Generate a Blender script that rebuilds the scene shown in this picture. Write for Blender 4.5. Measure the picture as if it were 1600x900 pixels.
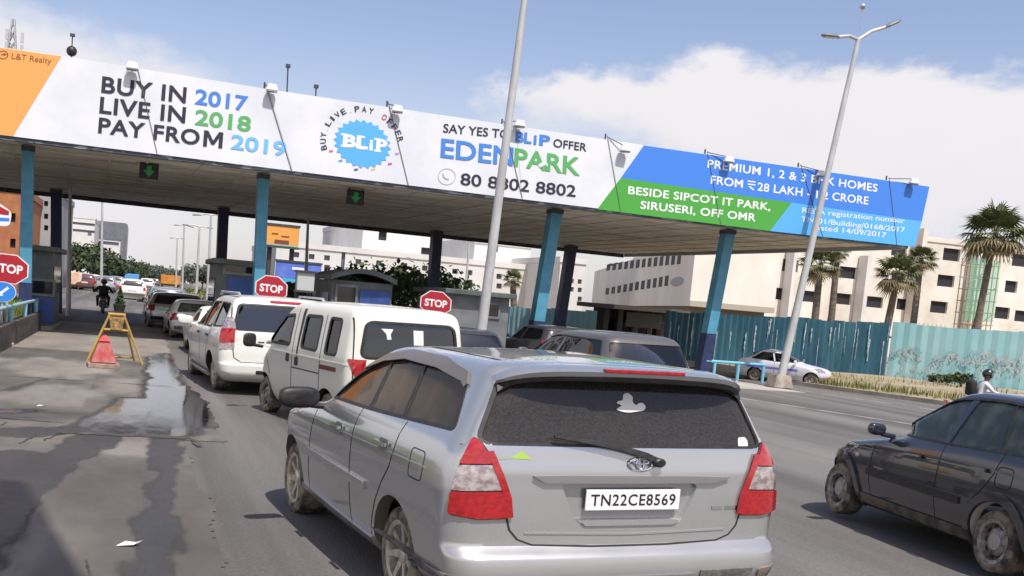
import bpy, bmesh, math, random
import numpy as np
from mathutils import Vector, Matrix, geometry
from mathutils.bvhtree import BVHTree

random.seed(7)
rng = np.random.default_rng(7)
scene = bpy.context.scene
for o in list(bpy.data.objects):
    bpy.data.objects.remove(o)
COL = scene.collection

# ------------------------------------------------------------------ camera
FPX, PP, VP, SLOPE, CAM_H = 1600.0, np.array([650., 600.]), np.array([215., 430.]), .086, 1.8
_d1 = np.array([*(VP - PP), FPX]); _d2 = np.array([VP[0] + 1000 - PP[0], VP[1] + 1000 * SLOPE - PP[1], FPX])
_Y = _d1 / np.linalg.norm(_d1)
_U = np.cross(_d2, _d1); _U /= np.linalg.norm(_U)
if _U[1] > 0: _U = -_U
_X = np.cross(_Y, _U)
RW = np.stack([_X, _Y, _U])
CAMP = np.array([0, 0, CAM_H])
cam = bpy.data.cameras.new('camera'); camo = bpy.data.objects.new('camera', cam); COL.objects.link(camo)
r, u, b = RW @ [1, 0, 0], RW @ [0, -1, 0], RW @ [0, 0, -1]
camo.matrix_world = Matrix(((r[0], u[0], b[0], 0), (r[1], u[1], b[1], 0), (r[2], u[2], b[2], CAM_H), (0, 0, 0, 1)))
cam.sensor_fit = 'HORIZONTAL'; cam.sensor_width = 36; cam.lens = 36 * FPX / 1600
cam.shift_x = (800 - PP[0]) / 1600; cam.shift_y = (PP[1] - 450) / 1600
cam.clip_start = .05; cam.clip_end = 6000
scene.camera = camo

def ray(x, y): return RW @ np.array([x - PP[0], y - PP[1], FPX])
def gnd(x, y, z=0.):
    d = ray(x, y); return Vector(CAMP + d * ((z - CAM_H) / d[2]))
def at(x, y, Y):
    d = ray(x, y); return Vector(CAMP + d * (Y / d[1]))
def onplane(x, y, p, n):
    d = ray(x, y); n = np.array(n); return Vector(CAMP + d * (np.dot(np.array(p) - CAMP, n) / np.dot(d, n)))

# ------------------------------------------------------------------ sun, sky, exposure
SUN_AZ, SUN_EL = math.radians(12), math.radians(60)       # azimuth measured from straight behind the camera towards the right
sd = Vector((math.sin(SUN_AZ) * math.cos(SUN_EL), -math.cos(SUN_AZ) * math.cos(SUN_EL), math.sin(SUN_EL)))
sun = bpy.data.lights.new('sun', 'SUN'); sun.energy = 4.6; sun.angle = math.radians(.5); sun.color = (1, .955, .88)
suno = bpy.data.objects.new('sun', sun); COL.objects.link(suno); suno.rotation_euler = sd.to_track_quat('Z', 'Y').to_euler()
w = bpy.data.worlds.new("World"); scene.world = w; w.use_nodes = True
nt = w.node_tree; N = nt.nodes; Lk = nt.links
for n in list(N): N.remove(n)
def wn(t, **k):
    n = N.new(t)
    for a, v in k.items(): setattr(n, a, v)
    return n
def wmath(op, a, b=None, c=None, clamp=False):
    n = wn('ShaderNodeMath', operation=op, use_clamp=clamp)
    for i, v in enumerate((a, b, c)):
        if v is None: continue
        if isinstance(v, (int, float)): n.inputs[i].default_value = v
        else: Lk.new(v, n.inputs[i])
    return n.outputs[0]
def wsmooth(x, lo, hi):
    n = wn('ShaderNodeMapRange', interpolation_type='SMOOTHSTEP')
    Lk.new(x, n.inputs[0]); n.inputs[1].default_value = lo; n.inputs[2].default_value = hi
    return n.outputs[0]
sky = wn('ShaderNodeTexSky', sky_type='NISHITA', sun_disc=False, sun_elevation=SUN_EL)
sky.sun_rotation = math.atan2(sd.x, sd.y); sky.air_density = 1.0; sky.dust_density = 1.5; sky.ozone_density = 1.2
tc = wn('ShaderNodeTexCoord'); sep = wn('ShaderNodeSeparateXYZ'); Lk.new(tc.outputs['Generated'], sep.inputs[0])
az = wmath('ARCTAN2', sep.outputs[0], sep.outputs[1]); el = wmath('ARCSINE', sep.outputs[2])
cmb = wn('ShaderNodeCombineXYZ'); Lk.new(az, cmb.inputs[0]); Lk.new(wmath('MULTIPLY', el, 1.7), cmb.inputs[1])
n1 = wn('ShaderNodeTexNoise'); n1.inputs['Scale'].default_value = 9; n1.inputs['Detail'].default_value = 9; n1.inputs['Roughness'].default_value = .55; n1.inputs['Distortion'].default_value = .25
Lk.new(cmb.outputs[0], n1.inputs['Vector'])
n2 = wn('ShaderNodeTexNoise'); n2.inputs['Scale'].default_value = 26; n2.inputs['Detail'].default_value = 8; n2.inputs['Roughness'].default_value = .6
Lk.new(cmb.outputs[0], n2.inputs['Vector'])
nz = wmath('ADD', wmath('MULTIPLY', wmath('SUBTRACT', n1.outputs[0], .5), .085), wmath('MULTIPLY', wmath('SUBTRACT', n2.outputs[0], .5), .045))
# cumulus bank to the right: ragged crisp top at 13-15 degrees, soft bottom that sinks towards the right
top = wmath('ADD', wmath('MULTIPLY', wsmooth(az, .36, .54), .026), .222)
top = wmath('SUBTRACT', top, wmath('MULTIPLY', wsmooth(az, .68, .85), .018))
bank = wmath('MULTIPLY', wsmooth(wmath('ADD', wmath('SUBTRACT', top, el), nz), -.004, .022), wsmooth(wmath('ADD', az, wmath('MULTIPLY', nz, 2.)), .26, .36))
low = wmath('SUBTRACT', .185, wmath('MULTIPLY', wsmooth(az, .30, .75), .10))
bank = wmath('MULTIPLY', bank, wsmooth(wmath('ADD', wmath('SUBTRACT', el, low), nz), -.035, .03))
# thin bright veil at upper left
dl = wmath('SUBTRACT', wmath('ADD', wmath('MULTIPLY', az, -.17), .206), el)
veil = wmath('MULTIPLY', wsmooth(wmath('ADD', dl, wmath('MULTIPLY', nz, .8)), -.02, .03), wmath('SUBTRACT', 1., wsmooth(az, -.02, .16)))
veil = wmath('MULTIPLY', veil, .92)
# pale haze near the horizon
hz = wmath('MULTIPLY', wmath('SUBTRACT', 1., wsmooth(el, -.02, .27)), .60)
m = wmath('MAXIMUM', wmath('MAXIMUM', bank, veil), hz, clamp=True)
shade = wmath('ADD', wmath('MULTIPLY', wsmooth(wmath('ADD', wmath('SUBTRACT', el, .12), wmath('MULTIPLY', nz, 1.6)), -.05, .14), .26), .74)
ccol = wn('ShaderNodeMix', data_type='RGBA'); Lk.new(shade, ccol.inputs[0])
ccol.inputs[6].default_value = (5.0, 5.05, 5.5, 1); ccol.inputs[7].default_value = (6.3, 6.1, 6.3, 1)
skyc = wn('ShaderNodeMix', data_type='RGBA'); skyc.blend_type = 'MULTIPLY'; skyc.inputs[0].default_value = 1
Lk.new(sky.outputs[0], skyc.inputs[6]); skyc.inputs[7].default_value = (1.27, 1.12, 1.13, 1)
mix = wn('ShaderNodeMix', data_type='RGBA'); Lk.new(m, mix.inputs[0]); Lk.new(skyc.outputs[2], mix.inputs[6]); Lk.new(ccol.outputs[2], mix.inputs[7])
bg = wn('ShaderNodeBackground'); bg.inputs[1].default_value = .135; Lk.new(mix.outputs[2], bg.inputs[0])
wo = wn('ShaderNodeOutputWorld'); Lk.new(bg.outputs[0], wo.inputs[0])
vs = scene.view_settings; vs.view_transform = 'Standard'; vs.look = 'None'; vs.gamma = 1; vs.use_curve_mapping = False; vs.exposure = 0.08
scene.cycles.max_bounces = 8; scene.cycles.transparent_max_bounces = 16
scene.cycles.caustics_reflective = False; scene.cycles.caustics_refractive = False

# ------------------------------------------------------------------ materials
MATS = {}
def mat(name, col, rough=.6, metal=0., col2=None, nscale=6., spread=.5, coat=0., stretch=(1, 1, 1), spec=.5, bump=0., bscale=60., emit=None, alpha=1., detail=6, lo=.4, hi=.6):
    if name in MATS: return MATS[name]
    m = bpy.data.materials.new(name); m.use_nodes = True; t = m.node_tree; p = t.nodes['Principled BSDF']
    p.inputs['Base Color'].default_value = (*col, 1); p.inputs['Roughness'].default_value = rough; p.inputs['Metallic'].default_value = metal
    p.inputs['Specular IOR Level'].default_value = spec; p.inputs['Coat Weight'].default_value = coat; p.inputs['Coat Roughness'].default_value = .06
    tc = t.nodes.new('ShaderNodeTexCoord'); mp = t.nodes.new('ShaderNodeMapping'); mp.inputs['Scale'].default_value = stretch
    t.links.new(tc.outputs['Object'], mp.inputs[0])
    if col2 is not None:
        nz = t.nodes.new('ShaderNodeTexNoise'); nz.inputs['Scale'].default_value = nscale; nz.inputs['Detail'].default_value = detail; nz.inputs['Roughness'].default_value = .62
        t.links.new(mp.outputs[0], nz.inputs['Vector'])
        mr = t.nodes.new('ShaderNodeMapRange'); mr.inputs[1].default_value = lo; mr.inputs[2].default_value = hi; t.links.new(nz.outputs[0], mr.inputs[0])
        mx = t.nodes.new('ShaderNodeMix'); mx.data_type = 'RGBA'; t.links.new(mr.outputs[0], mx.inputs[0])
        mx.inputs[6].default_value = (*col, 1); mx.inputs[7].default_value = (*col2, 1); t.links.new(mx.outputs[2], p.inputs['Base Color'])
    if bump:
        nb = t.nodes.new('ShaderNodeTexNoise'); nb.inputs['Scale'].default_value = bscale; nb.inputs['Detail'].default_value = 4; t.links.new(mp.outputs[0], nb.inputs['Vector'])
        bp = t.nodes.new('ShaderNodeBump'); bp.inputs['Strength'].default_value = bump; bp.inputs['Distance'].default_value = .02
        t.links.new(nb.outputs[0], bp.inputs['Height']); t.links.new(bp.outputs[0], p.inputs['Normal'])
    if emit:
        p.inputs['Emission Color'].default_value = (*emit[:3], 1); p.inputs['Emission Strength'].default_value = emit[3]
    MATS[name] = m; return m
def paint(name, col, rough=.32, metal=0., dust=(.30, .25, .19), dustz=.75, damt=.55, coat=.6):
    """car paint with road dust that thickens towards the sill (dust stays with the car)"""
    if name in MATS: return MATS[name]
    m = bpy.data.materials.new(name); m.use_nodes = True; t = m.node_tree; p = t.nodes['Principled BSDF']
    tc = t.nodes.new('ShaderNodeTexCoord'); sp = t.nodes.new('ShaderNodeSeparateXYZ'); t.links.new(tc.outputs['Object'], sp.inputs[0])
    nz = t.nodes.new('ShaderNodeTexNoise'); nz.inputs['Scale'].default_value = 5; nz.inputs['Detail'].default_value = 8; nz.inputs['Roughness'].default_value = .65
    t.links.new(tc.outputs['Object'], nz.inputs['Vector'])
    ad = t.nodes.new('ShaderNodeMath'); ad.operation = 'MULTIPLY_ADD'; t.links.new(nz.outputs[0], ad.inputs[0]); ad.inputs[1].default_value = -.7; t.links.new(sp.outputs[2], ad.inputs[2])
    mr = t.nodes.new('ShaderNodeMapRange'); mr.interpolation_type = 'SMOOTHSTEP'; t.links.new(ad.outputs[0], mr.inputs[0])
    mr.inputs[1].default_value = dustz; mr.inputs[2].default_value = -.35; mr.inputs[3].default_value = .02; mr.inputs[4].default_value = damt
    mx = t.nodes.new('ShaderNodeMix'); mx.data_type = 'RGBA'; t.links.new(mr.outputs[0], mx.inputs[0]); mx.inputs[6].default_value = (*col, 1); mx.inputs[7].default_value = (*dust, 1)
    t.links.new(mx.outputs[2], p.inputs['Base Color'])
    rm = t.nodes.new('ShaderNodeMapRange'); t.links.new(mr.outputs[0], rm.inputs[0]); rm.inputs[3].default_value = rough; rm.inputs[4].default_value = .9; t.links.new(rm.outputs[0], p.inputs['Roughness'])
    mm = t.nodes.new('ShaderNodeMapRange'); t.links.new(mr.outputs[0], mm.inputs[0]); mm.inputs[3].default_value = metal; mm.inputs[4].default_value = 0; t.links.new(mm.outputs[0], p.inputs['Metallic'])
    p.inputs['Coat Weight'].default_value = coat; p.inputs['Coat Roughness'].default_value = .03
    MATS[name] = m; return m
def glass(name, tint, refl=.06, rough=.02, dirt=None, dscale=60, dlo=.52, dhi=.62, tintrefl=(.9, .93, .95), film=(.12, .75)):
    """car glass: tinted see-through with a fresnel reflection, and a film of dust when asked for"""
    if name in MATS: return MATS[name]
    m = bpy.data.materials.new(name); m.use_nodes = True; t = m.node_tree
    for n in list(t.nodes): t.nodes.remove(n)
    out = t.nodes.new('ShaderNodeOutputMaterial'); tr = t.nodes.new('ShaderNodeBsdfTransparent'); tr.inputs[0].default_value = (*tint, 1)
    gl = t.nodes.new('ShaderNodeBsdfGlossy'); gl.inputs['Roughness'].default_value = rough; gl.inputs[0].default_value = (*tintrefl, 1)
    fr = t.nodes.new('ShaderNodeFresnel'); fr.inputs[0].default_value = 1.5
    ad = t.nodes.new('ShaderNodeMath'); ad.operation = 'ADD'; ad.use_clamp = True; t.links.new(fr.outputs[0], ad.inputs[0]); ad.inputs[1].default_value = refl
    ms = t.nodes.new('ShaderNodeMixShader'); t.links.new(ad.outputs[0], ms.inputs[0]); t.links.new(tr.outputs[0], ms.inputs[1]); t.links.new(gl.outputs[0], ms.inputs[2])
    res = ms.outputs[0]
    if dirt:
        tc = t.nodes.new('ShaderNodeTexCoord'); nz = t.nodes.new('ShaderNodeTexNoise'); nz.inputs['Scale'].default_value = dscale; nz.inputs['Detail'].default_value = 3
        t.links.new(tc.outputs['Object'], nz.inputs['Vector'])
        nb = t.nodes.new('ShaderNodeTexNoise'); nb.inputs['Scale'].default_value = 3; t.links.new(tc.outputs['Object'], nb.inputs['Vector'])
        sp = t.nodes.new('ShaderNodeSeparateXYZ'); t.links.new(tc.outputs['Object'], sp.inputs[0])
        hz = t.nodes.new('ShaderNodeMapRange'); t.links.new(sp.outputs[2], hz.inputs[0]); hz.inputs[1].default_value = 1.62; hz.inputs[2].default_value = 1.3; hz.inputs[3].default_value = -.06; hz.inputs[4].default_value = .05
        s = t.nodes.new('ShaderNodeMath'); s.operation = 'MULTIPLY_ADD'; t.links.new(nb.outputs[0], s.inputs[0]); s.inputs[1].default_value = .25; t.links.new(nz.outputs[0], s.inputs[2])
        s2 = t.nodes.new('ShaderNodeMath'); s2.operation = 'ADD'; t.links.new(s.outputs[0], s2.inputs[0]); t.links.new(hz.outputs[0], s2.inputs[1])
        mr = t.nodes.new('ShaderNodeMapRange'); t.links.new(s2.outputs[0], mr.inputs[0]); mr.inputs[1].default_value = dlo + .1; mr.inputs[2].default_value = dhi + .1; mr.inputs[3].default_value = film[0]; mr.inputs[4].default_value = film[1]
        df = t.nodes.new('ShaderNodeBsdfDiffuse'); df.inputs[0].default_value = (*dirt, 1)
        m2 = t.nodes.new('ShaderNodeMixShader'); t.links.new(mr.outputs[0], m2.inputs[0]); t.links.new(res, m2.inputs[1]); t.links.new(df.outputs[0], m2.inputs[2]); res = m2.outputs[0]
    t.links.new(res, out.inputs[0]); MATS[name] = m; return m

BLACK = mat('black_plastic', (.012, .012, .013), .5, col2=(.03, .028, .026), nscale=20)
SEAMM = mat('panel_gap', (.02, .02, .02), .9)
RUBBER = mat('tyre_rubber', (.045, .041, .036), .9, col2=(.27, .225, .17), nscale=9)
CHROME = mat('chrome', (.72, .72, .72), .14, 1.)
ALLOY = mat('alloy_rim', (.72, .70, .66), .38, .7, col2=(.52, .45, .36), nscale=14)
STEEL = mat('steel_rim', (.42, .41, .40), .5, .6, col2=(.20, .16, .12), nscale=12)
REDL = mat('red_lens', (.30, .004, .007), .1, coat=1., col2=(.42, .010, .014), nscale=40)
CLEARL = mat('clear_lens', (.58, .53, .52), .15, .45, coat=1., col2=(.32, .24, .24), nscale=26)
AMBERL = mat('amber_lens', (.75, .28, .02), .15, coat=1.)
CABIN = mat('cabin_lining', (.03, .03, .032), .9)
CABING = mat('cabin_lining_beige', (.16, .14, .12), .9)
SEATB = mat('seat_beige', (.26, .20, .15), .85, col2=(.20, .15, .11), nscale=8)
SEATD = mat('seat_dark', (.06, .06, .065), .85)
WHITEP = mat('white_plastic', (.75, .75, .74), .5)
PLATEW = mat('plate_white', (.80, .80, .80), .4)
PLATEY = mat('plate_yellow', (.75, .45, .03), .4)
INK = mat('black_ink', (.012, .012, .014), .6)
GDARK = glass('dark_tinted_glass', (.36, .36, .39))
GMED = glass('tinted_glass', (.66, .68, .70), .02)
GGREEN = glass('green_tinted_glass', (.95, .985, .96), .03, tintrefl=(.8, .9, .85), dirt=(.42, .47, .42), dscale=7, dlo=.55, dhi=.95, film=(.04, .16))
GBROWN = glass('brown_tinted_glass', (.84, .76, .66), .02, .04, tintrefl=(.8, .68, .56), dirt=(.30, .25, .20), dscale=8, dlo=.5, dhi=.9, film=(.10, .26))
GREAR = glass('dusty_rear_glass', (.04, .038, .036), .0, .08, dirt=(.16, .14, .125), dscale=80, dlo=.40, dhi=.85, film=(.15, .36))
CONC = mat('concrete', (.42, .40, .37), .85, col2=(.30, .28, .25), nscale=3, bump=.2)
GALV = mat('galvanised_steel', (.46, .47, .48), .5, .25, col2=(.36, .36, .36), nscale=5)
GREYPOLE = mat('grey_pole_paint', (.52, .53, .54), .45, .1, col2=(.42, .42, .42), nscale=4, stretch=(1, 1, .3))

# ------------------------------------------------------------------ object helpers
def link(name, me, m=None, parent=None):
    o = bpy.data.objects.new(name, me); COL.objects.link(o)
    if m is not None and not me.materials: me.materials.append(m)
    if parent is not None: o.parent = parent
    return o
def from_bm(name, bm, m=None, parent=None, smooth=None):
    me = bpy.data.meshes.new(name)
    if smooth is not None: shade(bm, smooth)
    bm.to_mesh(me); bm.free()
    return link(name, me, m, parent)
def shade(bm, ang):
    a = math.radians(ang)
    bm.normal_update()
    for f in bm.faces: f.smooth = True
    for e in bm.edges:
        e.smooth = not (len(e.link_faces) != 2 or e.calc_face_angle(0) > a)
def tag(o, label=None, cat=None, group=None, kind=None):
    if label: o['label'] = label
    if cat: o['category'] = cat
    if group: o['group'] = group
    if kind: o['kind'] = kind
    return o
def thing(name, label, cat, loc=(0, 0, 0), rz=0., group=None):
    o = bpy.data.objects.new(name, None); COL.objects.link(o); o.empty_display_size = .3
    o.location = loc; o.rotation_euler = (0, 0, rz)
    return tag(o, label, cat, group)
def structure(name, me, m):
    o = link(name, me, m); o['kind'] = 'structure'; return o
def dup(root, loc=None, rz=None, label=None, group=None):
    r = root.copy(); COL.objects.link(r)
    if loc is not None: r.location = loc
    if rz is not None: r.rotation_euler = (0, 0, rz)
    if label: r['label'] = label
    if group: r['group'] = group
    for ch in list(root.children):
        c = ch.copy(); COL.objects.link(c); c.parent = r
        for g in list(ch.children):
            d = g.copy(); COL.objects.link(d); d.parent = c
    return r
def bx(bm, lo, hi, bev=0.):
    lo, hi = Vector(lo), Vector(hi); c = (lo + hi) / 2; s = hi - lo
    g = bmesh.ops.create_cube(bm, size=1, matrix=Matrix.Translation(c) @ Matrix.Diagonal((abs(s.x), abs(s.y), abs(s.z), 1)))
    if bev:
        es = set()
        for v in g['verts']: es.update(v.link_edges)
        bmesh.ops.bevel(bm, geom=list(es), offset=bev, segments=2, affect='EDGES', profile=.5)
def box(name, lo, hi, m, parent=None, bev=0.):
    bm = bmesh.new(); bx(bm, lo, hi, bev); return from_bm(name, bm, m, parent)
def tube(bm, pts, rad, n=10, cap=True):
    pts = [Vector(p) for p in pts]; rad = rad if isinstance(rad, (list, tuple)) else [rad] * len(pts); rings = []
    for i, p in enumerate(pts):
        d = (pts[min(i + 1, len(pts) - 1)] - pts[max(i - 1, 0)]).normalized()
        a = d.cross(Vector((0, 0, 1)) if abs(d.z) < .9 else Vector((0, 1, 0))).normalized(); bb = d.cross(a)
        rings.append([bm.verts.new(p + (a * math.cos(t) + bb * math.sin(t)) * rad[i]) for t in [2 * math.pi * k / n for k in range(n)]])
    for q in range(len(rings) - 1):
        for k in range(n): bm.faces.new((rings[q][k], rings[q][(k + 1) % n], rings[q + 1][(k + 1) % n], rings[q + 1][k]))
    if cap:
        bm.faces.new(rings[0][::-1]); bm.faces.new(rings[-1])
def tubes(name, paths, rad, m, parent=None, n=10):
    bm = bmesh.new()
    for p in paths: tube(bm, p, rad, n)
    return from_bm(name, bm, m, parent, 40)
def lathe(bm, prof, axis='x', n=40, off=(0, 0, 0), closed=False):
    """prof: list of (radius, along)"""
    off = Vector(off); rings = []
    for r_, a in prof:
        ring = []
        for k in range(n):
            t = 2 * math.pi * k / n; c, s = r_ * math.cos(t), r_ * math.sin(t)
            ring.append(bm.verts.new(off + (Vector((a, c, s)) if axis == 'x' else Vector((c, s, a)))))
        rings.append(ring)
    for i in range(len(rings) - (0 if closed else 1)):
        A, B = rings[i], rings[(i + 1) % len(rings)]
        for k in range(n): bm.faces.new((A[k], A[(k + 1) % n], B[(k + 1) % n], B[k]))
    if not closed:
        bm.faces.new(rings[0][::-1]); bm.faces.new(rings[-1])
    return rings
def slab(bm, pts, nrm, th):
    """prism from a planar outline, thickened backwards along -nrm"""
    nrm = Vector(nrm).normalized(); A = [bm.verts.new(Vector(p)) for p in pts]; B = [bm.verts.new(Vector(p) - nrm * th) for p in pts]
    n = len(pts)
    bm.faces.new(A); bm.faces.new(B[::-1])
    for k in range(n): bm.faces.new((A[k], B[k], B[(k + 1) % n], A[(k + 1) % n]))
    bmesh.ops.recalc_face_normals(bm, faces=bm.faces[:])
def prism(name, pts, nrm, th, m, parent=None):
    bm = bmesh.new(); slab(bm, pts, nrm, th); return from_bm(name, bm, m, parent)
def interp(xs, ys, x):
    """monotone cubic (PCHIP)"""
    xs, ys = np.array(xs, float), np.array(ys, float); h = np.diff(xs); d = np.diff(ys) / h; k = np.zeros_like(ys)
    for i in range(1, len(xs) - 1):
        if d[i - 1] * d[i] > 0:
            w1, w2 = 2 * h[i] + h[i - 1], h[i] + 2 * h[i - 1]; k[i] = (w1 + w2) / (w1 / d[i - 1] + w2 / d[i])
    k[0], k[-1] = d[0], d[-1]
    i = np.clip(np.searchsorted(xs, x) - 1, 0, len(xs) - 2); t = (x - xs[i]) / h[i]
    return ((1 + 2 * t) * (1 - t) ** 2 * ys[i] + t * (1 - t) ** 2 * h[i] * k[i] + t * t * (3 - 2 * t) * ys[i + 1] + t * t * (t - 1) * h[i] * k[i + 1])
def roundpoly(pts, r, n=4):
    out = []; L = len(pts); r = r if isinstance(r, (list, tuple)) else [r] * L
    for i in range(L):
        p, a, c = Vector(pts[i]), Vector(pts[i - 1]), Vector(pts[(i + 1) % L])
        d1, d2 = a - p, c - p; q = min(r[i], d1.length * .45, d2.length * .45)
        if q < 1e-4: out.append(tuple(p)); continue
        s, e = p + d1.normalized() * q, p + d2.normalized() * q
        for k in range(n + 1):
            t = k / n; out.append(tuple(s * (1 - t) ** 2 + p * 2 * t * (1 - t) + e * t * t))
    return out
def cdt(outline, res):
    """triangulate an outline with inner points"""
    b = []
    for i in range(len(outline)):
        p, q = Vector(outline[i]), Vector(outline[(i + 1) % len(outline)]); n = max(1, int((q - p).length / res))
        b += [p.lerp(q, k / n) for k in range(n)]
    nb = len(b); pts = list(b)
    xs = [p.x for p in b]; ys = [p.y for p in b]
    def inside(x, y):
        c = False; j = nb - 1
        for i in range(nb):
            if (b[i].y > y) != (b[j].y > y) and x < (b[j].x - b[i].x) * (y - b[i].y) / (b[j].y - b[i].y) + b[i].x: c = not c
            j = i
        return c
    x = min(xs) + res / 2
    while x < max(xs):
        y = min(ys) + res / 2
        while y < max(ys):
            if inside(x, y) and min((q.x - x) ** 2 + (q.y - y) ** 2 for q in b) > (.4 * res) ** 2: pts.append(Vector((x, y)))
            y += res
        x += res
    v, e, f, *_ = geometry.delaunay_2d_cdt(pts, [(i, (i + 1) % nb) for i in range(nb)], [], 1, 1e-6)
    cnt = {}
    for t in f:
        for k in range(len(t)):
            a, c = t[k], t[(k + 1) % len(t)]
            if (c, a) in cnt: del cnt[(c, a)]
            else: cnt[(a, c)] = 1
    return v, f, list(cnt)
_fcache = {}
def text_mesh(s, bold=.0, spacing=1.):
    """flat letter outlines normalised to a 0..1 box (width, height of the capitals)"""
    key = (s, bold, spacing)
    if key in _fcache: return _fcache[key]
    c = bpy.data.curves.new('lettering', 'FONT'); c.body = s; c.offset = bold; c.resolution_u = 4; c.space_character = spacing
    o = bpy.data.objects.new('lettering', c); COL.objects.link(o); bpy.context.view_layer.update()
    me = bpy.data.meshes.new_from_object(o.evaluated_get(bpy.context.evaluated_depsgraph_get()))
    v = np.array([p.co[:2] for p in me.vertices]); f = [tuple(p.vertices) for p in me.polygons]
    bpy.data.objects.remove(o); bpy.data.curves.remove(c)
    lo, hi = v.min(0), v.max(0)
    if any(ch in s for ch in ',gpqyj/Q'): lo[1] = 0.0 - bold; hi[1] = max(hi[1], .69 + bold)
    if s and all(ch in 'acemnorsuvwxz.- ' for ch in s): hi[1] = .73
    v = (v - lo) / (hi - lo); _fcache[key] = (v, f); return v, f
def letters(name, s, o, U, V, nrm, m, parent, bold=.0, th=.006, spacing=1.):
    """letters in the box spanned by U (width) and V (capital height) from corner o, as a thin raised solid"""
    v, f = text_mesh(s, bold, spacing); o, U, V, nrm = Vector(o), Vector(U), Vector(V), Vector(nrm).normalized()
    bm = bmesh.new(); vs = [bm.verts.new(o + U * a + V * b_ + nrm * th) for a, b_ in v]
    for q in f:
        try: bm.faces.new([vs[i] for i in q])
        except ValueError: pass
    bm.normal_update()
    if sum(g.normal.dot(nrm) for g in bm.faces) < 0:
        bmesh.ops.reverse_faces(bm, faces=bm.faces[:])
    return from_bm(name, bm, m, parent)
def bevelbox(bm, c, s, bev=.02): bx(bm, Vector(c) - Vector(s) / 2, Vector(c) + Vector(s) / 2, bev)

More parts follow.
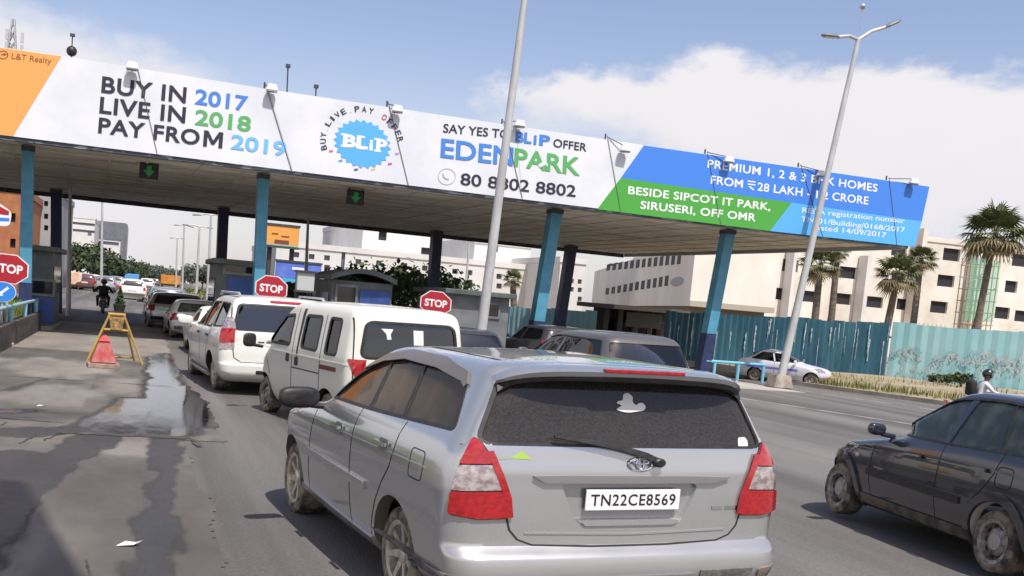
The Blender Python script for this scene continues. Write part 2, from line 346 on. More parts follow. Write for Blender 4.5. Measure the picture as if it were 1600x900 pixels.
# ------------------------------------------------------------------ cars
class Car:
    """A body lofted from plan outlines stacked in height; windows, arches and recesses are cut out of it, and every
    fitting is laid on the body surface.  Local axes: x right, y forward, z up, origin on the ground under the rear axle."""
    VIEW = {'B': ((0, 1, 0), (1, 0, 0)), 'F': ((0, -1, 0), (1, 0, 0)), 'L': ((1, 0, 0), (0, 1, 0)), 'R': ((-1, 0, 0), (0, 1, 0)), 'T': ((0, 0, -1), (1, 0, 0))}
    def __init__(s, name, label, cat, pose, lv, mbody, arches=(), wins=(), cuts=(), crown=.03, cr=(.3, .25), bow=(.06, .12), cab=None, cabm=CABIN, cabyf=2.2, group=None, nz=.035, taper=(.04, .06), belt=1.2):
        X, Y, yaw, sx, sy, sz, roll = pose
        s.root = thing(name, label, cat, (X, Y, 0), 0, group); s.root.rotation_euler = (0, roll, yaw); s.root.scale = (sx, sy, sz)
        s.cr, s.bow, s.taper, s.belt = cr, bow, taper, belt
        s.lv = np.array(lv, float); Z = s.lv[:, 0]
        zs = sorted(set(list(np.arange(Z[0], Z[-1], nz)) + list(Z)))
        zs = [z for i, z in enumerate(zs) if i == 0 or z - zs[i - 1] > .004]
        rings = [s.ring(*[interp(Z, s.lv[:, k], z) for k in (1, 2, 3)], z) for z in zs]
        yr, yf, w, zt = s.lv[-1, 1], s.lv[-1, 2], s.lv[-1, 3], Z[-1]; ym = (yr + yf) / 2
        for q in (.9, .72, .5, .25): rings.append(s.ring(ym + (yr - ym) * q, ym + (yf - ym) * q, w * q, zt + crown * (1 - q * q), squash=q))
        s.bm = s.solid(rings); s.bvh = BVHTree.FromBMesh(s.bm)
        me = bpy.data.meshes.new('body'); s.bm.to_mesh(me); s.body = link('body', me, mbody, s.root); me.materials.append(cabm if cab else BLACK)
        cutters = []
        def cutter(bm):
            m2 = bpy.data.meshes.new('c'); bmesh.ops.recalc_face_normals(bm, faces=bm.faces[:]); bm.to_mesh(m2); bm.free(); o = link('c', m2, None, s.root); cutters.append(o)
        for (ya, za, ra) in arches:
            for sg in (-1, 1):
                bm = bmesh.new(); lathe(bm, [(ra, sg * .50), (ra, sg * 1.3)], 'x', 40, (0, ya, za)); cutter(bm)
        if cab:
            zc0, zc1 = cab
            zz = np.linspace(zc0, zc1, 14); rr = []
            for z in zz:
                a, b_, w_ = [interp(Z, s.lv[:, k], z) for k in (1, 2, 3)]
                rr.append(s.ring(a + .10, min(b_ - .10, cabyf), w_ - .07, z))
            cutter(s.solid(rr))
        for view, out, *ye in wins:
            bm = bmesh.new()
            if view == 'LR': slab(bm, [(-2, p[0], p[1]) for p in out], (-1, 0, 0), 4)
            elif view == 'B': slab(bm, [(p[0], -3, p[1]) for p in out], (0, -1, 0), 3.0 + (ye[0] if ye else -.4))
            elif view == 'F': slab(bm, [(p[0], 6, p[1]) for p in out], (0, 1, 0), 5.0)
            cutter(bm)
        for lo_, hi_, out in cuts:
            bm = bmesh.new(); slab(bm, [(p[0], lo_, p[1]) for p in out], (0, -1, 0), hi_ - lo_); cutter(bm)
        if cutters:
            for c in cutters:
                md = s.body.modifiers.new('b', 'BOOLEAN'); md.operation = 'DIFFERENCE'; md.solver = 'EXACT'; md.object = c
            bpy.context.view_layer.update()
            m3 = bpy.data.meshes.new_from_object(s.body.evaluated_get(bpy.context.evaluated_depsgraph_get()))
            s.body.modifiers.clear(); s.body.data = m3; m3.name = 'body'
            while len(m3.materials) > 2: m3.materials.pop()
            m3.materials.clear(); m3.materials.append(mbody); m3.materials.append(cabm if cab else BLACK)
            for c in cutters: bpy.data.objects.remove(c)
        bm = bmesh.new(); bm.from_mesh(s.body.data)
        for f in bm.faces:
            c = f.calc_center_median(); h = s.bvh.find_nearest(c)
            f.material_index = 0 if h[3] < .012 and f.normal.dot(h[1]) > .3 else 1
            if any(abs(c.x) < 1 and lo_ - 1e-3 <= c.y <= hi_ + .01 and min(p[1] for p in o2) - .01 < c.z < max(p[1] for p in o2) + .01 for lo_, hi_, o2 in cuts): f.material_index = 0
            if f.material_index == 1 and cab and c.z < cab[0] - .02: f.material_index = 1
        shade(bm, 40); bm.to_mesh(s.body.data); bm.free()
    def ring(s, yr, yf, w, z, squash=1.):
        L = yf - yr; cr, cf = min(s.cr[0], w * .6, L * .25) * squash, min(s.cr[1] * 1.6, w * .8, L * .28) * squash
        kb = min(1, max(0, (z - s.belt + .06) / .16)); cf *= 1 - .68 * kb
        br, bf = min(s.bow[0], L * .1) * squash, min(s.bow[1], L * .12) * squash; pts = []
        for k in range(9):                          # rear edge, centre to corner
            x = (w - cr) * k / 8; pts.append((x, yr + br * (x / w) ** 2))
        y0 = yr + br * ((w - cr) / w) ** 2
        for k in range(1, 9):
            t = k / 8 * math.pi / 2; pts.append((w - cr + cr * math.sin(t), y0 + (cr * .9 + br * .4) * (1 - math.cos(t))))
        y1 = pts[-1][1]; y2 = yf - bf - cf * 1.1
        for k in range(1, 25): pts.append((w, y1 + (y2 - y1) * k / 24))
        for k in range(1, 9):
            t = k / 8 * math.pi / 2; pts.append((w - cf + cf * math.cos(t), y2 + cf * 1.1 * math.sin(t)))
        for k in range(1, 7):
            x = (w - cf) * (1 - k / 6); pts.append((x, yf - bf * (x / max(w - cf, 1e-3)) ** 2))
        ym = yr + L * .45; out = []
        for x, y in pts:
            q = (y - ym) / (L * .55); k = 1 - (s.taper[1] * q * q if q > 0 else s.taper[0] * q * q)
            out.append((x * k, y, z))
        return out + [(-x, y, z) for x, y, z in out[-2:0:-1]]
    @staticmethod
    def solid(rings):
        bm = bmesh.new(); R = [[bm.verts.new(p) for p in q] for q in rings]; n = len(R[0])
        for i in range(len(R) - 1):
            for k in range(n): bm.faces.new((R[i][k], R[i][(k + 1) % n], R[i + 1][(k + 1) % n], R[i + 1][k]))
        bm.faces.new(R[0][::-1]); bm.faces.new(R[-1]); bmesh.ops.recalc_face_normals(bm, faces=bm.faces[:]); return bm
    def hit(s, u, z, view):
        d, ua = (Vector(q) for q in (s.VIEW[view] if isinstance(view, str) else view))
        if view == 'T': o = Vector((u, z, 8))
        else: o = ua * u + Vector((0, 0, z)) - d * 12
        h = s.bvh.ray_cast(o, d)
        if h[0] is None or (h[1].dot(-d) < .05):
            h2 = s.bvh.find_nearest(o + d * 11.2) if h[0] is None else h
            h = h2
        return h[0], h[1]
    def decal(s, name, out, view, m, off=.003, th=.012, res=.06, parent=None, both=False, label=None):
        v, f, bd = cdt(out, res); bm = bmesh.new(); A, B = [], []
        for p in v:
            c, n = s.hit(p.x, p.y, view); A.append(bm.verts.new(c + n * off)); B.append(bm.verts.new(c + n * (off - th)))
        for t in f:
            try: bm.faces.new([A[i] for i in t]); bm.faces.new([B[i] for i in reversed(t)])
            except ValueError: pass
        for a, c in bd:
            try: bm.faces.new((A[a], B[a], B[c], A[c]))
            except ValueError: pass
        bmesh.ops.recalc_face_normals(bm, faces=bm.faces[:])
        o = from_bm(name, bm, m, parent or s.root, 40)
        if label: o['label'] = label
        if both: s.decal(name, out, 'R', m, off, th, res, parent)
        return o
    def strip(s, name, line, wd, view, m, off=.0015, th=.006, parent=None, both=False, res=.05):
        line = [Vector(p) for p in line]; wd = list(wd) if isinstance(wd, (list, tuple)) else [wd] * len(line)
        loop = (line[0] - line[-1]).length < 1e-6; P, W = [], []
        for i in range(len(line) - 1):
            n = max(1, int((line[i + 1] - line[i]).length / res))
            for k in range(n): P.append(line[i].lerp(line[i + 1], k / n)); W.append(wd[i] + (wd[i + 1] - wd[i]) * k / n)
        if not loop: P.append(line[-1]); W.append(wd[-1])
        bm = bmesh.new(); rows = []; n = len(P)
        for i in range(n):
            d = (P[(i + 1) % n] - P[i - 1]) if loop else (P[min(i + 1, n - 1)] - P[max(i - 1, 0)]); d = d.normalized(); q = Vector((-d.y, d.x)) * W[i] / 2; row = []
            for f in (1, 0, -1):
                c, nn = s.hit(P[i].x + q.x * f, P[i].y + q.y * f, view); row.append((bm.verts.new(c + nn * off), bm.verts.new(c + nn * (off - th))))
            rows.append(row)
        for i in range(n if loop else n - 1):
            A, B = rows[i], rows[(i + 1) % n]
            for k in (0, 1):
                bm.faces.new((A[k][0], B[k][0], B[k + 1][0], A[k + 1][0])); bm.faces.new((A[k][1], A[k + 1][1], B[k + 1][1], B[k][1]))
            bm.faces.new((A[0][0], A[0][1], B[0][1], B[0][0])); bm.faces.new((A[2][0], B[2][0], B[2][1], A[2][1]))
        if not loop:
            for r_ in (rows[0], rows[-1]): bm.faces.new((r_[0][0], r_[1][0], r_[2][0], r_[2][1], r_[1][1], r_[0][1]))
        bmesh.ops.recalc_face_normals(bm, faces=bm.faces[:])
        o = from_bm(name, bm, m, parent or s.root, 40)
        if both: s.strip(name, [tuple(p) for p in line], wd, 'R', m, off, th, parent)
        return o
    def wheel(s, x, y, r=.33, wid=.2, rim='alloy', mrim=None, steer=0., cap=None):
        sg = -1 if x < 0 else 1; h = wid / 2; R = r; q = r * .66
        bm = bmesh.new()
        lathe(bm, [(q, -h * .85), (q + .02, -h), (R - .05, -h * 1.04), (R - .015, -h * .9), (R, -h * .6), (R, h * .6), (R - .015, h * .9), (R - .05, h * 1.04), (q + .02, h), (q, h * .85)], 'x', 44, closed=True)
        bmesh.ops.recalc_face_normals(bm, faces=bm.faces[:])
        t = from_bm('wheel', bm, RUBBER, s.root, 40); t.location = (x - sg * h, y, R); t.rotation_euler = (0, 0, steer)
        bm = bmesh.new(); f = sg
        lathe(bm, [(q + .012, f * h * .98), (q - .02, f * h * .92), (q - .035, f * h * .4), (.05, f * h * .25), (.05, -f * h * .6), (q, -f * h * .6)], 'x', 44, closed=True)
        if rim == 'alloy':
            for k in range(7):
                a = 2 * math.pi * k / 7; M = Matrix.Rotation(a, 4, 'X')
                pts = [(f * h * .72, -.03, .05), (f * h * .72, .03, .05), (f * h * .86, .021, q - .02), (f * h * .86, -.021, q - .02)]
                slab(bm, [M @ Vector(p) for p in pts], (f, 0, 0), .03)
            lathe(bm, [(.065, f * h * .4), (.065, f * h * .78), (.04, f * h * .86), (.002, f * h * .86)], 'x', 20)
        else:
            lathe(bm, [(q - .02, f * h * .45), (q * .80, f * h * .35), (q * .62, f * h * .62), (q * .42, f * h * .72), (.06, f * h * .5), (.001, f * h * .62)], 'x', 36)
        bmesh.ops.recalc_face_normals(bm, faces=bm.faces[:])
        o = from_bm('rim', bm, mrim or (ALLOY if rim == 'alloy' else STEEL), t, 35)
        if rim != 'alloy':
            bm = bmesh.new()
            for k in range(10):
                a = 2 * math.pi * k / 10; c, sn = math.cos(a) * q * .70, math.sin(a) * q * .70
                lathe(bm, [(.022, f * h * .40), (.022, f * h * .58), (.001, f * h * .585)], 'x', 10, (0, c, sn))
            from_bm('rim_slots', bm, BLACK, t, 30)
        if cap:
            bm = bmesh.new(); lathe(bm, [(q * .42, f * h * .7), (q * .40, f * h * .80), (.001, f * h * .84)], 'x', 24); from_bm('hub_cap', bm, cap, t, 40)
        return t
    def mirror(s, x, y, z, m, sx=.2, sy=.1, sz=.15):
        sg = -1 if x < 0 else 1
        bm = bmesh.new(); bmesh.ops.create_uvsphere(bm, u_segments=20, v_segments=12, radius=.5)
        for v in bm.verts:
            for i in range(3): v.co[i] = math.copysign(abs(2 * v.co[i]) ** .62, v.co[i]) / 2
            v.co = Vector((v.co.x * sx, v.co.y * sy, v.co.z * sz))
            v.co.y += .25 * v.co.x * -sg
        bmesh.ops.translate(bm, verts=bm.verts[:], vec=(x, y, z))
        tube(bm, [(x - sg * sx * .3, y, z - sz * .35), (x - sg * (sx * .5 + .09), y + .02, z - sz * .45)], .025, 8)
        return from_bm('wing_mirror', bm, m, s.root, 50)
    def seat(s, x, y, z, m, h=.62, w_=.46):
        bm = bmesh.new()
        bevelbox(bm, (x, y, z + .08), (w_, .46, .16), .05)
        n0 = len(bm.verts); bevelbox(bm, (x, y - .24, z + h / 2 + .05), (w_, .14, h), .05); bevelbox(bm, (x, y - .30, z + h + .16), (w_ * .55, .09, .18), .035)
        bmesh.ops.recalc_face_normals(bm, faces=bm.faces[:])
        return from_bm('seat', bm, m, s.root, 50)
    def plate(s, txt, x, y, z, wd, ht, m, yaw=0., front=False):
        sg = 1 if front else -1
        bm = bmesh.new(); bx(bm, (x - wd / 2, y - .006, z - ht / 2), (x + wd / 2, y + .006, z + ht / 2), .003)
        p = from_bm('number_plate', bm, m, s.root)
        if txt: letters('lettering', txt, (x + sg * wd * .45, y + sg * .006, z - ht * .28), (-sg * wd * .9, 0, 0), (0, 0, ht * .56), (0, sg, 0), INK, p, .012, .002, 1.1)
        return p

# ------------------------------------------------------------------ ground, road, verge
def sheet(name, pts, z, m, kind='structure'):
    bm = bmesh.new(); f = bm.faces.new([bm.verts.new((p[0], p[1], z)) for p in pts]); bm.normal_update()
    if f.normal.z < 0: f.normal_flip()
    o = from_bm(name, bm, m); o['kind'] = kind; return o
SOIL = mat('dry_soil', (.24, .19, .13), .95, col2=(.30, .25, .18), nscale=.6, bump=.4, bscale=8)
def asphalt():
    m = mat('asphalt', (.100, .095, .090), .86, col2=(.150, .140, .130), nscale=.35, stretch=(1, .25, 1), bump=.35, bscale=70, lo=.35, hi=.68); t = m.node_tree; p = t.nodes['Principled BSDF']
    # coarse stone speckle, rolled wheel tracks and the pale dust that gathers between them
    old = p.inputs['Base Color'].links[0].from_socket
    tc = t.nodes.new('ShaderNodeTexCoord'); nz = t.nodes.new('ShaderNodeTexNoise'); nz.inputs['Scale'].default_value = 34; nz.inputs['Detail'].default_value = 5; t.links.new(tc.outputs['Object'], nz.inputs['Vector'])
    mr = t.nodes.new('ShaderNodeMapRange'); t.links.new(nz.outputs[0], mr.inputs[0]); mr.inputs[1].default_value = .35; mr.inputs[2].default_value = .7; mr.inputs[3].default_value = .84; mr.inputs[4].default_value = 1.18
    mp = t.nodes.new('ShaderNodeMapping'); mp.inputs['Scale'].default_value = (.9, .03, 1); mp.inputs['Rotation'].default_value = (0, 0, .12); t.links.new(tc.outputs['Object'], mp.inputs[0])
    n2 = t.nodes.new('ShaderNodeTexNoise'); n2.inputs['Scale'].default_value = 1.1; n2.inputs['Detail'].default_value = 6; t.links.new(mp.outputs[0], n2.inputs['Vector'])
    m2 = t.nodes.new('ShaderNodeMapRange'); t.links.new(n2.outputs[0], m2.inputs[0]); m2.inputs[1].default_value = .38; m2.inputs[2].default_value = .62; m2.inputs[3].default_value = .72; m2.inputs[4].default_value = 1.30
    mu = t.nodes.new('ShaderNodeMath'); mu.operation = 'MULTIPLY'; t.links.new(mr.outputs[0], mu.inputs[0]); t.links.new(m2.outputs[0], mu.inputs[1])
    vm = t.nodes.new('ShaderNodeVectorMath'); vm.operation = 'SCALE'; t.links.new(old, vm.inputs[0]); t.links.new(mu.outputs[0], vm.inputs['Scale']); t.links.new(vm.outputs[0], p.inputs['Base Color'])
    return m
ASPH = asphalt()
BOUNCE = mat('bounce_concrete', (.46, .43, .39), .88, col2=(.36, .335, .30), nscale=.5, bump=.2, bscale=30, detail=9)
sheet('ground', [(-3000, -400), (3000, -400), (3000, 5000), (-3000, 5000)], -.03, SOIL)
edge = [(27.2, 12), (25.4, 18.5), (24.15, 23.0), (22.9, 26.6), (21.7, 30.4), (20.6, 35.0), (19.5, 44), (19, 60), (18.5, 120), (18, 400)]
sheet('road', [(-40, -60), (48, -60), (34, -6)] + edge + [(-30, 400), (-30, 60), (-40, 30)], 0., ASPH)
# verge on the right: kerb, then a strip of dry grass and sand rising gently to the fence
bm = bmesh.new(); Lp = [Vector((x, y, 0)) for x, y in [(34, -6)] + edge[:8]]
for i in range(len(Lp) - 1):
    a, b_ = Lp[i], Lp[i + 1]; d = (b_ - a).normalized(); n = Vector((d.y, -d.x, 0)); g = d * .006
    slab(bm, [a + g, b_ - g, b_ - g + n * .22, a + g + n * .22], (0, 0, -1), .13)
for v in bm.verts: v.co.z = max(v.co.z, 0)
k = from_bm('kerb', bm, mat('kerb_concrete', (.40, .36, .31), .9, col2=(.27, .24, .20), nscale=1.5)); k['kind'] = 'structure'
vp = [(p.x + .22, p.y) for p in Lp]
bm = bmesh.new(); far = [(60, -6), (56, 8), (50, 16), (46, 20), (42, 25), (39, 31), (36, 34.5), (33, 37), (31, 60)]
rows = []
for q in range(9):
    t = q / 8; rows.append([bm.verts.new((a[0] * (1 - t) + c[0] * t, a[1] * (1 - t) + c[1] * t, .10 + .10 * math.sin(t * 2.6) + .04 * math.sin(7 * t + i))) for i, (a, c) in enumerate(zip(vp, far))])
for q in range(8):
    for i in range(len(vp) - 1): bm.faces.new((rows[q][i], rows[q + 1][i], rows[q + 1][i + 1], rows[q][i + 1]))
bm.normal_update()
VERGE = mat('verge_sand', (.36, .29, .21), .95, col2=(.24, .21, .11), nscale=.55, bump=.5, bscale=5, detail=9)
v = from_bm('verge', bm, VERGE, smooth=60); v['kind'] = 'structure'
sheet('bounce_pavement', [(1.6, 26.5), (19.6, 26.5), (18.6, 52), (1.6, 52)], .003, BOUNCE)  # pale sheet added under the canopy to bounce light up to the soffit
# worn lane line
def ribbon(name, a, b_, wd, z, m):
    a, b_ = Vector((*a, z)), Vector((*b_, z)); d = (b_ - a).normalized(); n = Vector((-d.y, d.x, 0)) * wd / 2
    return sheet(name, [(a + n)[:2], (b_ + n)[:2], (b_ - n)[:2], (a - n)[:2]], z, m)
LINE = mat('worn_road_paint', (.36, .35, .33), .8, col2=(.13, .12, .115), nscale=1.6, lo=.46, hi=.62)
ribbon('lane_line', (17.6, 15.8), (13.6, 26.5), .17, .004, LINE)
ribbon('lane_line', (21.9, 20.4), (19.3, 30), .15, .004, LINE)

# concrete toll lane: a fine grid carries the wet patches of the washed slab as an attribute
def lane():
    xs = np.arange(-2.56, 2.1, .03); ys = np.concatenate([np.arange(4.6, 13, .05), np.arange(13, 37.5, .12)])
    X, Y = np.meshgrid(xs, ys)
    def vn(x, y, seed):
        g = np.random.default_rng(seed).random((64, 64)); xi, yi = np.floor(x).astype(int), np.floor(y).astype(int); fx, fy = x - xi, y - yi
        fx, fy = fx * fx * (3 - 2 * fx), fy * fy * (3 - 2 * fy); G = lambda a, c: g[a % 64, c % 64]
        return (G(xi, yi) * (1 - fx) + G(xi + 1, yi) * fx) * (1 - fy) + (G(xi, yi + 1) * (1 - fx) + G(xi + 1, yi + 1) * fx) * fy
    def fb(x, y, sd): return sum(vn(x * 2 ** k, y * 2 ** k, sd + k) / 2 ** (k + 1) for k in range(5))
    n = fb(X * 1.6, Y * .8, 3) - .5; nf = fb(X * 7, Y * 2.2, 20) - .5
    def cap(ax, ay, bx_, by, rad, soft=.14, kn=.30, kf=.16):
        dx, dy = bx_ - ax, by - ay; t = np.clip(((X - ax) * dx + (Y - ay) * dy) / (dx * dx + dy * dy), 0, 1)
        d = np.hypot(X - ax - t * dx, (Y - ay - t * dy)) + n * kn + nf * kf
        return 1 / (1 + np.exp((d - rad) / (soft * .35)))
    wet = np.zeros_like(X)
    for c in [(.66, 23.5, .45, 12.2, .40), (.15, 15.2, -.15, 12.2, .42), (-.45, 12.9, .4, 12.7, .22), (-.15, 14.2, -.5, 12.4, .25), (-1.2, 13.5, -2.4, 12.8, .22), (.75, 25, .7, 19, .22), (.92, 17.5, .85, 13.0, .34),
              (-1.3, 17.5, -2.1, 14.0, .10)]: wet = np.maximum(wet, cap(*c))
    for c in [(-.2, 12.5, -1.1, 11.6, .30), (.50, 12.2, .10, 4.6, .17), (-.36, 11.6, -.95, 7.6, .27), (-1.0, 11.8, -2.2, 11.2, .30), (-.95, 10, -1.3, 5, .52)]: wet = np.maximum(wet, .88 * cap(*c, .05, .22, .30))
    wet = np.maximum(wet, .75 * cap(-.4, 13.4, -2.5, 12.9, .75, .6) * (.55 + .9 * np.clip(fb(X * .8, Y * 5, 70) - .1, 0, .6)))
    damp = 1 / (1 + np.exp(-((fb(X * .9, Y * .35, 50) - .50 + .05 * (X > -.6)) / .03)))
    wet = np.maximum(wet, damp * .6 * (Y < 24))
    dry = cap(.12, 11.2, -.40, 6.2, .30, .4); broad = .62 / (1 + np.exp((Y - 14.0 + n * 5) / .7)) * (.7 + .8 * np.clip(fb(X * 1.3, Y * 2.5, 90) - .35, -.3, .4)) * (1 - .95 * dry)
    wet = np.maximum(wet, broad)
    keep = .52 - .15 * ((Y - 12) / 6).clip(-1, 1) + n * .35 + nf * .12 + (Y > 11.6) * .55 + .15 * np.exp(-((Y - 15.2) / 2.6) ** 2)
    bm = bmesh.new(); me = bpy.data.meshes.new('toll_lane'); h, w_ = X.shape
    idx = np.arange(h * w_).reshape(h, w_); F = np.stack([idx[:-1, :-1], idx[:-1, 1:], idx[1:, 1:], idx[1:, :-1]], -1).reshape(-1, 4)
    ok = ((X < keep)[:-1, :-1] & (X < keep)[1:, 1:]).reshape(-1); F = F[ok]
    Z = .005 + .003 * (1 - wet) + .002 * nf
    me.from_pydata(np.stack([X, Y, Z], -1).reshape(-1, 3).tolist(), [], F.tolist())
    a = me.attributes.new('wet', 'FLOAT', 'POINT'); a.data.foreach_set('value', wet.reshape(-1).astype(np.float32))
    me.polygons.foreach_set('use_smooth', [True] * len(me.polygons)); bm.free()
    m = mat('lane_concrete', (.275, .252, .222), .85, col2=(.170, .157, .140), nscale=.9, stretch=(1, .45, 1), bump=.25, bscale=50, detail=10, lo=.36, hi=.66); t = m.node_tree; p = t.nodes['Principled BSDF']
    at_ = t.nodes.new('ShaderNodeAttribute'); at_.attribute_name = 'wet'
    old = p.inputs['Base Color'].links[0].from_socket
    mx = t.nodes.new('ShaderNodeMix'); mx.data_type = 'RGBA'; mx.blend_type = 'MULTIPLY'; t.links.new(at_.outputs['Fac'], mx.inputs[0]); t.links.new(old, mx.inputs[6]); mx.inputs[7].default_value = (.11, .115, .135, 1); t.links.new(mx.outputs[2], p.inputs['Base Color'])
    tc = t.nodes.new('ShaderNodeTexCoord'); mp = t.nodes.new('ShaderNodeMapping'); mp.inputs['Scale'].default_value = (1, .8, 1); t.links.new(tc.outputs['Object'], mp.inputs[0])
    nz = t.nodes.new('ShaderNodeTexNoise'); nz.inputs['Scale'].default_value = 9; nz.inputs['Detail'].default_value = 6; t.links.new(mp.outputs[0], nz.inputs['Vector'])
    rr = t.nodes.new('ShaderNodeMapRange'); t.links.new(at_.outputs['Fac'], rr.inputs[0]); rr.inputs[1].default_value = .80; rr.inputs[2].default_value = .98; rr.inputs[3].default_value = .62; rr.inputs[4].default_value = .0
    ra = t.nodes.new('ShaderNodeMath'); ra.operation = 'MULTIPLY_ADD'; ra.use_clamp = True; t.links.new(nz.outputs[0], ra.inputs[0]); ra.inputs[1].default_value = .14; t.links.new(rr.outputs[0], ra.inputs[2]); sp_ = t.nodes.new('ShaderNodeMapRange'); t.links.new(at_.outputs['Fac'], sp_.inputs[0]); sp_.inputs[1].default_value = .80; sp_.inputs[2].default_value = .98; sp_.inputs[3].default_value = .14; sp_.inputs[4].default_value = .6; t.links.new(sp_.outputs[0], p.inputs['Specular IOR Level']); t.links.new(ra.outputs[0], p.inputs['Roughness'])
    bpn = p.inputs['Normal'].links[0].from_node; bs = t.nodes.new('ShaderNodeMapRange'); t.links.new(at_.outputs['Fac'], bs.inputs[0]); bs.inputs[3].default_value = .3; bs.inputs[4].default_value = .02; t.links.new(bs.outputs[0], bpn.inputs['Strength'])
    structure('toll_lane', me, m)
lane()
# slab joints and a broken edge, as shallow dark fillings
JOINT = mat('joint_filler', (.035, .032, .03), .9, col2=(.09, .08, .07), nscale=4)
def crack(name, pts, wd, z=.0125):
    bm = bmesh.new(); pts = [Vector((*p, z)) for p in pts]; l, r_ = [], []
    for i, p in enumerate(pts):
        d = (pts[min(i + 1, len(pts) - 1)] - pts[max(i - 1, 0)]).normalized(); n = Vector((-d.y, d.x, 0)) * wd * random.uniform(.3, 1.) / 2
        l.append(bm.verts.new(p + n)); r_.append(bm.verts.new(p - n))
    for i in range(len(pts) - 1): bm.faces.new((r_[i], r_[i + 1], l[i + 1], l[i]))
    o = from_bm(name, bm, JOINT); o['kind'] = 'structure'
def jag(a, b_, n, j): return [(a[0] + (b_[0] - a[0]) * t / n + random.uniform(-j, j) * .4, a[1] + (b_[1] - a[1]) * t / n + random.uniform(-j, j)) for t in range(n + 1)]
crack('slab_joint', jag((-.75, 11.75), (.70, 11.75), 22, .035), .075)
crack('slab_joint', jag((-2.5, 12.9), (-.7, 12.55), 18, .03), .05)
crack('slab_joint', jag((-2.5, 17.6), (.7, 17.4), 24, .03), .045)
crack('slab_joint', jag((.70, 11.7), (.76, 11.2), 6, .03), .10)
for i in range(6):
    x = random.uniform(-2.3, -.8); y = random.uniform(10.4, 11.6); crack('tyre_mark', jag((x, y), (x + .12, y + random.uniform(.4, .9)), 9, .03), .03)
crack('twig', jag((-.13, 6.05), (-.20, 6.55), 8, .012), .022)

# ------------------------------------------------------------------ toll canopy
ZB, ZT = 4.95, 7.04
FL, FR = Vector((-3.9, 27.55, ZB)), Vector((24.77, 28.78, ZB))
ALONG = (FR - FL).normalized(); BACK = Vector((-ALONG.y, ALONG.x, 0))
UPW = Vector((0, 0, 1))
TEAL = mat('column_blue_paint', (.065, .25, .38), .5, col2=(.085, .30, .44), nscale=3)
NAVY = mat('navy_paint', (.012, .020, .075), .5, col2=(.02, .035, .10), nscale=4)
SOFF = mat('soffit_panel', (.82, .77, .70), .8, col2=(.40, .35, .29), nscale=1.1, stretch=(.35, 1.5, 1), lo=.42, hi=.68, detail=10)
DARKST = mat('dark_steel', (.035, .04, .05), .6, col2=(.06, .06, .065), nscale=6)
canopy = thing('toll_canopy', 'wide flat toll plaza canopy on blue and dark columns spanning all lanes', 'canopy', (0, 0, 0))
L0 = FL - ALONG * 6; R0 = FR - ALONG * .3
DEP = 19.0
def quad(name, pts, nrm, th, m, parent): return prism(name, pts, nrm, th, m, parent)
quad('roof_slab', [L0 + BACK * .5 + UPW * 1.1, R0 + BACK * .5 + UPW * 1.1, R0 + BACK * (DEP - .2) + UPW * 1.1, L0 + BACK * (DEP - .2) + UPW * 1.1], (0, 0, 1), .95, mat('roof_sheet', (.42, .43, .44), .6), canopy)
sf = quad('soffit', [L0 + BACK * .3 + UPW * .02, R0 + BACK * .3 + UPW * .02, R0 + BACK * DEP + UPW * .02, L0 + BACK * DEP + UPW * .02], (0, 0, -1), .12, SOFF, canopy)
bm = bmesh.new()
for q in range(1, 15):
    y = .3 + (DEP - .3) * q / 15; slab(bm, [L0 + BACK * y, R0 + BACK * y, R0 + BACK * (y + .05), L0 + BACK * (y + .05)], (0, 0, -1), .03)
L = (R0 - L0).length
for q in range(1, 27):
    a = L0 + ALONG * (L * q / 27 + random.uniform(-.2, .2)); slab(bm, [a + BACK * .4 - UPW * .004, a + BACK * .4 + ALONG * .06 - UPW * .004, a + BACK * (DEP - .1) + ALONG * .06 - UPW * .004, a + BACK * (DEP - .1) - UPW * .004], (0, 0, -1), .03)
bmesh.ops.recalc_face_normals(bm, faces=bm.faces[:])
from_bm('panel_ribs', bm, mat('soffit_rib', (.64, .59, .52), .8), canopy)
quad('front_gutter', [L0 - BACK * .02 - UPW * .10, R0 - BACK * .02 - UPW * .10, R0 - BACK * .02 - UPW * .005, L0 - BACK * .02 - UPW * .005], -BACK, .26, mat('gutter_paint', (.06, .075, .10), .5, col2=(.28, .33, .36), nscale=2.2, stretch=(1, 1, 4), lo=.52, hi=.6), canopy)
quad('rear_fascia', [L0 + BACK * (DEP + .12) - UPW * .16, R0 + BACK * (DEP + .12) - UPW * .16, R0 + BACK * (DEP + .12) + UPW * 1.2, L0 + BACK * (DEP + .12) + UPW * 1.2], BACK, .1, DARKST, canopy)
quad('end_fascia', [R0 + ALONG * .1 - UPW * .12 + BACK * .28, R0 + ALONG * .1 - UPW * .12 + BACK * DEP, R0 + ALONG * .1 + UPW * 1.15 + BACK * DEP, R0 + ALONG * .1 + UPW * 1.15 + BACK * .28], ALONG, .1, mat('fascia_paint', (.40, .42, .44), .6), canopy)
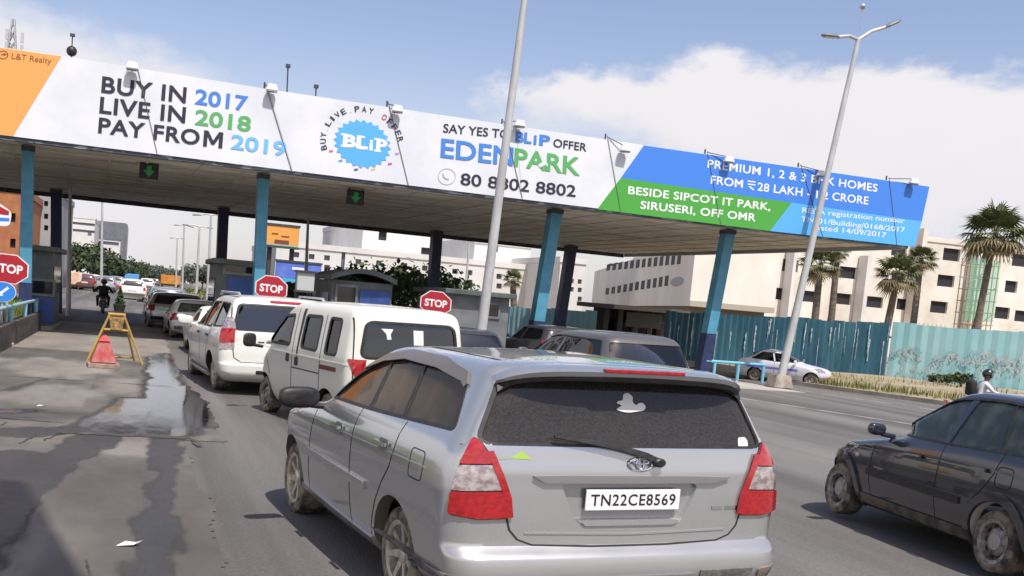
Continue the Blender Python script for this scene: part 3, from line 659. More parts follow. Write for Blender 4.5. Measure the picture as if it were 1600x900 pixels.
# roof-edge drips along the rear edge
for q in range(30):
    p = L0 + ALONG * (L * (q + .5) / 30) + BACK * (DEP - .1); box('drip_spout', p + Vector((-.06, -.06, -.16)), p + Vector((.06, .06, -.03)), DARKST, canopy)
def column(px_top, px_low, dist, wd, m, mb, base_h):
    """vertical-ish rectangular column `dist` behind the banner line, placed on the ray of its head"""
    n = BACK; p0 = FL + BACK * dist
    T = onplane(*px_top, p0, n); Bt = onplane(*px_low, p0, n); d = (T - Bt); d = d / d.z
    T = T + d * (ZB - .02 - T.z); Gd = T - d * (ZB - .02)
    def sec(z0, z1, s, name, mm, par):
        a, b_ = Gd + d * z0, Gd + d * z1; bm = bmesh.new(); q = []
        for p in (a, b_):
            q.append([bm.verts.new(p + ALONG * (sx * s / 2) + BACK * (sy * s / 2)) for sx, sy in ((-1, -1), (1, -1), (1, 1), (-1, 1))])
        for k in range(4): bm.faces.new((q[0][k], q[0][(k + 1) % 4], q[1][(k + 1) % 4], q[1][k]))
        bm.faces.new(q[0][::-1]); bm.faces.new(q[1]); bmesh.ops.recalc_face_normals(bm, faces=bm.faces[:])
        return from_bm(name, bm, mm, par)
    c = sec(base_h, ZB - .02, wd, 'column', m, canopy); sec(0, base_h + .002, wd * 1.06, 'painted_base', mb, c)
    sec(ZB - .16, ZB - .022, wd * 1.12, 'capital_plate', DARKST, c)
    return Gd
G1 = column((44, 240), (40, 440), 1.6, .30, TEAL, NAVY, 1.35)
G2 = column((411, 285), (406, 400), 1.6, .30, TEAL, NAVY, 1.3)
G3 = column((865, 345), (842, 485), 1.6, .36, TEAL, NAVY, 1.45)
G4 = column((1135, 375), (1115, 480), 1.6, .35, TEAL, NAVY, 1.5)
H1 = column((88, 302), (88, 380), 16.5, .42, NAVY, NAVY, 1.2)
H2 = column((349, 332), (346, 400), 16.5, .42, NAVY, NAVY, 1.2)
H3 = column((682, 370), (677, 440), 16.5, .44, NAVY, NAVY, 1.2)
H4 = column((892, 388), (878, 480), 16.5, .44, NAVY, NAVY, 1.2)

# ------------------------------------------------------------------ banner
BP0 = FL - BACK * .06
BT = Vector((25.2, 29.0, ZT))
BN = -BACK
def bp(x, y): return onplane(x, y, BP0, BN)
BWHITE = mat('banner_white_vinyl', (.74, .76, .81), .55, col2=(.66, .685, .74), nscale=.6, bump=.25, bscale=1.6)
BORANGE = mat('banner_orange_vinyl', (.82, .37, .10), .55, bump=.25, bscale=1.6)
BBLUE = mat('banner_blue_vinyl', (.055, .22, .72), .5, bump=.25, bscale=1.6)
BGREEN = mat('banner_green_vinyl', (.07, .36, .05), .5, bump=.25, bscale=1.6)
BLIGHT = mat('banner_light_blue_vinyl', (.10, .42, .86), .5, bump=.25, bscale=1.6)
BINK = mat('banner_dark_ink', (.020, .022, .042), .6)
BTXTB = mat('banner_blue_ink', (.06, .22, .66), .6)
BTXTG = mat('banner_green_ink', (.10, .40, .12), .6)
BTXTL = mat('banner_sky_ink', (.16, .47, .86), .6)
banner = thing('banner', 'long white property advertisement banner with orange, blue and green panels along the canopy front', 'banner')
pl = [bp(-90, 200), bp(20, 213), bp(720, 299.5), bp(1429, 386), bp(1452, 291), bp(1005, 226.5), bp(430, 141), bp(95, 87), bp(-40, 68)]
prism('vinyl_sheet', pl, BN, .05, BWHITE, banner)
def panel(name, px, m, z=.008): return prism(name, [bp(*p) + BN * z for p in px], BN, z - .002, m, banner)
panel('orange_panel', [(-88, 200), (20, 213), (96, 88), (-40, 69)], BORANGE)
panel('blue_panel', [(970, 278), (1440, 346), (1452, 291.6), (1006, 227.2)], BBLUE)
panel('green_panel', [(933, 327), (1203, 361), (1237, 316.6), (970, 278)], BGREEN)
panel('light_blue_panel', [(1203, 361), (1429, 385.6), (1440, 346), (1237, 316.6)], BLIGHT)
for i, (xt, yt, xb, yb) in enumerate([(418, 139, 457, 268), (608, 168, 638, 290), (806, 198, 815, 311)]): panel('sheet_seam', [(xt, yt), (xb, yb), (xb + 1.6, yb), (xt + 1.6, yt)], mat('vinyl_seam', (.55, .57, .62), .6), .004)
def bl(s, x0, y0, x1, y1, hx, hy, m, bold=.02, sp=1., z=.010):
    """lettering whose baseline runs from (x0,y0) to (x1,y1); the capital height at the start is the pixel vector (hx,hy)"""
    o = bp(x0, y0) + BN * z; U = bp(x1, y1) - bp(x0, y0); V = bp(x0 + hx, y0 + hy) - bp(x0, y0)
    return letters('lettering', s, o, U, V, BN, m, banner, bold, .003, sp)
bl('BUY IN', 158, 145, 290, 162, 2, -26, BINK, .024, 1.07); bl('2017', 304, 163, 386, 174.5, 2, -24.5, BTXTB, .022)
bl('LIVE IN', 155, 177, 289, 193, 2, -26, BINK, .024, 1.07); bl('2018', 304, 195, 391, 206.5, 2, -24.5, BTXTG, .022)
bl('PAY FRO', 153, 208, 311, 227.5, 2, -25, BINK, .024, 1.07)
_o, _u, _v = bp(317, 228.4), bp(347, 232) - bp(317, 228.4), bp(319, 203.4) - bp(317, 228.4)
prism('lettering', [_o + BN * .013 + _u * a + _v * c for a, c in [(0, 0), (0, 1), (.22, 1), (.5, .42), (.78, 1), (1, 1), (1, 0), (.80, 0), (.80, .64), (.57, .16), (.43, .16), (.20, .64), (.20, 0)]], BN, .003, BINK, banner); bl('2019', 360, 233, 446, 245, 2, -23.5, BTXTL, .022)
bl('L&T Realty', 18, 92, 80, 100, 1, -9, mat('banner_brown_ink', (.20, .07, .02), .6), .0)
# round mark at the panel's left edge
def ringmark(cx, cy, rx, ry, w_, m, parent, seg=(0, 360), name='emblem', z=.010):
    bm = bmesh.new(); n = 40; A, B = [], []; a0, a1 = seg
    for k in range(n + 1):
        t = math.radians(a0 + (a1 - a0) * k / n); A.append(bm.verts.new(bp(cx + rx * math.cos(t), cy + ry * math.sin(t)) + BN * z)); B.append(bm.verts.new(bp(cx + (rx - w_) * math.cos(t), cy + (ry - w_) * math.sin(t)) + BN * z))
    for k in range(n): bm.faces.new((A[k], A[k + 1], B[k + 1], B[k]))
    return from_bm(name, bm, m, parent)
ringmark(5, 86, 8, 7, 1.6, MATS['banner_brown_ink'], banner); panel('emblem', [(0, 86), (7, 83), (12, 86), (7, 87)], MATS['banner_brown_ink'], .010)
# BLiP rosette
cx, cy = 566, 225; pts = []
for k in range(48):
    t = 2 * math.pi * k / 48 + .06; q = 1 if k % 2 == 0 else .88; pts.append((cx + 45 * q * math.cos(t), cy + 38.5 * q * math.sin(t) + 5.5 * q * math.cos(t)))
panel('rosette', pts, BLIGHT, .010)
WL = mat('banner_white_ink', (.85, .86, .88), .6)
bl('BL', 535, 229, 574.5, 234, 1.5, -20, WL, .045, z=.014); bl('i', 576.5, 235, 582, 235.8, 1, -17, WL, .03, z=.014); bl('P', 587, 236.5, 604, 238.6, 1.5, -20, WL, .045, z=.014)
for x, y in [(535, 229), (561, 232.4), (587, 236.5), (535, 211), (562, 214.4), (587, 218.4)]:
    panel('serif', [(x - 2.5, y + .3), (x + 8, y + 1.6), (x + 8, y - 1.6), (x - 2.5, y - 2.9)], WL, .0165)
for i, ch in enumerate('BUY-LIVE-PAY OFFER'):
    if ch == ' ': continue
    a = math.radians(-196 + i * 178 / 17 + 4); q = 58
    px, py = cx + q * .98 * math.cos(a), cy + 50 * math.sin(a) + 6 * math.cos(a)
    tx, ty = -math.sin(a), math.cos(a); wd = 7.5 if ch not in 'I-' else 3
    o = bp(px - tx * wd / 2, py - ty * wd / 2) + BN * .010
    letters('lettering', ch, o, bp(px + tx * wd / 2, py + ty * wd / 2) - bp(px - tx * wd / 2, py - ty * wd / 2), (bp(px + math.cos(a) * (9 if ch != '-' else 2), py + math.sin(a) * (9 if ch != '-' else 2)) - bp(px, py)), BN, BINK if ch != 'O' else mat('banner_red_ink', (.55, .03, .08), .6), banner, .01, .003)
for x, y, c in [(517, 236, (.7, .15, .2)), (532, 251, (.1, .35, .75)), (556, 265, (.1, .12, .3)), (583, 264, (.75, .6, .1)), (609, 256, (.6, .1, .3)), (620, 240, (.45, .3, .7))]:
    panel('confetti', [(x - 3, y - 1), (x + 3, y - 2), (x + 3.4, y + 1), (x - 2.6, y + 2)], mat('confetti_%d' % x, c, .6), .010)
bl('SAY YES TO', 692, 207, 795, 217, 1, -14, BINK, .012); bl('BL', 805, 222, 830, 225, 1, -17, BTXTB, .04); bl('i', 833, 226, 838, 226.5, 1, -15, BTXTB, .02); bl('P', 842, 227, 859, 229, 1, -17, BTXTB, .04); bl('OFFER', 864, 229.5, 916, 237, 1, -13, BINK, .012)
bl('EDEN', 688, 246, 801, 260, 1.5, -30, BTXTB, .022); bl('PARK', 803, 260, 906, 275, 1.5, -29, BTXTG, .022)
panel('leaf_mark', [(840, 258), (852, 250), (856, 258), (850, 266)], BWHITE, .0145); panel('leaf_mark', [(843, 262), (853, 257), (857, 268)], BTXTG, .0165)
bl('80 8802 8802', 719, 289, 899, 308, 1, -19, BINK, .014)
ringmark(698, 276, 14, 13, 1.0, mat('banner_grey_ink', (.45, .47, .5), .6), banner, name='phone_mark')
ringmark(700, 272, 9, 9, 2.6, MATS['banner_grey_ink'], banner, (80, 190), 'phone_mark')
bl('PREMIUM 1, 2 & 3 BHK HOMES', 1105, 262, 1370, 300, 1, -13, WL, .012, 1.06); bl('FROM', 1110, 287, 1160, 294, 1, -13, WL, .012); bl('28 LAKH - 1.2 CRORE', 1183, 298, 1356, 320, 1, -13, WL, .012, 1.04)
panel('rupee_mark', [(1168, 282), (1180, 283.6), (1180, 285.4), (1168, 283.8)], WL, .011); panel('rupee_mark', [(1168, 286.6), (1180, 288.2), (1180, 290), (1168, 288.4)], WL, .011); panel('rupee_mark', [(1169, 291), (1172, 291), (1179, 297), (1176, 297)], WL, .011)
bl('BESIDE SIPCOT IT PARK,', 981, 303, 1203, 329, 1, -12.5, WL, .018, 1.05); bl('SIRUSERI, OFF OMR', 1000, 326, 1180, 346, 1, -12.5, WL, .018, 1.05)
bl('RERA registration number', 1253, 332, 1413, 349, .6, -8, WL, .0); bl('TN/01/Building/0168/2017', 1251, 346, 1413, 363, .6, -8, WL, .0); bl('dated 14/09/2017', 1273, 359, 1384, 371, .6, -8, WL, .0)

# floodlights on arms over the banner's top edge, each with its stay cable
LAMPW = mat('floodlight_housing', (.78, .78, .76), .5)
LENS = mat('floodlight_lens', (.10, .10, .10), .2, coat=.5)
def floodlight(px, py, sx, sy, bx_, by, lab):
    post = bp(sx, sy); q = onplane(px, py, BP0 + BN * .17, BN); foot = bp(bx_, by) + BN * .015
    t = thing('floodlight', lab, 'floodlight', q, 0, 'floodlights along the banner top')
    bm = bmesh.new(); bevelbox(bm, (0, 0, .02), (.32, .17, .18), .03)
    for v in bm.verts:
        if v.co.z > .05: v.co.x *= .72; v.co.y *= .7
    from_bm('housing', bm, LAMPW, t)
    box('lens', (-.14, -.07, -.10), (.14, .07, -.072), LENS, t, .005)
    tubes('arm', [[post - q + UPW * .06, Vector((0, .06, .10))]], .013, DARKST, t, 8)
    tubes('stay_cable', [[post - q + BN * .02 + UPW * .1, foot - q]], .009, mat('cable_grey', (.16, .16, .17), .6), t, 6)
    tubes('post', [[post - q - BN * .1 - UPW * .25, post - q - BN * .1 + UPW * .16]], .025, DARKST, t, 8)
    return t
for px, py, sx, sy, fx, fy, lab in [(207, 104, 214, 110, 246, 242, 'white floodlight above the word BUY on the banner'), (425, 138, 414, 137, 456, 268, 'white floodlight on the banner edge between the 2017 text and the blue rosette'),
        (621, 171, 606, 166, 638, 290, 'white floodlight just right of the blue rosette'), (812, 194, 786, 194, 816, 310, 'white floodlight above the OFFER text beside the near light pole'), (977, 233, 948, 217, 970, 334, 'white floodlight at the white corner before the blue panel'),
        (1139, 250, 1104, 241, 1126, 350, 'white floodlight above the word PREMIUM'), (1284, 272, 1250, 262, 1286, 372, 'white floodlight beside the double arm street lamp'), (1428, 284, 1388, 282, 1401, 383, 'white floodlight at the right end of the banner')]: floodlight(px, py, sx, sy, fx, fy, lab)
# siren ball and short mast at the banner's upper left, thin aerials, lattice mast
q = onplane(112, 80, BP0 - BN * .3, BN)
t = thing('siren', 'round black siren on the banner top at the orange corner', 'siren', q)
bm = bmesh.new(); bmesh.ops.create_uvsphere(bm, u_segments=20, v_segments=12, radius=.13); from_bm('horn', bm, BLACK, t, 60)
tubes('stem', [[(0, 0, -.3), (0, 0, .42)]], .015, DARKST, t, 8); box('tip', (-.06, -.04, .36), (.06, .04, .43), DARKST, t)
for x, y0, y1, lab in [(450, 146, 104, 'thin tall aerial standing on the canopy behind the banner'), (494, 150, 136, 'short stubby aerial on the canopy left of the rosette')]:
    a = onplane(x, y0, BP0 + BACK * 1.2, BN); b_ = onplane(x, y1, BP0 + BACK * 1.2, BN); o = tubes('aerial', [[a - UPW * .8, b_]], .02, DARKST); tag(o, lab, 'aerial')
    box('aerial_head', b_ - Vector((.06, .06, .03)), b_ + Vector((.06, .06, .06)), DARKST, o)
def mast(px, py, Y, wd, lab):
    P = at(px, py, Y); bm = bmesh.new(); h = P.z
    for sx, sy in ((-1, -1), (1, -1), (1, 1), (-1, 1)): tube(bm, [P + Vector((sx * wd, sy * wd, -h)), P + Vector((sx * .1, sy * .1, 0))], .09, 6)
    n = 24
    for k in range(n):
        t0, t1 = k / n, (k + 1) / n
        for (ax, ay), (cx_, cy_) in (((-1, -1), (1, -1)), ((1, -1), (1, 1)), ((1, 1), (-1, 1)), ((-1, 1), (-1, -1))):
            w0, w1 = wd * (1 - t0) + .1 * t0, wd * (1 - t1) + .1 * t1
            tube(bm, [P + Vector((ax * w0, ay * w0, -h * (1 - t0))), P + Vector((cx_ * w1, cy_ * w1, -h * (1 - t1)))], .05, 4); tube(bm, [P + Vector((cx_ * w0, cy_ * w0, -h * (1 - t0))), P + Vector((ax * w1, ay * w1, -h * (1 - t1)))], .05, 4)
    t = thing('lattice_mast', lab, 'mast', (P.x, P.y, 0))
    o = from_bm('lattice', bm, GALV, t); o.matrix_parent_inverse = Matrix.Translation((-P.x, -P.y, 0))
    for a in range(3):
        for z in (.9, 2.1, 3.0):
            c = Vector((.9 * math.cos(a * 2.1), .9 * math.sin(a * 2.1), h - z - h * .03)); box('antenna_panel', c - Vector((.14, .1, .5)), c + Vector((.14, .1, .5)), mat('antenna_grey', (.45, .46, .47), .5), t)
mast(21, 30, 112, 2.4, 'grey lattice telecom mast behind the orange end of the banner')

# lane signal boxes under the canopy
for px, py, lab in [(233, 268, 'black lane signal box with green arrow under the canopy, over the open left lane'), (556, 309, 'black lane signal box with green arrow under the canopy, below the blue rosette')]:
    P = onplane(px, py, FL + BACK * 2.5, BN); t = thing('lane_signal', lab, 'signal', P, math.atan2(ALONG.y, ALONG.x), 'lane signals under the canopy')
    box('housing', (-.26, 0, -.2), (.26, .15, .24), BLACK, t, .01); tubes('bracket', [[(s_ * .2, .07, .23), (s_ * .2, .07, ZB - P.z)] for s_ in (-1, 1)], .02, DARKST, t, 6)
    gm = mat('signal_green', (.02, .16, .05), .5, emit=(.02, .45, .10, .10))
    prism('arrow', [(0, -.006, -.15), (.16, -.006, .03), (.06, -.006, .03), (.06, -.006, .16), (-.06, -.006, .16), (-.06, -.006, .03), (-.16, -.006, .03)], (0, -1, 0), .005, gm, t)

# ------------------------------------------------------------------ vehicles near the camera
SILVER = paint('silver_paint', (.50, .51, .515), .20, .66, damt=.32, coat=1.)
WHITEC = paint('white_paint', (.76, .76, .72), .30, damt=.28)
IVORY = paint('ivory_paint', (.72, .71, .64), .34, damt=.30)
NIGHT = paint('dark_blue_paint', (.012, .017, .030), .16, damt=.12, coat=1.)
GREYC = paint('grey_paint', (.13, .125, .12), .35, .4, damt=.35)
CHAR = paint('charcoal_paint', (.03, .032, .036), .3, damt=.3)
mirror2 = lambda o: [(-x, y) for x, y in o][::-1]

def innova():
    lv = [(.22, -.72, 3.40, .76), (.30, -.94, 3.52, .82), (.36, -1.0, 3.60, .85), (.46, -1.03, 3.63, .865), (.55, -1.02, 3.63, .872), (.585, -.985, 3.62, .874), (.62, -.945, 3.60, .877), (.80, -.94, 3.57, .884), (.92, -.935, 3.50, .884),
          (1.0, -.93, 3.25, .880), (1.08, -.925, 2.85, .872), (1.16, -.91, 2.40, .858), (1.22, -.90, 2.17, .838), (1.27, -.885, 2.06, .815), (1.45, -.84, 1.80, .745), (1.60, -.795, 1.52, .69), (1.67, -.775, 1.36, .66), (1.705, -.75, 1.22, .625), (1.73, -.70, 1.0, .55), (1.745, -.60, .8, .42)]
    win = roundpoly([(1.76, 1.215), (1.52, 1.43), (1.12, 1.60), (.69, 1.665), (.05, 1.66), (-.42, 1.61), (-.49, 1.57), (-.66, 1.30), (.26, 1.262), (.84, 1.24)], [.02, .1, .2, .2, .2, .08, .05, .05, .1, .1])
    rear = roundpoly([(-.615, 1.65), (-.745, 1.245), (.745, 1.245), (.615, 1.65)], .07)
    ws = roundpoly([(-.62, 1.66), (-.76, 1.26), (.76, 1.26), (.62, 1.66)], .06)
    rec = roundpoly([(-.36, 1.01), (-.27, .745), (.27, .745), (.36, 1.01)], .05)
    c = Car('minivan', 'silver minivan with red and clear tail lamps filling the foreground', 'minivan', (2.65, 5.933, .118, 1.27, .872, .87, -.013), lv, SILVER,
            arches=[(0, .34, .40), (2.72, .34, .40)], wins=[('LR', win), ('B', rear), ('F', ws)], cuts=[(-3, -.895, rec)], cab=(.45, 1.69), cabm=CABING, cr=(.17, .3), bow=(.045, .15), taper=(.02, .06), cabyf=2.05, nz=.02)
    # glass
    d = c.decal
    for o_, m_ in (([(1.76, 1.215), (1.52, 1.43), (1.12, 1.60), (.97, 1.63), (.82, 1.24)], GBROWN), ([(.84, 1.24), (.98, 1.62), (.69, 1.665), (.31, 1.665), (.16, 1.265)], GBROWN), ([(.18, 1.265), (.33, 1.665), (.05, 1.66), (-.42, 1.61), (-.49, 1.57), (-.66, 1.30)], GBROWN)):
        d('side_window', o_, 'L', m_, -.012, .004, both=True)
    for l_ in ([(.83, 1.235), (.98, 1.64)], [(.17, 1.26), (.32, 1.672)]): c.strip('pillar', l_, .04, 'L', BLACK, -.006, .012, both=True)
    visor = mat('rain_visor_smoke', (.16, .14, .12), .35, coat=.25)
    c.strip('rain_visor', [(1.45, 1.49), (1.10, 1.605), (.69, 1.665), (.05, 1.662), (-.42, 1.612), (-.50, 1.56)], [.02, .055, .07, .075, .07, .03], 'L', visor, .012, .012, both=True)
    wl = win + [win[0]]; c.strip('window_rubber', wl, .022, 'L', BLACK, .003, .01, both=True)
    d('rear_window', rear, 'B', GREAR, -.012, .005)
    c.strip('rear_window_rubber', rear + [rear[0]], .018, 'B', BLACK, .001, .008)
    d('windscreen', ws, 'F', GMED, -.012, .004)
    for x, y in ((-.4, .95), (.4, .95), (-.4, .12), (.4, .12)): c.seat(x, y, .60, SEATB)
    # tail lamps round the corner
    v40 = ((.64, .768, 0), (.768, -.64, 0)); v40r = ((-.64, .768, 0), (.768, .64, 0))
    def lamp(view, s_):
        f = lambda o_: [(s_ * x, z) for x, z in o_]
        full = [(-.062, 1.28), (-.02, 1.262), (.022, 1.20), (.076, 1.06), (.116, .92), (.132, .79), (.02, .785), (-.118, .805), (-.113, .92), (-.098, 1.05), (-.080, 1.17)]
        b_ = d('tail_lamp', roundpoly(f(full), .02), view, BLACK, .010, .03, .05)
        d('red_lens', roundpoly(f([(-.058, 1.272), (-.022, 1.255), (.018, 1.195), (.048, 1.125), (-.086, 1.115), (-.077, 1.17)]), .015), view, REDL, .020, .012, .04, b_)
        d('clear_lens', roundpoly(f([(-.087, 1.108), (.050, 1.118), (.074, 1.05), (.095, .968), (-.107, .955), (-.096, 1.04)]), .01), view, CLEARL, .018, .012, .04, b_)
        d('red_lens', roundpoly(f([(-.109, .948), (.097, .961), (.114, .89), (.126, .797), (.02, .792), (-.113, .813), (-.112, .88)]), .015), view, REDL, .021, .012, .04, b_)
        c.strip('lens_edge', f([(.024, 1.2), (.078, 1.06), (.117, .92), (.130, .80)]), .026, view, REDL, .022, .010, b_)
    lamp(v40, 1); lamp(v40r, -1)
    # tailgate
    c.strip('panel_gap', [(-.80, 1.23), (-.74, 1.12), (-.655, .92), (-.605, .79), (-.59, .72), (-.55, .66), (-.48, .625), (-.2, .612), (.2, .612), (.48, .625), (.55, .66), (.59, .72), (.605, .79), (.655, .92), (.74, 1.12), (.80, 1.23)], .010, 'B', SEAMM)
    c.strip('tailgate_crease', [(-.52, .70), (0, .685), (.52, .70)], .012, 'B', SILVER, .006, .01)
    d('chrome_garnish', roundpoly([(-.50, 1.058), (-.44, 1.014), (.44, 1.014), (.53, 1.052), (.3, 1.06), (-.3, 1.062)], .012), 'B', CHROME, .028, .03, .05)
    d('recess_lip', roundpoly([(-.26, .772), (-.23, .742), (.23, .742), (.26, .772)], .01), 'B', SILVER, .012, .03, .05)
    c.plate('TN22CE8569', .012, -.928, .905, .49, .135, PLATEW)
    # emblem: three ovals
    P, n = c.hit(.035, 1.135, 'B'); em = None
    for rx, rz, ox, oz in ((.062, .042, 0, 0), (.020, .040, 0, .001), (.042, .016, 0, .016)):
        bm = bmesh.new(); pts = [Vector((P.x + ox + rx * math.cos(t), P.y - .012, P.z + oz + rz * math.sin(t))) for t in [2 * math.pi * k / 28 for k in range(29)]]; tube(bm, pts, .006, 6); em = from_bm('emblem', bm, CHROME, em or c.root, 50)
    c.strip('wiper', [(.13, 1.145), (.05, 1.19), (-.08, 1.232), (-.22, 1.262), (-.40, 1.292)], [.030, .034, .026, .030, .012], 'B', BLACK, .045, .022)
    bm = bmesh.new(); P, n = c.hit(.12, 1.15, 'B'); lathe(bm, [(.03, 0), (.03, .05), (.02, .06)], 'z', 16)
    for v in bm.verts: v.co = Vector((v.co.x, -v.co.z, v.co.y)) + P
    bmesh.ops.recalc_face_normals(bm, faces=bm.faces[:]); from_bm('wiper_pivot', bm, BLACK, c.root, 40)
    STK = mat('sticker_white', (.72, .72, .70), .6); 
    d('sticker', roundpoly([(-.075, 1.475), (-.03, 1.46), (.0, 1.46), (.075, 1.475), (.085, 1.50), (.07, 1.525), (.045, 1.52), (.035, 1.505), (.015, 1.525), (.02, 1.56), (-.005, 1.585), (-.03, 1.575), (-.035, 1.535), (-.06, 1.53), (-.07, 1.515), (-.04, 1.505)], .01), 'B', STK, -.006, .003, .03, label='white seated figure sticker on the rear window')
    d('sticker', roundpoly([(.60, 1.31), (.595, 1.255), (.655, 1.255), (.655, 1.29), (.64, 1.315)], .008), 'B', STK, -.005, .004, .03, label='small white square sticker in the corner of the rear window')
    GR = mat('sticker_green', (.36, .52, .08), .5)
    d('sticker', [(-.60, 1.160), (-.545, 1.205), (-.50, 1.155)], 'B', GR, .004, .004, .03, label='green triangular leaf sticker on the tailgate'); d('badge', roundpoly([(-.69, 1.170), (-.69, 1.152), (-.605, 1.152), (-.605, 1.170)], .004), 'B', mat('badge_grey', (.30, .36, .28), .5), .003, .003, .03)
    for x0, x1 in ((.44, .50), (.515, .555), (.56, .585)): c.strip('badge', [(x0, .845), (x1, .845)], .026, 'B', CHROME if x0 > .5 else mat('badge_dark', (.2, .2, .2), .4), .004, .006)
    # high spoiler with dark under-lip and brake lamp
    bm = bmesh.new(); S = []
    for k in range(25):
        x = -.645 + 1.29 * k / 24; q = abs(x) / .645; e = q ** 8; y0 = -.96 + .10 * q ** 2 + .12 * e; zz = 1.735 - .030 * q ** 2 - .07 * e
        S.append([bm.verts.new((x, y, z)) for y, z in ((-.60, zz + .012), (y0 + .05, zz + .010), (y0, zz - .012), (y0 + .02, zz - .045 + .01 * e), (-.70, zz - .055))])
    for k in range(24):
        for j in range(5): bm.faces.new((S[k][j], S[k][(j + 1) % 5], S[k + 1][(j + 1) % 5], S[k + 1][j]))
    bm.faces.new(S[0]); bm.faces.new(S[-1]); bmesh.ops.recalc_face_normals(bm, faces=bm.faces[:])
    sp = from_bm('spoiler', bm, SILVER, c.root, 40)
    bm = bmesh.new(); S = []
    for k in range(25):
        x = -.64 + 1.28 * k / 24; q = abs(x) / .645; e = q ** 8; y0 = -.945 + .10 * q ** 2 + .12 * e; zz = 1.690 - .030 * q ** 2 - .07 * e
        S.append([bm.verts.new((x, y, z)) for y, z in ((-.74, zz), (y0, zz - .0), (y0 + .015, zz - .028), (-.76, zz - .04))])
    for k in range(24):
        for j in range(4): bm.faces.new((S[k][j], S[k][(j + 1) % 4], S[k + 1][(j + 1) % 4], S[k + 1][j]))
    bm.faces.new(S[0]); bm.faces.new(S[-1]); bmesh.ops.recalc_face_normals(bm, faces=bm.faces[:])
    from_bm('under_lip', bm, BLACK, sp, 40)
    box('brake_lamp', (-.205, -.972, 1.718), (.205, -.925, 1.742), REDL, sp, .006)
    # bumper
    for sg in (-1, 1): c.strip('bumper_step', [(sg * .36, .425), (sg * .66, .425)], .05, 'B', mat('step_grey', (.10, .10, .10), .7, col2=(.2, .19, .17), nscale=30), .012, .02)
    c.strip('bumper_chrome_strip', [(-.33, .42), (.33, .42)], .022, 'B', CHROME, .014, .016)
    for sg in (-1, 1): c.decal('bumper_corner', roundpoly([(sg * .70, .445), (sg * .70, .375), (sg * .86, .375), (sg * .86, .445)], .02), 'B', mat('corner_grey', (.12, .115, .11), .8, col2=(.26, .22, .17), nscale=8), .014, .03)
    # side fittings
    for l_ in ([(1.93, 1.205), (1.99, 1.05), (2.05, .85), (2.10, .62), (2.12, .36)], [(.90, 1.225), (.93, 1.0), (.93, .62), (.92, .36)], [(.02, 1.25), (.06, 1.05), (.10, .93), (.22, .80), (.36, .62), (.44, .45), (.47, .36)], [(2.1, .36), (.47, .345)]): c.strip('panel_gap', l_, .010, 'L', SEAMM, both=True)
    c.strip('side_moulding', [(2.06, .705), (.55, .70)], .062, 'L', SILVER, .018, .02, both=True)
    c.strip('sill_skirt', [(2.30, .335), (.44, .30)], .10, 'L', SILVER, .020, .03, both=True)
    c.strip('shoulder_crease', [(3.1, .955), (2, 1.0), (.9, 1.005), (-.5, 1.03)], .012, 'L', SILVER, .004, .01, both=True)
    for y, z in ((1.27, 1.02), (.26, 1.05)):
        b_ = c.decal('handle_cup', roundpoly([(y - .09, z - .045), (y + .09, z - .045), (y + .09, z + .045), (y - .09, z + .045)], .04), 'L', mat('handle_recess', (.16, .165, .17), .5, .3), .004, .008, .03, both=True)
        c.strip('door_handle', [(y - .10, z + .012), (y + .10, z + .008)], [.026, .034], 'L', CHROME, .035, .022)
        c.strip('door_handle', [(y - .10, z + .012), (y + .10, z + .008)], [.026, .034], 'R', CHROME, .035, .022)
    fl = roundpoly([(-.46, .93), (-.24, .93), (-.24, 1.12), (-.46, 1.12)], .04); c.strip('fuel_flap_gap', fl + [fl[0]], .007, 'L', SEAMM)
    for sg in (-1, 1): c.mirror(sg * 1.0, 1.84, 1.19, BLACK if sg < 0 else SILVER, .25, .13, .18)
    for x in (-.52, .52): c.strip('roof_groove', [(x, .7), (x * 1.03, -.45)], .014, 'T', SEAMM, .002, .004)
    d('head_lamp', roundpoly([(2.95, .95), (3.35, .86), (3.3, .68), (3.05, .74)], .05), 'L', CLEARL, .006, .02, both=True)
    d('fog_lamp', roundpoly([(3.40, .62), (3.52, .62), (3.52, .54), (3.40, .54)], .03), 'L', CHROME, .02, .03, .03)
    d('bumper_front_grille', roundpoly([(-.5, .5), (.5, .5), (.6, .85), (-.6, .85)], .05), 'F', BLACK, .004, .02)
    for y in (0, 2.72):
        for x in (-.835, .835): c.wheel(x, y, .335, .215)
    for x in (-.66, .66): box('mud_flap', (x - .13, -.43, .14), (x + .13, -.41, .42), BLACK, c.root)
    tubes('exhaust', [[(.45, -.5, .27), (.45, -1.0, .27)]], .03, STEEL, c.root)
    return c
innova()

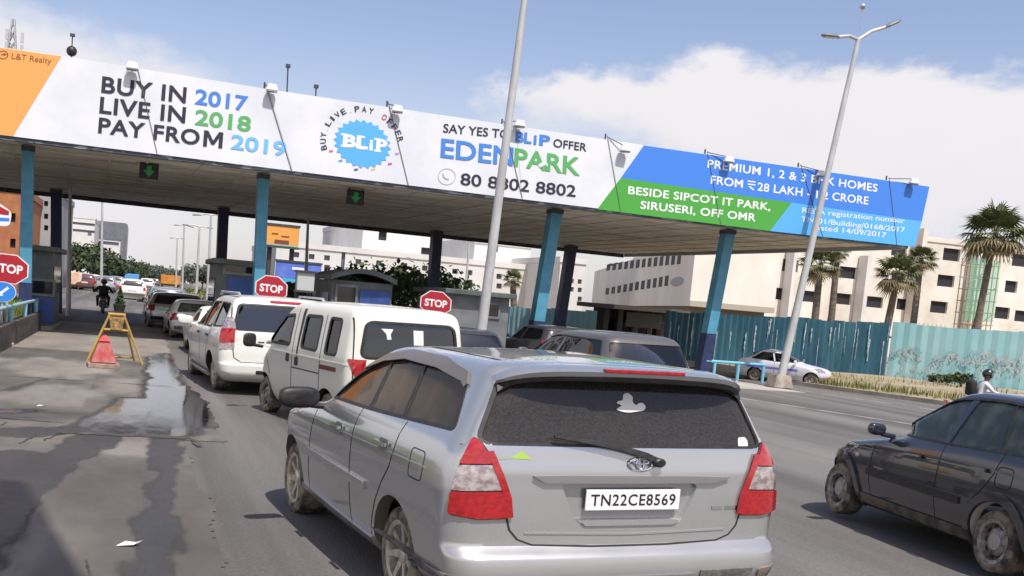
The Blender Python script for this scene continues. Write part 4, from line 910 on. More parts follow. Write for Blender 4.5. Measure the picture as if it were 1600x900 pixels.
def hatch():
    lv = [(.17, -.45, 2.95, .70), (.24, -.56, 3.05, .76), (.34, -.62, 3.10, .80), (.46, -.65, 3.115, .825), (.56, -.65, 3.11, .832), (.66, -.63, 3.06, .832), (.74, -.615, 2.95, .83), (.80, -.60, 2.70, .825), (.86, -.59, 2.35, .815), (.92, -.58, 2.02, .80), (.965, -.57, 1.88, .785),
          (1.05, -.55, 1.79, .755), (1.20, -.48, 1.56, .70), (1.34, -.39, 1.33, .645), (1.405, -.33, 1.19, .60), (1.435, -.26, 1.05, .56), (1.455, -.18, .88, .50), (1.468, -.06, .66, .40)]
    win = roundpoly([(1.68, .945), (1.42, 1.17), (1.02, 1.355), (.5, 1.395), (.12, 1.385), (-.22, 1.27), (-.36, 1.08), (-.34, 1.0), (.8, .955)], [.02, .1, .12, .2, .1, .08, .05, .03, .1])
    rear = roundpoly([(-.56, 1.37), (-.66, 1.0), (.66, 1.0), (.56, 1.37)], .06); ws = roundpoly([(-.56, 1.35), (-.70, .98), (.70, .98), (.56, 1.35)], .06)
    c = Car('hatchback', 'dark navy hatchback with dusty steel wheels at the right edge', 'hatchback', (7.46, 6.33, -.106, 1.114, .897, .97, .046), lv, NIGHT,
            arches=[(0, .265, .315), (2.42, .265, .315)], wins=[('LR', win), ('B', rear), ('F', ws)], belt=.96, cab=(.38, 1.43), cabm=mat('cabin_lining_cream', (.55, .52, .45), .9), cabyf=1.75, cr=(.24, .34), bow=(.05, .16), taper=(.05, .07))
    d = c.decal
    d('side_window', [(1.66, .95), (1.42, 1.168), (1.02, 1.352), (.78, 1.372), (.85, .957)], 'L', GGREEN, -.010, .004, both=True)
    d('side_window', [(.80, .957), (.74, 1.374), (.5, 1.392), (.26, 1.385), (.12, .99)], 'L', GGREEN, -.010, .004, both=True); d('quarter_window', [(.10, .99), (.23, 1.382), (.12, 1.382), (-.22, 1.268), (-.36, 1.08), (-.33, 1.003)], 'L', GGREEN, -.010, .004, both=True)
    c.strip('pillar', [(.825, .95), (.755, 1.375)], .085, 'L', NIGHT, .001, .02, both=True); c.strip('pillar', [(.11, .98), (.245, 1.385)], .03, 'L', BLACK, -.004, .014, both=True)
    c.strip('window_rubber', win + [win[0]], .02, 'L', BLACK, .003, .01, both=True)
    d('rear_window', rear, 'B', GDARK, -.01, .004); d('windscreen', ws, 'F', GGREEN, -.01, .004)
    for x, y in ((-.36, .98), (.36, .98)): c.seat(x, y, .45, mat('seat_cream_cover', (.42, .40, .30), .9), .56)
    for x, y in ((-.33, .08), (.33, .08)): c.seat(x, y, .46, mat('seat_red_cloth', (.30, .07, .04), .9) if x < 0 else SEATB, .50)
    for l_ in ([(1.74, .94), (1.83, .82), (1.86, .60), (1.84, .30)], [(.80, .95), (.80, .60), (.79, .30)], [(.05, .98), (.09, .80), (.17, .68), (.33, .52), (.40, .30)], [(1.84, .30), (.40, .29)], [(1.74, .94), (2.3, .86), (2.9, .76)]): c.strip('panel_gap', l_, .010, 'L', SEAMM, both=True)
    c.strip('side_moulding', [(1.90, .525), (.45, .51)], .06, 'L', BLACK, .014, .018, both=True)
    c.strip('shoulder_crease', [(2.6, .76), (1.2, .80), (-.3, .83)], .014, 'L', NIGHT, .006, .012, both=True)
    c.strip('sill_skirt', [(2.05, .255), (.36, .245)], .085, 'L', mat('sill_dusty', (.07, .065, .06), .8, col2=(.2, .17, .13), nscale=5), .016, .03, both=True)
    for y0, n0 in ((0, 'arch_trim'), (2.42, 'arch_trim')):
        a = [(y0 + .362 * math.cos(t), .265 + .362 * math.sin(t)) for t in [math.pi * (1.08 - 1.16 * k / 14) for k in range(15)]]; c.strip(n0, a, .075, 'L', NIGHT, .020, .03, both=True, res=.05)
    for y, z in ((1.13, .795), (.25, .815)): c.strip('door_handle', [(y - .085, z), (y + .085, z)], .034, 'L', NIGHT, .032, .02, both=True)
    for y, z in ((2.16, .735), (2.10, .655)): d('side_repeater', roundpoly([(y - .035, z - .018), (y + .035, z - .018), (y + .035, z + .018), (y - .035, z + .018)], .012), 'L', CLEARL, .010, .012, .03, both=True)
    c.strip('badge', [(1.78, .585), (1.62, .585)], .018, 'L', CHROME, .004, .006)
    fl = roundpoly([(-.13, .70), (.06, .70), (.06, .87), (-.13, .87)], .05); c.strip('fuel_flap_gap', fl + [fl[0]], .010, 'L', SEAMM)
    d('head_lamp', roundpoly([(2.55, .77), (2.95, .72), (3.0, .60), (2.72, .60)], .05), 'L', CLEARL, .005, .02, both=True)
    d('bumper_front_grille', roundpoly([(-.45, .35), (.45, .35), (.5, .6), (-.5, .6)], .05), 'F', BLACK, .004, .02)
    d('tail_lamp', roundpoly([(-.36, 1.0), (-.52, .95), (-.56, .68), (-.42, .68)], .04), 'L', REDL, .006, .02, both=True)
    c.plate('', 0, -.66, .62, .46, .12, PLATEW); c.strip('panel_gap', [(-.6, .98), (-.55, .5), (.55, .5), (.6, .98)], .010, 'B', SEAMM)
    for sg in (-1, 1): c.mirror(sg * .885, 1.72, .955, NIGHT, .17, .11, .12)
    for y in (0, 2.42):
        for x in (-.80, .80): c.wheel(x, y, .262, .175, 'steel', cap=mat('hub_cap_grey', (.40, .39, .37), .5, .3))
    for x in (-.66, .66): box('mud_flap', (x - .12, -.40, .10), (x + .12, -.38, .36), mat('mud_flap_dusty', (.12, .10, .08), .9), c.root)
    return c
hatch()

def van():
    lv = [(.24, -.60, 2.62, .64), (.34, -.66, 2.76, .69), (.46, -.69, 2.82, .715), (.60, -.69, 2.83, .725), (.80, -.69, 2.80, .73), (.92, -.69, 2.70, .73), (1.0, -.69, 2.58, .73), (1.06, -.685, 2.48, .728),
          (1.20, -.675, 2.32, .715), (1.45, -.655, 2.02, .685), (1.60, -.63, 1.82, .665), (1.68, -.60, 1.68, .645), (1.74, -.55, 1.5, .60), (1.775, -.47, 1.3, .50)]
    wd = roundpoly([(2.22, 1.10), (1.80, 1.52), (1.36, 1.56), (1.34, 1.11)], [.04, .08, .06, .05]); w1 = roundpoly([(.92, 1.11), (.92, 1.57), (.36, 1.58), (.36, 1.10)], .07); w2 = roundpoly([(.10, 1.09), (.10, 1.58), (-.26, 1.575), (-.26, 1.09)], .06)
    rear = roundpoly([(-.53, 1.58), (-.585, 1.10), (.585, 1.10), (.53, 1.58)], .10); ws = roundpoly([(-.57, 1.60), (-.66, 1.08), (.66, 1.08), (.57, 1.60)], .08)
    c = Car('van', 'ivory white van with tinted rear window queued just ahead of the silver minivan', 'van', (3.23, 13.06, .281, 1.221, .874, .935, -.006), lv, IVORY, arches=[(0, .29, .33), (2.30, .29, .33)],
            wins=[('LR', wd), ('LR', w1), ('LR', w2), ('B', rear), ('F', ws)], belt=1.06, cab=(.5, 1.70), cabyf=2.3, cr=(.15, .22), bow=(.03, .12), taper=(.03, .05))
    d = c.decal
    for o_ in (wd, w1, w2):
        d('side_window', o_, 'L', GMED, -.012, .004, both=True); c.strip('window_rubber', o_ + [o_[0]], .04, 'L', BLACK, .004, .01, both=True)
    d('rear_window', rear, 'B', GDARK, -.01, .004); c.strip('rear_window_rubber', rear + [rear[0]], .035, 'B', BLACK, .003, .01); d('windscreen', ws, 'F', GMED, -.01, .004)
    ST = mat('sticker_white', (.72, .72, .70), .6)
    d('sticker', [(-.36, 1.50), (-.22, 1.50), (-.25, 1.43), (-.24, 1.36), (-.29, 1.36), (-.30, 1.43)], 'B', ST, -.004, .003, .05); d('sticker', [(.02, 1.50), (.14, 1.50), (.15, 1.30), (.03, 1.30)], 'B', ST, -.004, .003, .05)
    for x, y in ((-.34, 1.35), (.34, 1.35), (-.3, .4), (.3, .4)): c.seat(x, y, .62, SEATD, .58)
    for l_ in ([(2.26, 1.09), (2.22, .85), (2.05, .62)], [(1.24, 1.66), (1.20, 1.10), (1.19, .36)], [(.23, 1.62), (.22, .40)], [(1.19, .36), (.22, .36)], [(1.20, .80), (.23, .80)]): c.strip('panel_gap', l_, .016, 'L', SEAMM, both=True)
    c.strip('door_track', [(1.02, 1.66), (1.02, 1.10), (1.03, .85)], [.09, .05, .02], 'L', BLACK, .004, .01)
    c.strip('door_track', [(.22, .90), (-.30, .90)], .06, 'L', mat('rusty_track', (.14, .05, .03), .9), .008, .012, both=True)
    c.strip('side_crease', [(2.5, .99), (-.6, .99)], .02, 'L', IVORY, .006, .012, both=True)
    for y, z in ((1.36, .93), (1.02, .90)): d('door_handle', roundpoly([(y - .05, z - .06), (y + .05, z - .06), (y + .05, z + .06), (y - .05, z + .06)], .02), 'L', BLACK, .012, .016, .04, both=True)
    v40 = ((.64, .768, 0), (.768, -.64, 0)); v40r = ((-.64, .768, 0), (.768, .64, 0))
    for vw, s_ in ((v40, 1), (v40r, -1)): d('tail_lamp', [(s_ * a, z) for a, z in ((-.16, 1.075), (.03, 1.075), (.02, .80), (-.04, .80))], vw, REDL, .012, .02)
    for sg in (-1, 1): c.mirror(sg * .90, 2.36, 1.10, BLACK, .17, .09, .21)
    c.strip('panel_gap', [(-.64, 1.62), (-.66, 1.0), (-.64, .62), (.64, .62), (.66, 1.0), (.64, 1.62)], .012, 'B', SEAMM)
    c.plate('', 0, -.72, .75, .45, .12, PLATEY)
    d('bumper', roundpoly([(-.70, .56), (-.70, .36), (.70, .36), (.70, .56)], .03), 'B', mat('bumper_grey', (.10, .10, .10), .6), .03, .05)
    d('head_lamp', roundpoly([(2.5, .82), (2.72, .80), (2.72, .66), (2.55, .66)], .03), 'L', CLEARL, .006, .02, both=True)
    for y in (0, 2.30):
        for x in (-.68, .68): c.wheel(x, y, .28, .16, 'steel')
    return c
van()

def suv():
    lv = [(.26, -.78, 3.35, .78), (.36, -.95, 3.45, .85), (.46, -.99, 3.52, .89), (.58, -.99, 3.55, .905), (.64, -.955, 3.54, .91), (.80, -.945, 3.50, .915), (.95, -.935, 3.42, .912), (1.04, -.93, 3.15, .905), (1.12, -.925, 2.7, .895), (1.19, -.915, 2.4, .88), (1.25, -.905, 2.26, .86),
          (1.45, -.87, 1.92, .80), (1.65, -.83, 1.55, .74), (1.76, -.79, 1.3, .70), (1.82, -.74, 1.1, .65), (1.855, -.66, .9, .55)]
    wf = roundpoly([(2.12, 1.20), (1.72, 1.52), (1.42, 1.66), (1.20, 1.68), (1.12, 1.21)], .05); wm = roundpoly([(1.04, 1.21), (1.10, 1.69), (.30, 1.71), (.20, 1.23)], .05); wr = roundpoly([(.10, 1.24), (.20, 1.71), (-.55, 1.70), (-.66, 1.28)], .07)
    rear = roundpoly([(-.64, 1.72), (-.72, 1.24), (.72, 1.24), (.64, 1.72)], .08); ws = roundpoly([(-.64, 1.72), (-.78, 1.24), (.78, 1.24), (.64, 1.72)], .08)
    c = Car('suv', 'tall white utility vehicle with upright red tail lamp ahead of the ivory van', 'suv', (2.316, 17.57, .099, 1.189, .95, .869, -.012), lv, WHITEC, arches=[(0, .36, .42), (2.76, .36, .42)],
            wins=[('LR', wf), ('LR', wm), ('LR', wr), ('B', rear), ('F', ws)], cab=(.5, 1.79), cr=(.16, .28), bow=(.035, .14), taper=(.03, .06))
    d = c.decal
    for o_ in (wf, wm, wr): d('side_window', o_, 'L', GDARK, -.012, .004, both=True); c.strip('window_rubber', o_ + [o_[0]], .03, 'L', BLACK, .003, .01, both=True)
    d('rear_window', rear, 'B', GDARK, -.01, .004); d('windscreen', ws, 'F', GMED, -.01, .004)
    c.strip('rear_window_rubber', rear + [rear[0]], .03, 'B', BLACK, .003, .01)
    for x, y in ((-.4, 1.2), (.4, 1.2), (-.4, .2), (.4, .2)): c.seat(x, y, .7, SEATD)
    v40 = ((.64, .768, 0), (.768, -.64, 0)); v40r = ((-.64, .768, 0), (.768, .64, 0))
    for vw, s_ in ((v40, 1), (v40r, -1)):
        f = lambda o_: [(s_ * a, z) for a, z in o_]
        b_ = d('tail_lamp', roundpoly(f([(-.17, 1.46), (-.02, 1.46), (.03, 1.3), (.05, .88), (-.14, .86), (-.19, 1.2)]), .02), vw, CLEARL, .010, .02)
        d('red_lens', roundpoly(f([(-.175, 1.24), (.034, 1.26), (.046, 1.0), (-.155, .98)]), .02), vw, REDL, .018, .012, .05, b_)
    c.strip('brake_lamp', [(-.22, 1.785), (.22, 1.785)], .035, 'B', REDL, .02, .02)
    em = [(.085 * math.cos(t), 1.02 + .05 * math.sin(t)) for t in [2 * math.pi * k / 24 for k in range(25)]]; c.strip('emblem', [(x - .2, z) for x, z in em], .02, 'B', CHROME, .01, .012); c.strip('emblem', [(-.38, 1.03), (-.02, 1.03)], .02, 'B', BLACK, .008, .01)
    c.strip('panel_gap', [(-.72, 1.74), (-.76, 1.2), (-.70, .72), (-.6, .64), (.6, .64), (.70, .72), (.76, 1.2), (.72, 1.74)], .014, 'B', SEAMM)
    d('tow_eye_cover', roundpoly([(-.40, .50), (-.40, .43), (-.28, .43), (-.28, .50)], .02), 'B', BLACK, .006, .01)
    c.plate('', .05, -.97, .80, .46, .13, PLATEY)
    for l_ in ([(2.16, 1.19), (2.2, .9), (2.2, .42)], [(1.08, 1.70), (1.08, 1.2), (1.07, .42)], [(.15, 1.72), (.14, 1.2), (.36, .8), (.46, .42)]): c.strip('panel_gap', l_, .014, 'L', SEAMM, both=True)
    for y in (1.30, .36): c.strip('door_handle', [(y - .1, 1.05), (y + .1, 1.05)], .04, 'L', BLACK, .02, .02, both=True)
    c.strip('side_step', [(2.25, .30), (.5, .30)], .07, 'L', GALV, .07, .05, both=True)
    for x in (-.6, .6): tubes('roof_rail', [[(x, 1.3, 1.84), (x, 1.2, 1.90), (x, -.4, 1.91), (x, -.55, 1.85)]], .022, GALV, c.root)
    for sg in (-1, 1): c.mirror(sg * 1.02, 2.05, 1.24, WHITEC, .24, .12, .19)
    d('head_lamp', roundpoly([(2.95, 1.0), (3.3, .92), (3.3, .75), (3.05, .78)], .05), 'L', CLEARL, .006, .02, both=True)
    for y in (0, 2.76):
        for x in (-.83, .83): c.wheel(x, y, .365, .22)
    return c
suv()

# ------------------------------------------------------------------ further cars: one generic saloon / hatch / estate builder
def simple_car(kind, name, label, cat, pose, pm, group=None, near=True, plate=PLATEW, glassm=GDARK, tail=True):
    if kind == 'estate':
        lv = [(.26, -.72, 3.2, .76), (.38, -.90, 3.38, .84), (.55, -.93, 3.45, .87), (.75, -.92, 3.42, .88), (.95, -.90, 3.3, .87), (1.03, -.89, 2.9, .86), (1.10, -.88, 2.35, .845), (1.16, -.86, 2.15, .825), (1.40, -.77, 1.75, .74), (1.58, -.68, 1.4, .68), (1.66, -.60, 1.15, .63), (1.70, -.48, .9, .52)]
        win = [(1.95, 1.14), (1.45, 1.50), (1.0, 1.585), (-.45, 1.57), (-.62, 1.2), (.9, 1.13)]; gl = (1.56, 1.17, .64, .72); wb = 2.62; ra = .35; zc = 1.62; yb = -.92; lamp = (1.15, .78)
    elif kind == 'hatch':
        lv = [(.20, -.5, 2.95, .72), (.32, -.62, 3.05, .79), (.48, -.66, 3.12, .82), (.66, -.65, 3.08, .83), (.78, -.63, 2.85, .825), (.88, -.61, 2.3, .81), (.95, -.59, 1.95, .79), (1.15, -.52, 1.55, .72), (1.36, -.40, 1.1, .64), (1.44, -.30, .85, .58), (1.475, -.15, .6, .46)]
        win = [(1.74, .95), (1.25, 1.24), (.9, 1.35), (-.05, 1.35), (-.33, 1.02), (.8, .95)]; gl = (1.36, 1.0, .55, .65); wb = 2.42; ra = .30; zc = 1.40; yb = -.65; lamp = (.95, .66)
    else:
        lv = [(.20, -.80, 2.95, .72), (.32, -.95, 3.15, .80), (.48, -1.0, 3.25, .84), (.66, -1.0, 3.22, .85), (.80, -.98, 3.0, .845), (.90, -.94, 2.4, .83), (.96, -.78, 2.05, .81), (1.0, -.55, 1.95, .79), (1.18, -.22, 1.6, .72), (1.36, .08, 1.15, .64), (1.43, .25, .95, .58), (1.465, .4, .75, .46)]
        win = [(1.82, .99), (1.35, 1.25), (.98, 1.35), (.25, 1.35), (-.22, 1.04), (.8, .98)]; gl = (1.37, 1.03, .54, .64); wb = 2.5; ra = .30; zc = 1.40; yb = -1.0; lamp = (.92, .68)
    ws = roundpoly([(-gl[2], gl[0]), (-gl[3], gl[1]), (gl[3], gl[1]), (gl[2], gl[0])], .06); win = roundpoly(win, .06)
    c = Car(name, label, cat, pose, lv, pm, arches=[(0, ra, ra + .06), (wb, ra, ra + .06)], belt=win[0][1], wins=[('LR', win), ('B', ws, .5 if kind == 'saloon' else -.3), ('F', ws)] if near else (), cab=(.45, zc) if near else None, group=group, nz=.05, cr=(.2, .3), bow=(.05, .15))
    off = -.01 if near else .004; gm = glassm if near else mat('dark_window_glass', (.015, .018, .022), .06, coat=1.)
    c.decal('side_window', win, 'L', gm, off, .004, .1, both=True); c.strip('pillar', [(.85, win[0][1]), (.72, zc - .03)], .06, 'L', pm if near else BLACK, off + .006, .012, both=True)
    c.decal('rear_window', ws, 'B', gm, off, .004, .1); c.decal('windscreen', ws, 'F', gm, off, .004, .1)
    if near:
        for x, y in ((-.36, 1.05), (.36, 1.05), (-.36, .1), (.36, .1)): c.seat(x, y, .5, SEATD, .55)
        for l_ in ([(1.8, .95), (1.86, .4)], [(.85, .98), (.85, .4)], [(.0, 1.0), (.38, .4)]): c.strip('panel_gap', l_, .012, 'L', SEAMM, both=True)
        c.strip('window_rubber', win + [win[0]], .02, 'L', BLACK, .003, .01, both=True)
        for y in (1.15, .25): c.strip('door_handle', [(y - .08, lamp[0] - .08), (y + .08, lamp[0] - .08)], .03, 'L', BLACK, .02, .02, both=True)
    w_ = .82
    for sg in (-1, 1):
        c.decal('tail_lamp', roundpoly([(sg * .60, lamp[0]), (sg * .60, lamp[1] + .05), (sg * (w_ - .01), lamp[1]), (sg * (w_ - .02), lamp[0] + .02)], .03), 'B', REDL, .012, .03, .08)
        c.decal('head_lamp', roundpoly([(sg * .45, .82), (sg * .45, .66), (sg * .76, .66), (sg * .76, .80)], .03), 'F', CLEARL, .012, .03, .08)
        if near: c.mirror(sg * .93, 1.78, win[0][1] + .06, pm, .2, .1, .14)
    c.plate('', 0, yb - .015, .72 if kind != 'estate' else .85, .46, .12, plate); c.plate('', 0, lv[2][2] + .005, .5, .46, .12, plate, front=True)
    c.decal('bumper', roundpoly([(-.7, .48), (-.7, .34), (.7, .34), (.7, .48)], .03), 'B', BLACK if pm is not WHITEC else GREYC, .006, .02, .1)
    for y in (0, wb):
        for x in (-.76, .76): c.wheel(x, y, ra, .18, 'steel')
    return c
simple_car('estate', 'estate_car', 'grey estate car seen over the roof of the silver minivan', 'car', (7.72, 15.2, .13, 1.05, .92, .90, -.01), GREYC, glassm=GMED)
simple_car('hatch', 'hatchback', 'small charcoal car with a yellow plate between the ivory van and the blue columns', 'hatchback', (6.75, 20.8, .10, 1.15, .9, .86, 0), CHAR, plate=PLATEY)
simple_car('estate', 'suv', 'dark utility vehicle under the canopy between two blue column bases', 'suv', (12.0, 27.8, .05, 1.1, .9, .80, 0), CHAR)
simple_car('saloon', 'saloon_car', 'white saloon with dark side windows squeezed just ahead of the tall white utility vehicle', 'car', (2.3, 25.2, .06, 1.15, .95, .82, 0), WHITEC, group='cars queued in the left lane')
simple_car('hatch', 'hatchback', 'small white hatchback with a pale rear window in the left queue', 'hatchback', (1.88, 32.4, .05, 1.08, .95, .80, 0), WHITEC, group='cars queued in the left lane', glassm=GGREEN)
simple_car('hatch', 'hatchback', 'silver hatchback with a black rear window ahead of the small white hatchback', 'hatchback', (1.42, 38.2, .04, 1.3, .95, .86, 0), SILVER, group='cars queued in the left lane')
simple_car('estate', 'estate_car', 'pale silver car beyond the black windowed hatchback in the left queue', 'car', (1.45, 50.5, .03, 1.15, .95, .78, 0), SILVER, group='cars queued in the left lane', near=False)
TAXI = paint('taxi_white_paint', (.62, .64, .70), .35, damt=.25)
tx = simple_car('saloon', 'taxi', 'white and violet taxi parked by the dark fence behind the street lamp', 'taxi', (21.3, 31.6, -2.35, .9, .74, .76, .02), TAXI, plate=PLATEY, glassm=GDARK)
tx.decal('bonnet_stripe', [(-.55, 2.2), (-.25, 2.2), (-.2, 2.9), (-.5, 2.9)], 'T', mat('violet_paint', (.16, .13, .50), .4), .004, .005, .1); tx.decal('door_stripe', [(-.4, .62), (1.9, .62), (1.9, .72), (-.4, .72)], 'L', MATS['violet_paint'], .004, .005, .1, both=True)

# traffic far down the road
far = simple_car('hatch', 'hatchback', 'white hatchback driving away alone in the middle of the far road', 'hatchback', (*gnd(206, 468)[:2], .0, 1.25, 1, 1.0, 0), WHITEC, near=False, group='cars far down the road')
def fdup(src, px, py, s_, label, m, group='cars far down the road'):
    g = gnd(px, py); r_ = dup(src.root, (g.x, g.y, 0), None, label, group); r_.scale = (1.25 * s_, s_, s_)
    for ch in r_.children:
        if ch.name.split('.')[0] in ('body', 'pillar') and m is not None:
            ch.material_slots[0].link = 'OBJECT'; ch.material_slots[0].material = m
RED = paint('maroon_paint', (.16, .02, .02), .3, damt=.3)
fdup(far, 146, 452, 1.0, 'far white car left of the dark scooter rider', WHITEC); fdup(far, 164, 456, 1.0, 'far pale car directly above the dark scooter rider', SILVER)
fdup(far, 181, 452, 1.0, 'far silver car between the scooter rider and the lone white hatchback', SILVER); fdup(far, 229, 452, 1.0, 'far pale car just right of the blue topped truck', WHITEC)
fdup(far, 132, 453, 1.0, 'far maroon car beside the orange poster van', RED); fdup(far, 241, 447, 1.0, 'far grey car left of the orange truck', GREYC)
def truck(px, py, wpx, hpx, m_top, m_cab, label, cat, name):
    g = gnd(px, py); k = g.y * .967 / FPX; W, Hh = wpx * k, hpx * k
    t = thing(name, label, cat, (g.x, g.y, 0))
    bm = bmesh.new(); bevelbox(bm, (0, 2.2, Hh * .62), (W, 4.2, Hh * .75), .08); from_bm('cargo_body', bm, m_top, t)
    bm = bmesh.new(); bevelbox(bm, (0, 5.2, Hh * .45), (W * .9, 1.5, Hh * .6), .12); from_bm('cab', bm, m_cab, t)
    box('rear_frame', (-W * .48, .06, Hh * .12), (W * .48, .3, Hh * .25), BLACK, t)
    for sg in (-1, 1): box('tail_lamp', (sg * W * .4 - .12, .03, Hh * .16), (sg * W * .4 + .12, .058, Hh * .22), REDL, t)
    for y in (1.2, 5.1):
        for sg in (-1, 1):
            bm = bmesh.new(); lathe(bm, [(.42, -.14), (.46, -.1), (.46, .1), (.42, .14)], 'x', 20, (sg * W * .4, y, .46)); bmesh.ops.recalc_face_normals(bm, faces=bm.faces[:]); from_bm('wheel', bm, RUBBER, t, 40)
    return t
truck(266, 449, 30, 19, mat('tarpaulin_orange', (.62, .26, .04), .8, col2=(.45, .17, .03), nscale=1), WHITEC, 'orange tarpaulin truck far down the road', 'truck', 'truck')
truck(205, 447, 22, 19, mat('tarpaulin_blue', (.10, .33, .62), .7), mat('cab_grey', (.3, .3, .3), .6), 'far truck with a rounded blue top ahead of the lone white hatchback', 'truck', 'truck')
truck(117, 452, 18, 26, mat('van_orange', (.75, .30, .08), .6, col2=(.8, .75, .7), nscale=.8), WHITEC, 'orange and white poster van at the far left kerb', 'van', 'van')

def zdep(p): return float((RW.T @ (np.array(p) - CAMP))[2])

# ------------------------------------------------------------------ toll booths
BOOTHG = mat('booth_grey_green', (.095, .115, .115), .6, col2=(.065, .08, .08), nscale=2)
BOOTHB = mat('booth_blue_panel', (.020, .055, .21), .5, col2=(.03, .075, .26), nscale=2)
BOOTHGR = mat('booth_grey_panel', (.17, .18, .19), .6, col2=(.12, .13, .135), nscale=2)
PANE = mat('dark_window_pane', (.012, .015, .018), .08, coat=.6)
def booth(px0, px1, ptop, Y, depth, label, fwin, fblue, side, arch=False, mbody=None, roofm=None):
    """front face spans px0..px1 at distance Y; fwin / fblue are pixel boxes on that face"""
    mb = mbody or BOOTHG
    y0 = PP[1]; a = at(px0, ptop, Y); b_ = at(px1, ptop + (px1 - px0) * .09, Y); x0, x1, h = a.x, b_.x, (a.z + b_.z) / 2
    t = thing('toll_booth', label, 'booth', ((x0 + x1) / 2, Y, 0)); W = x1 - x0; hw = W / 2
    def loc(px, py): p = at(px, py, Y); return p.x - t.location.x, p.z
    bm = bmesh.new(); bx(bm, (-hw, 0, .12), (hw, depth, h - .12)); from_bm('cabin', bm, mb, t)
    box('plinth', (-hw - .06, -.06, 0), (hw + .06, depth + .06, .118), CONC, t)
    if arch:
        bm = bmesh.new(); n = 12
        S = [[bm.verts.new((-hw * 1.08 + W * 1.08 * k / n, y, z + .30 * math.sin(math.pi * k / n) * .8)) for k in range(n + 1)] for y, z in ((-.25, h - .118), (depth + .2, h - .118), (depth + .2, h + .02), (-.25, h + .02))]
        for j in range(4):
            for k in range(n): bm.faces.new((S[j][k], S[j][k + 1], S[(j + 1) % 4][k + 1], S[(j + 1) % 4][k]))
        bm.faces.new([S[j][0] for j in range(4)]); bm.faces.new([S[j][-1] for j in range(4)]); bmesh.ops.recalc_face_normals(bm, faces=bm.faces[:]); from_bm('roof', bm, roofm or BOOTHG, t)
    else: box('roof', (-hw - .14, -.25, h - .118), (hw + .14, depth + .2, h + .03), roofm or BOOTHG, t, .02)
    def rect(name, r_, m, proud, frame=None):
        ax, az = loc(r_[0], r_[1]); cx_, cz = loc(r_[2], r_[3]); z1, z0 = max(az, cz), max(.14, min(az, cz))
        if frame:
            f = bmesh.new()
            for lo, hi in (((ax - .07, -.045, z0 - .07), (ax, -.003, z1 + .07)), ((cx_, -.045, z0 - .07), (cx_ + .07, -.003, z1 + .07)), ((ax + .001, -.045, z0 - .07), (cx_ - .001, -.003, z0)), ((ax + .001, -.045, z1), (cx_ - .001, -.003, z1 + .07))): bx(f, lo, hi)
            fo = from_bm(name + '_frame', f, frame, t); return box(name, (ax, -.02, z0), (cx_, -.004, z1), m, fo)
        return box(name, (ax, -proud, z0), (cx_, -.003, z1), m, t)
    for r_ in fwin: rect('window', r_, PANE, .02, BOOTHGR)
    for r_ in fblue: rect('blue_panel', r_, BOOTHB, .035)
    if side:
        sg = side; x = sg * hw
        box('side_window', (min(x, x + sg * .02) + sg * .002, .35, h * .45), (max(x, x + sg * .02) + sg * .002, depth - .35, h * .78), PANE, t)
        box('side_panel', (min(x, x + sg * .03) + sg * .002, .3, .2), (max(x, x + sg * .03) + sg * .002, depth - .3, h * .40), BOOTHB if sg < 0 else BOOTHG, t)
    return t
booth(46, 84, 384, 31.2, 3.4, 'left toll booth, dark cash window above a blue panel, beside the cut STOP sign', [(50, 438, 82, 460)], [(48, 463, 83, 505)], 1)
booth(340, 397, 405, 30.6, 3.2, 'grey toll booth with blue front panel just left of the second blue column', [(352, 414, 394, 428)], [(356, 432, 394, 470)], -1)
booth(520, 614, 430, 29.8, 3.4, 'toll booth with an arched dark roof above the ivory van', [(528, 447, 554, 475)], [(563, 452, 606, 500)], -1, arch=True)
booth(700, 797, 452, 28.6, 3.2, 'plain grey toll booth without blue panel, just right of the near light pole', [(756, 475, 777, 495)], [], -1, mbody=BOOTHGR)

# ------------------------------------------------------------------ signs
SRED = mat('sign_red', (.42, .015, .03), .45, col2=(.36, .015, .03), nscale=3)
SWHITE = mat('sign_white', (.78, .78, .78), .45)
SBLUE = mat('sign_blue', (.03, .22, .68), .45)
def stop_sign(px, py, rx, ry, Y, label):
    c = at(px, py, Y); k = zdep(c) / FPX; ax, az_ = rx * k, ry * k
    t = thing('stop_sign', label, 'sign', (c.x, c.y, 0), -.05); g = 'red STOP signs at the toll lanes'; t['group'] = g
    tl = .035
    def oct_(s): return [(ax * s * math.cos(math.radians(22.5 + 45 * i)) / .924, 0, c.z + az_ * s * math.sin(math.radians(22.5 + 45 * i)) / .924 - tl * ax * s * math.cos(math.radians(22.5 + 45 * i))) for i in range(8)]
    pl_ = prism('sign_plate', oct_(1), (0, -1, 0), .012, SWHITE, t)
    prism('red_face', [Vector(p) - Vector((0, .004, 0)) for p in oct_(.94)], (0, -1, 0), .003, SRED, pl_)
    letters('lettering', 'STOP', (-ax * .72, -.005, c.z - az_ * .30 + tl * ax * .7), (ax * 1.44, 0, -tl * ax * 1.44), (0, 0, az_ * .62), (0, -1, 0), SWHITE, pl_, .035, .004)
    tubes('post', [[(0, .05, 0), (0, .05, c.z + az_ * .6)]], .035, GALV, t, 12)
    bm = bmesh.new(); lathe(bm, [(.2, 0), (.2, .06), (.12, .10), (.05, .12)], 'z', 20, (0, .05, 0)); bmesh.ops.recalc_face_normals(bm, faces=bm.faces[:]); from_bm('base', bm, CONC, t, 40)
    return t
stop_sign(13, 420, 30, 23, 24.2, 'red octagonal STOP sign cut by the frame edge above the blue arrow disc')
stop_sign(424, 451, 25, 20, 23.6, 'red octagonal STOP sign rising behind the tall white utility vehicle')
stop_sign(681, 474, 25, 19, 22.6, 'red octagonal STOP sign above the roof of the ivory van')
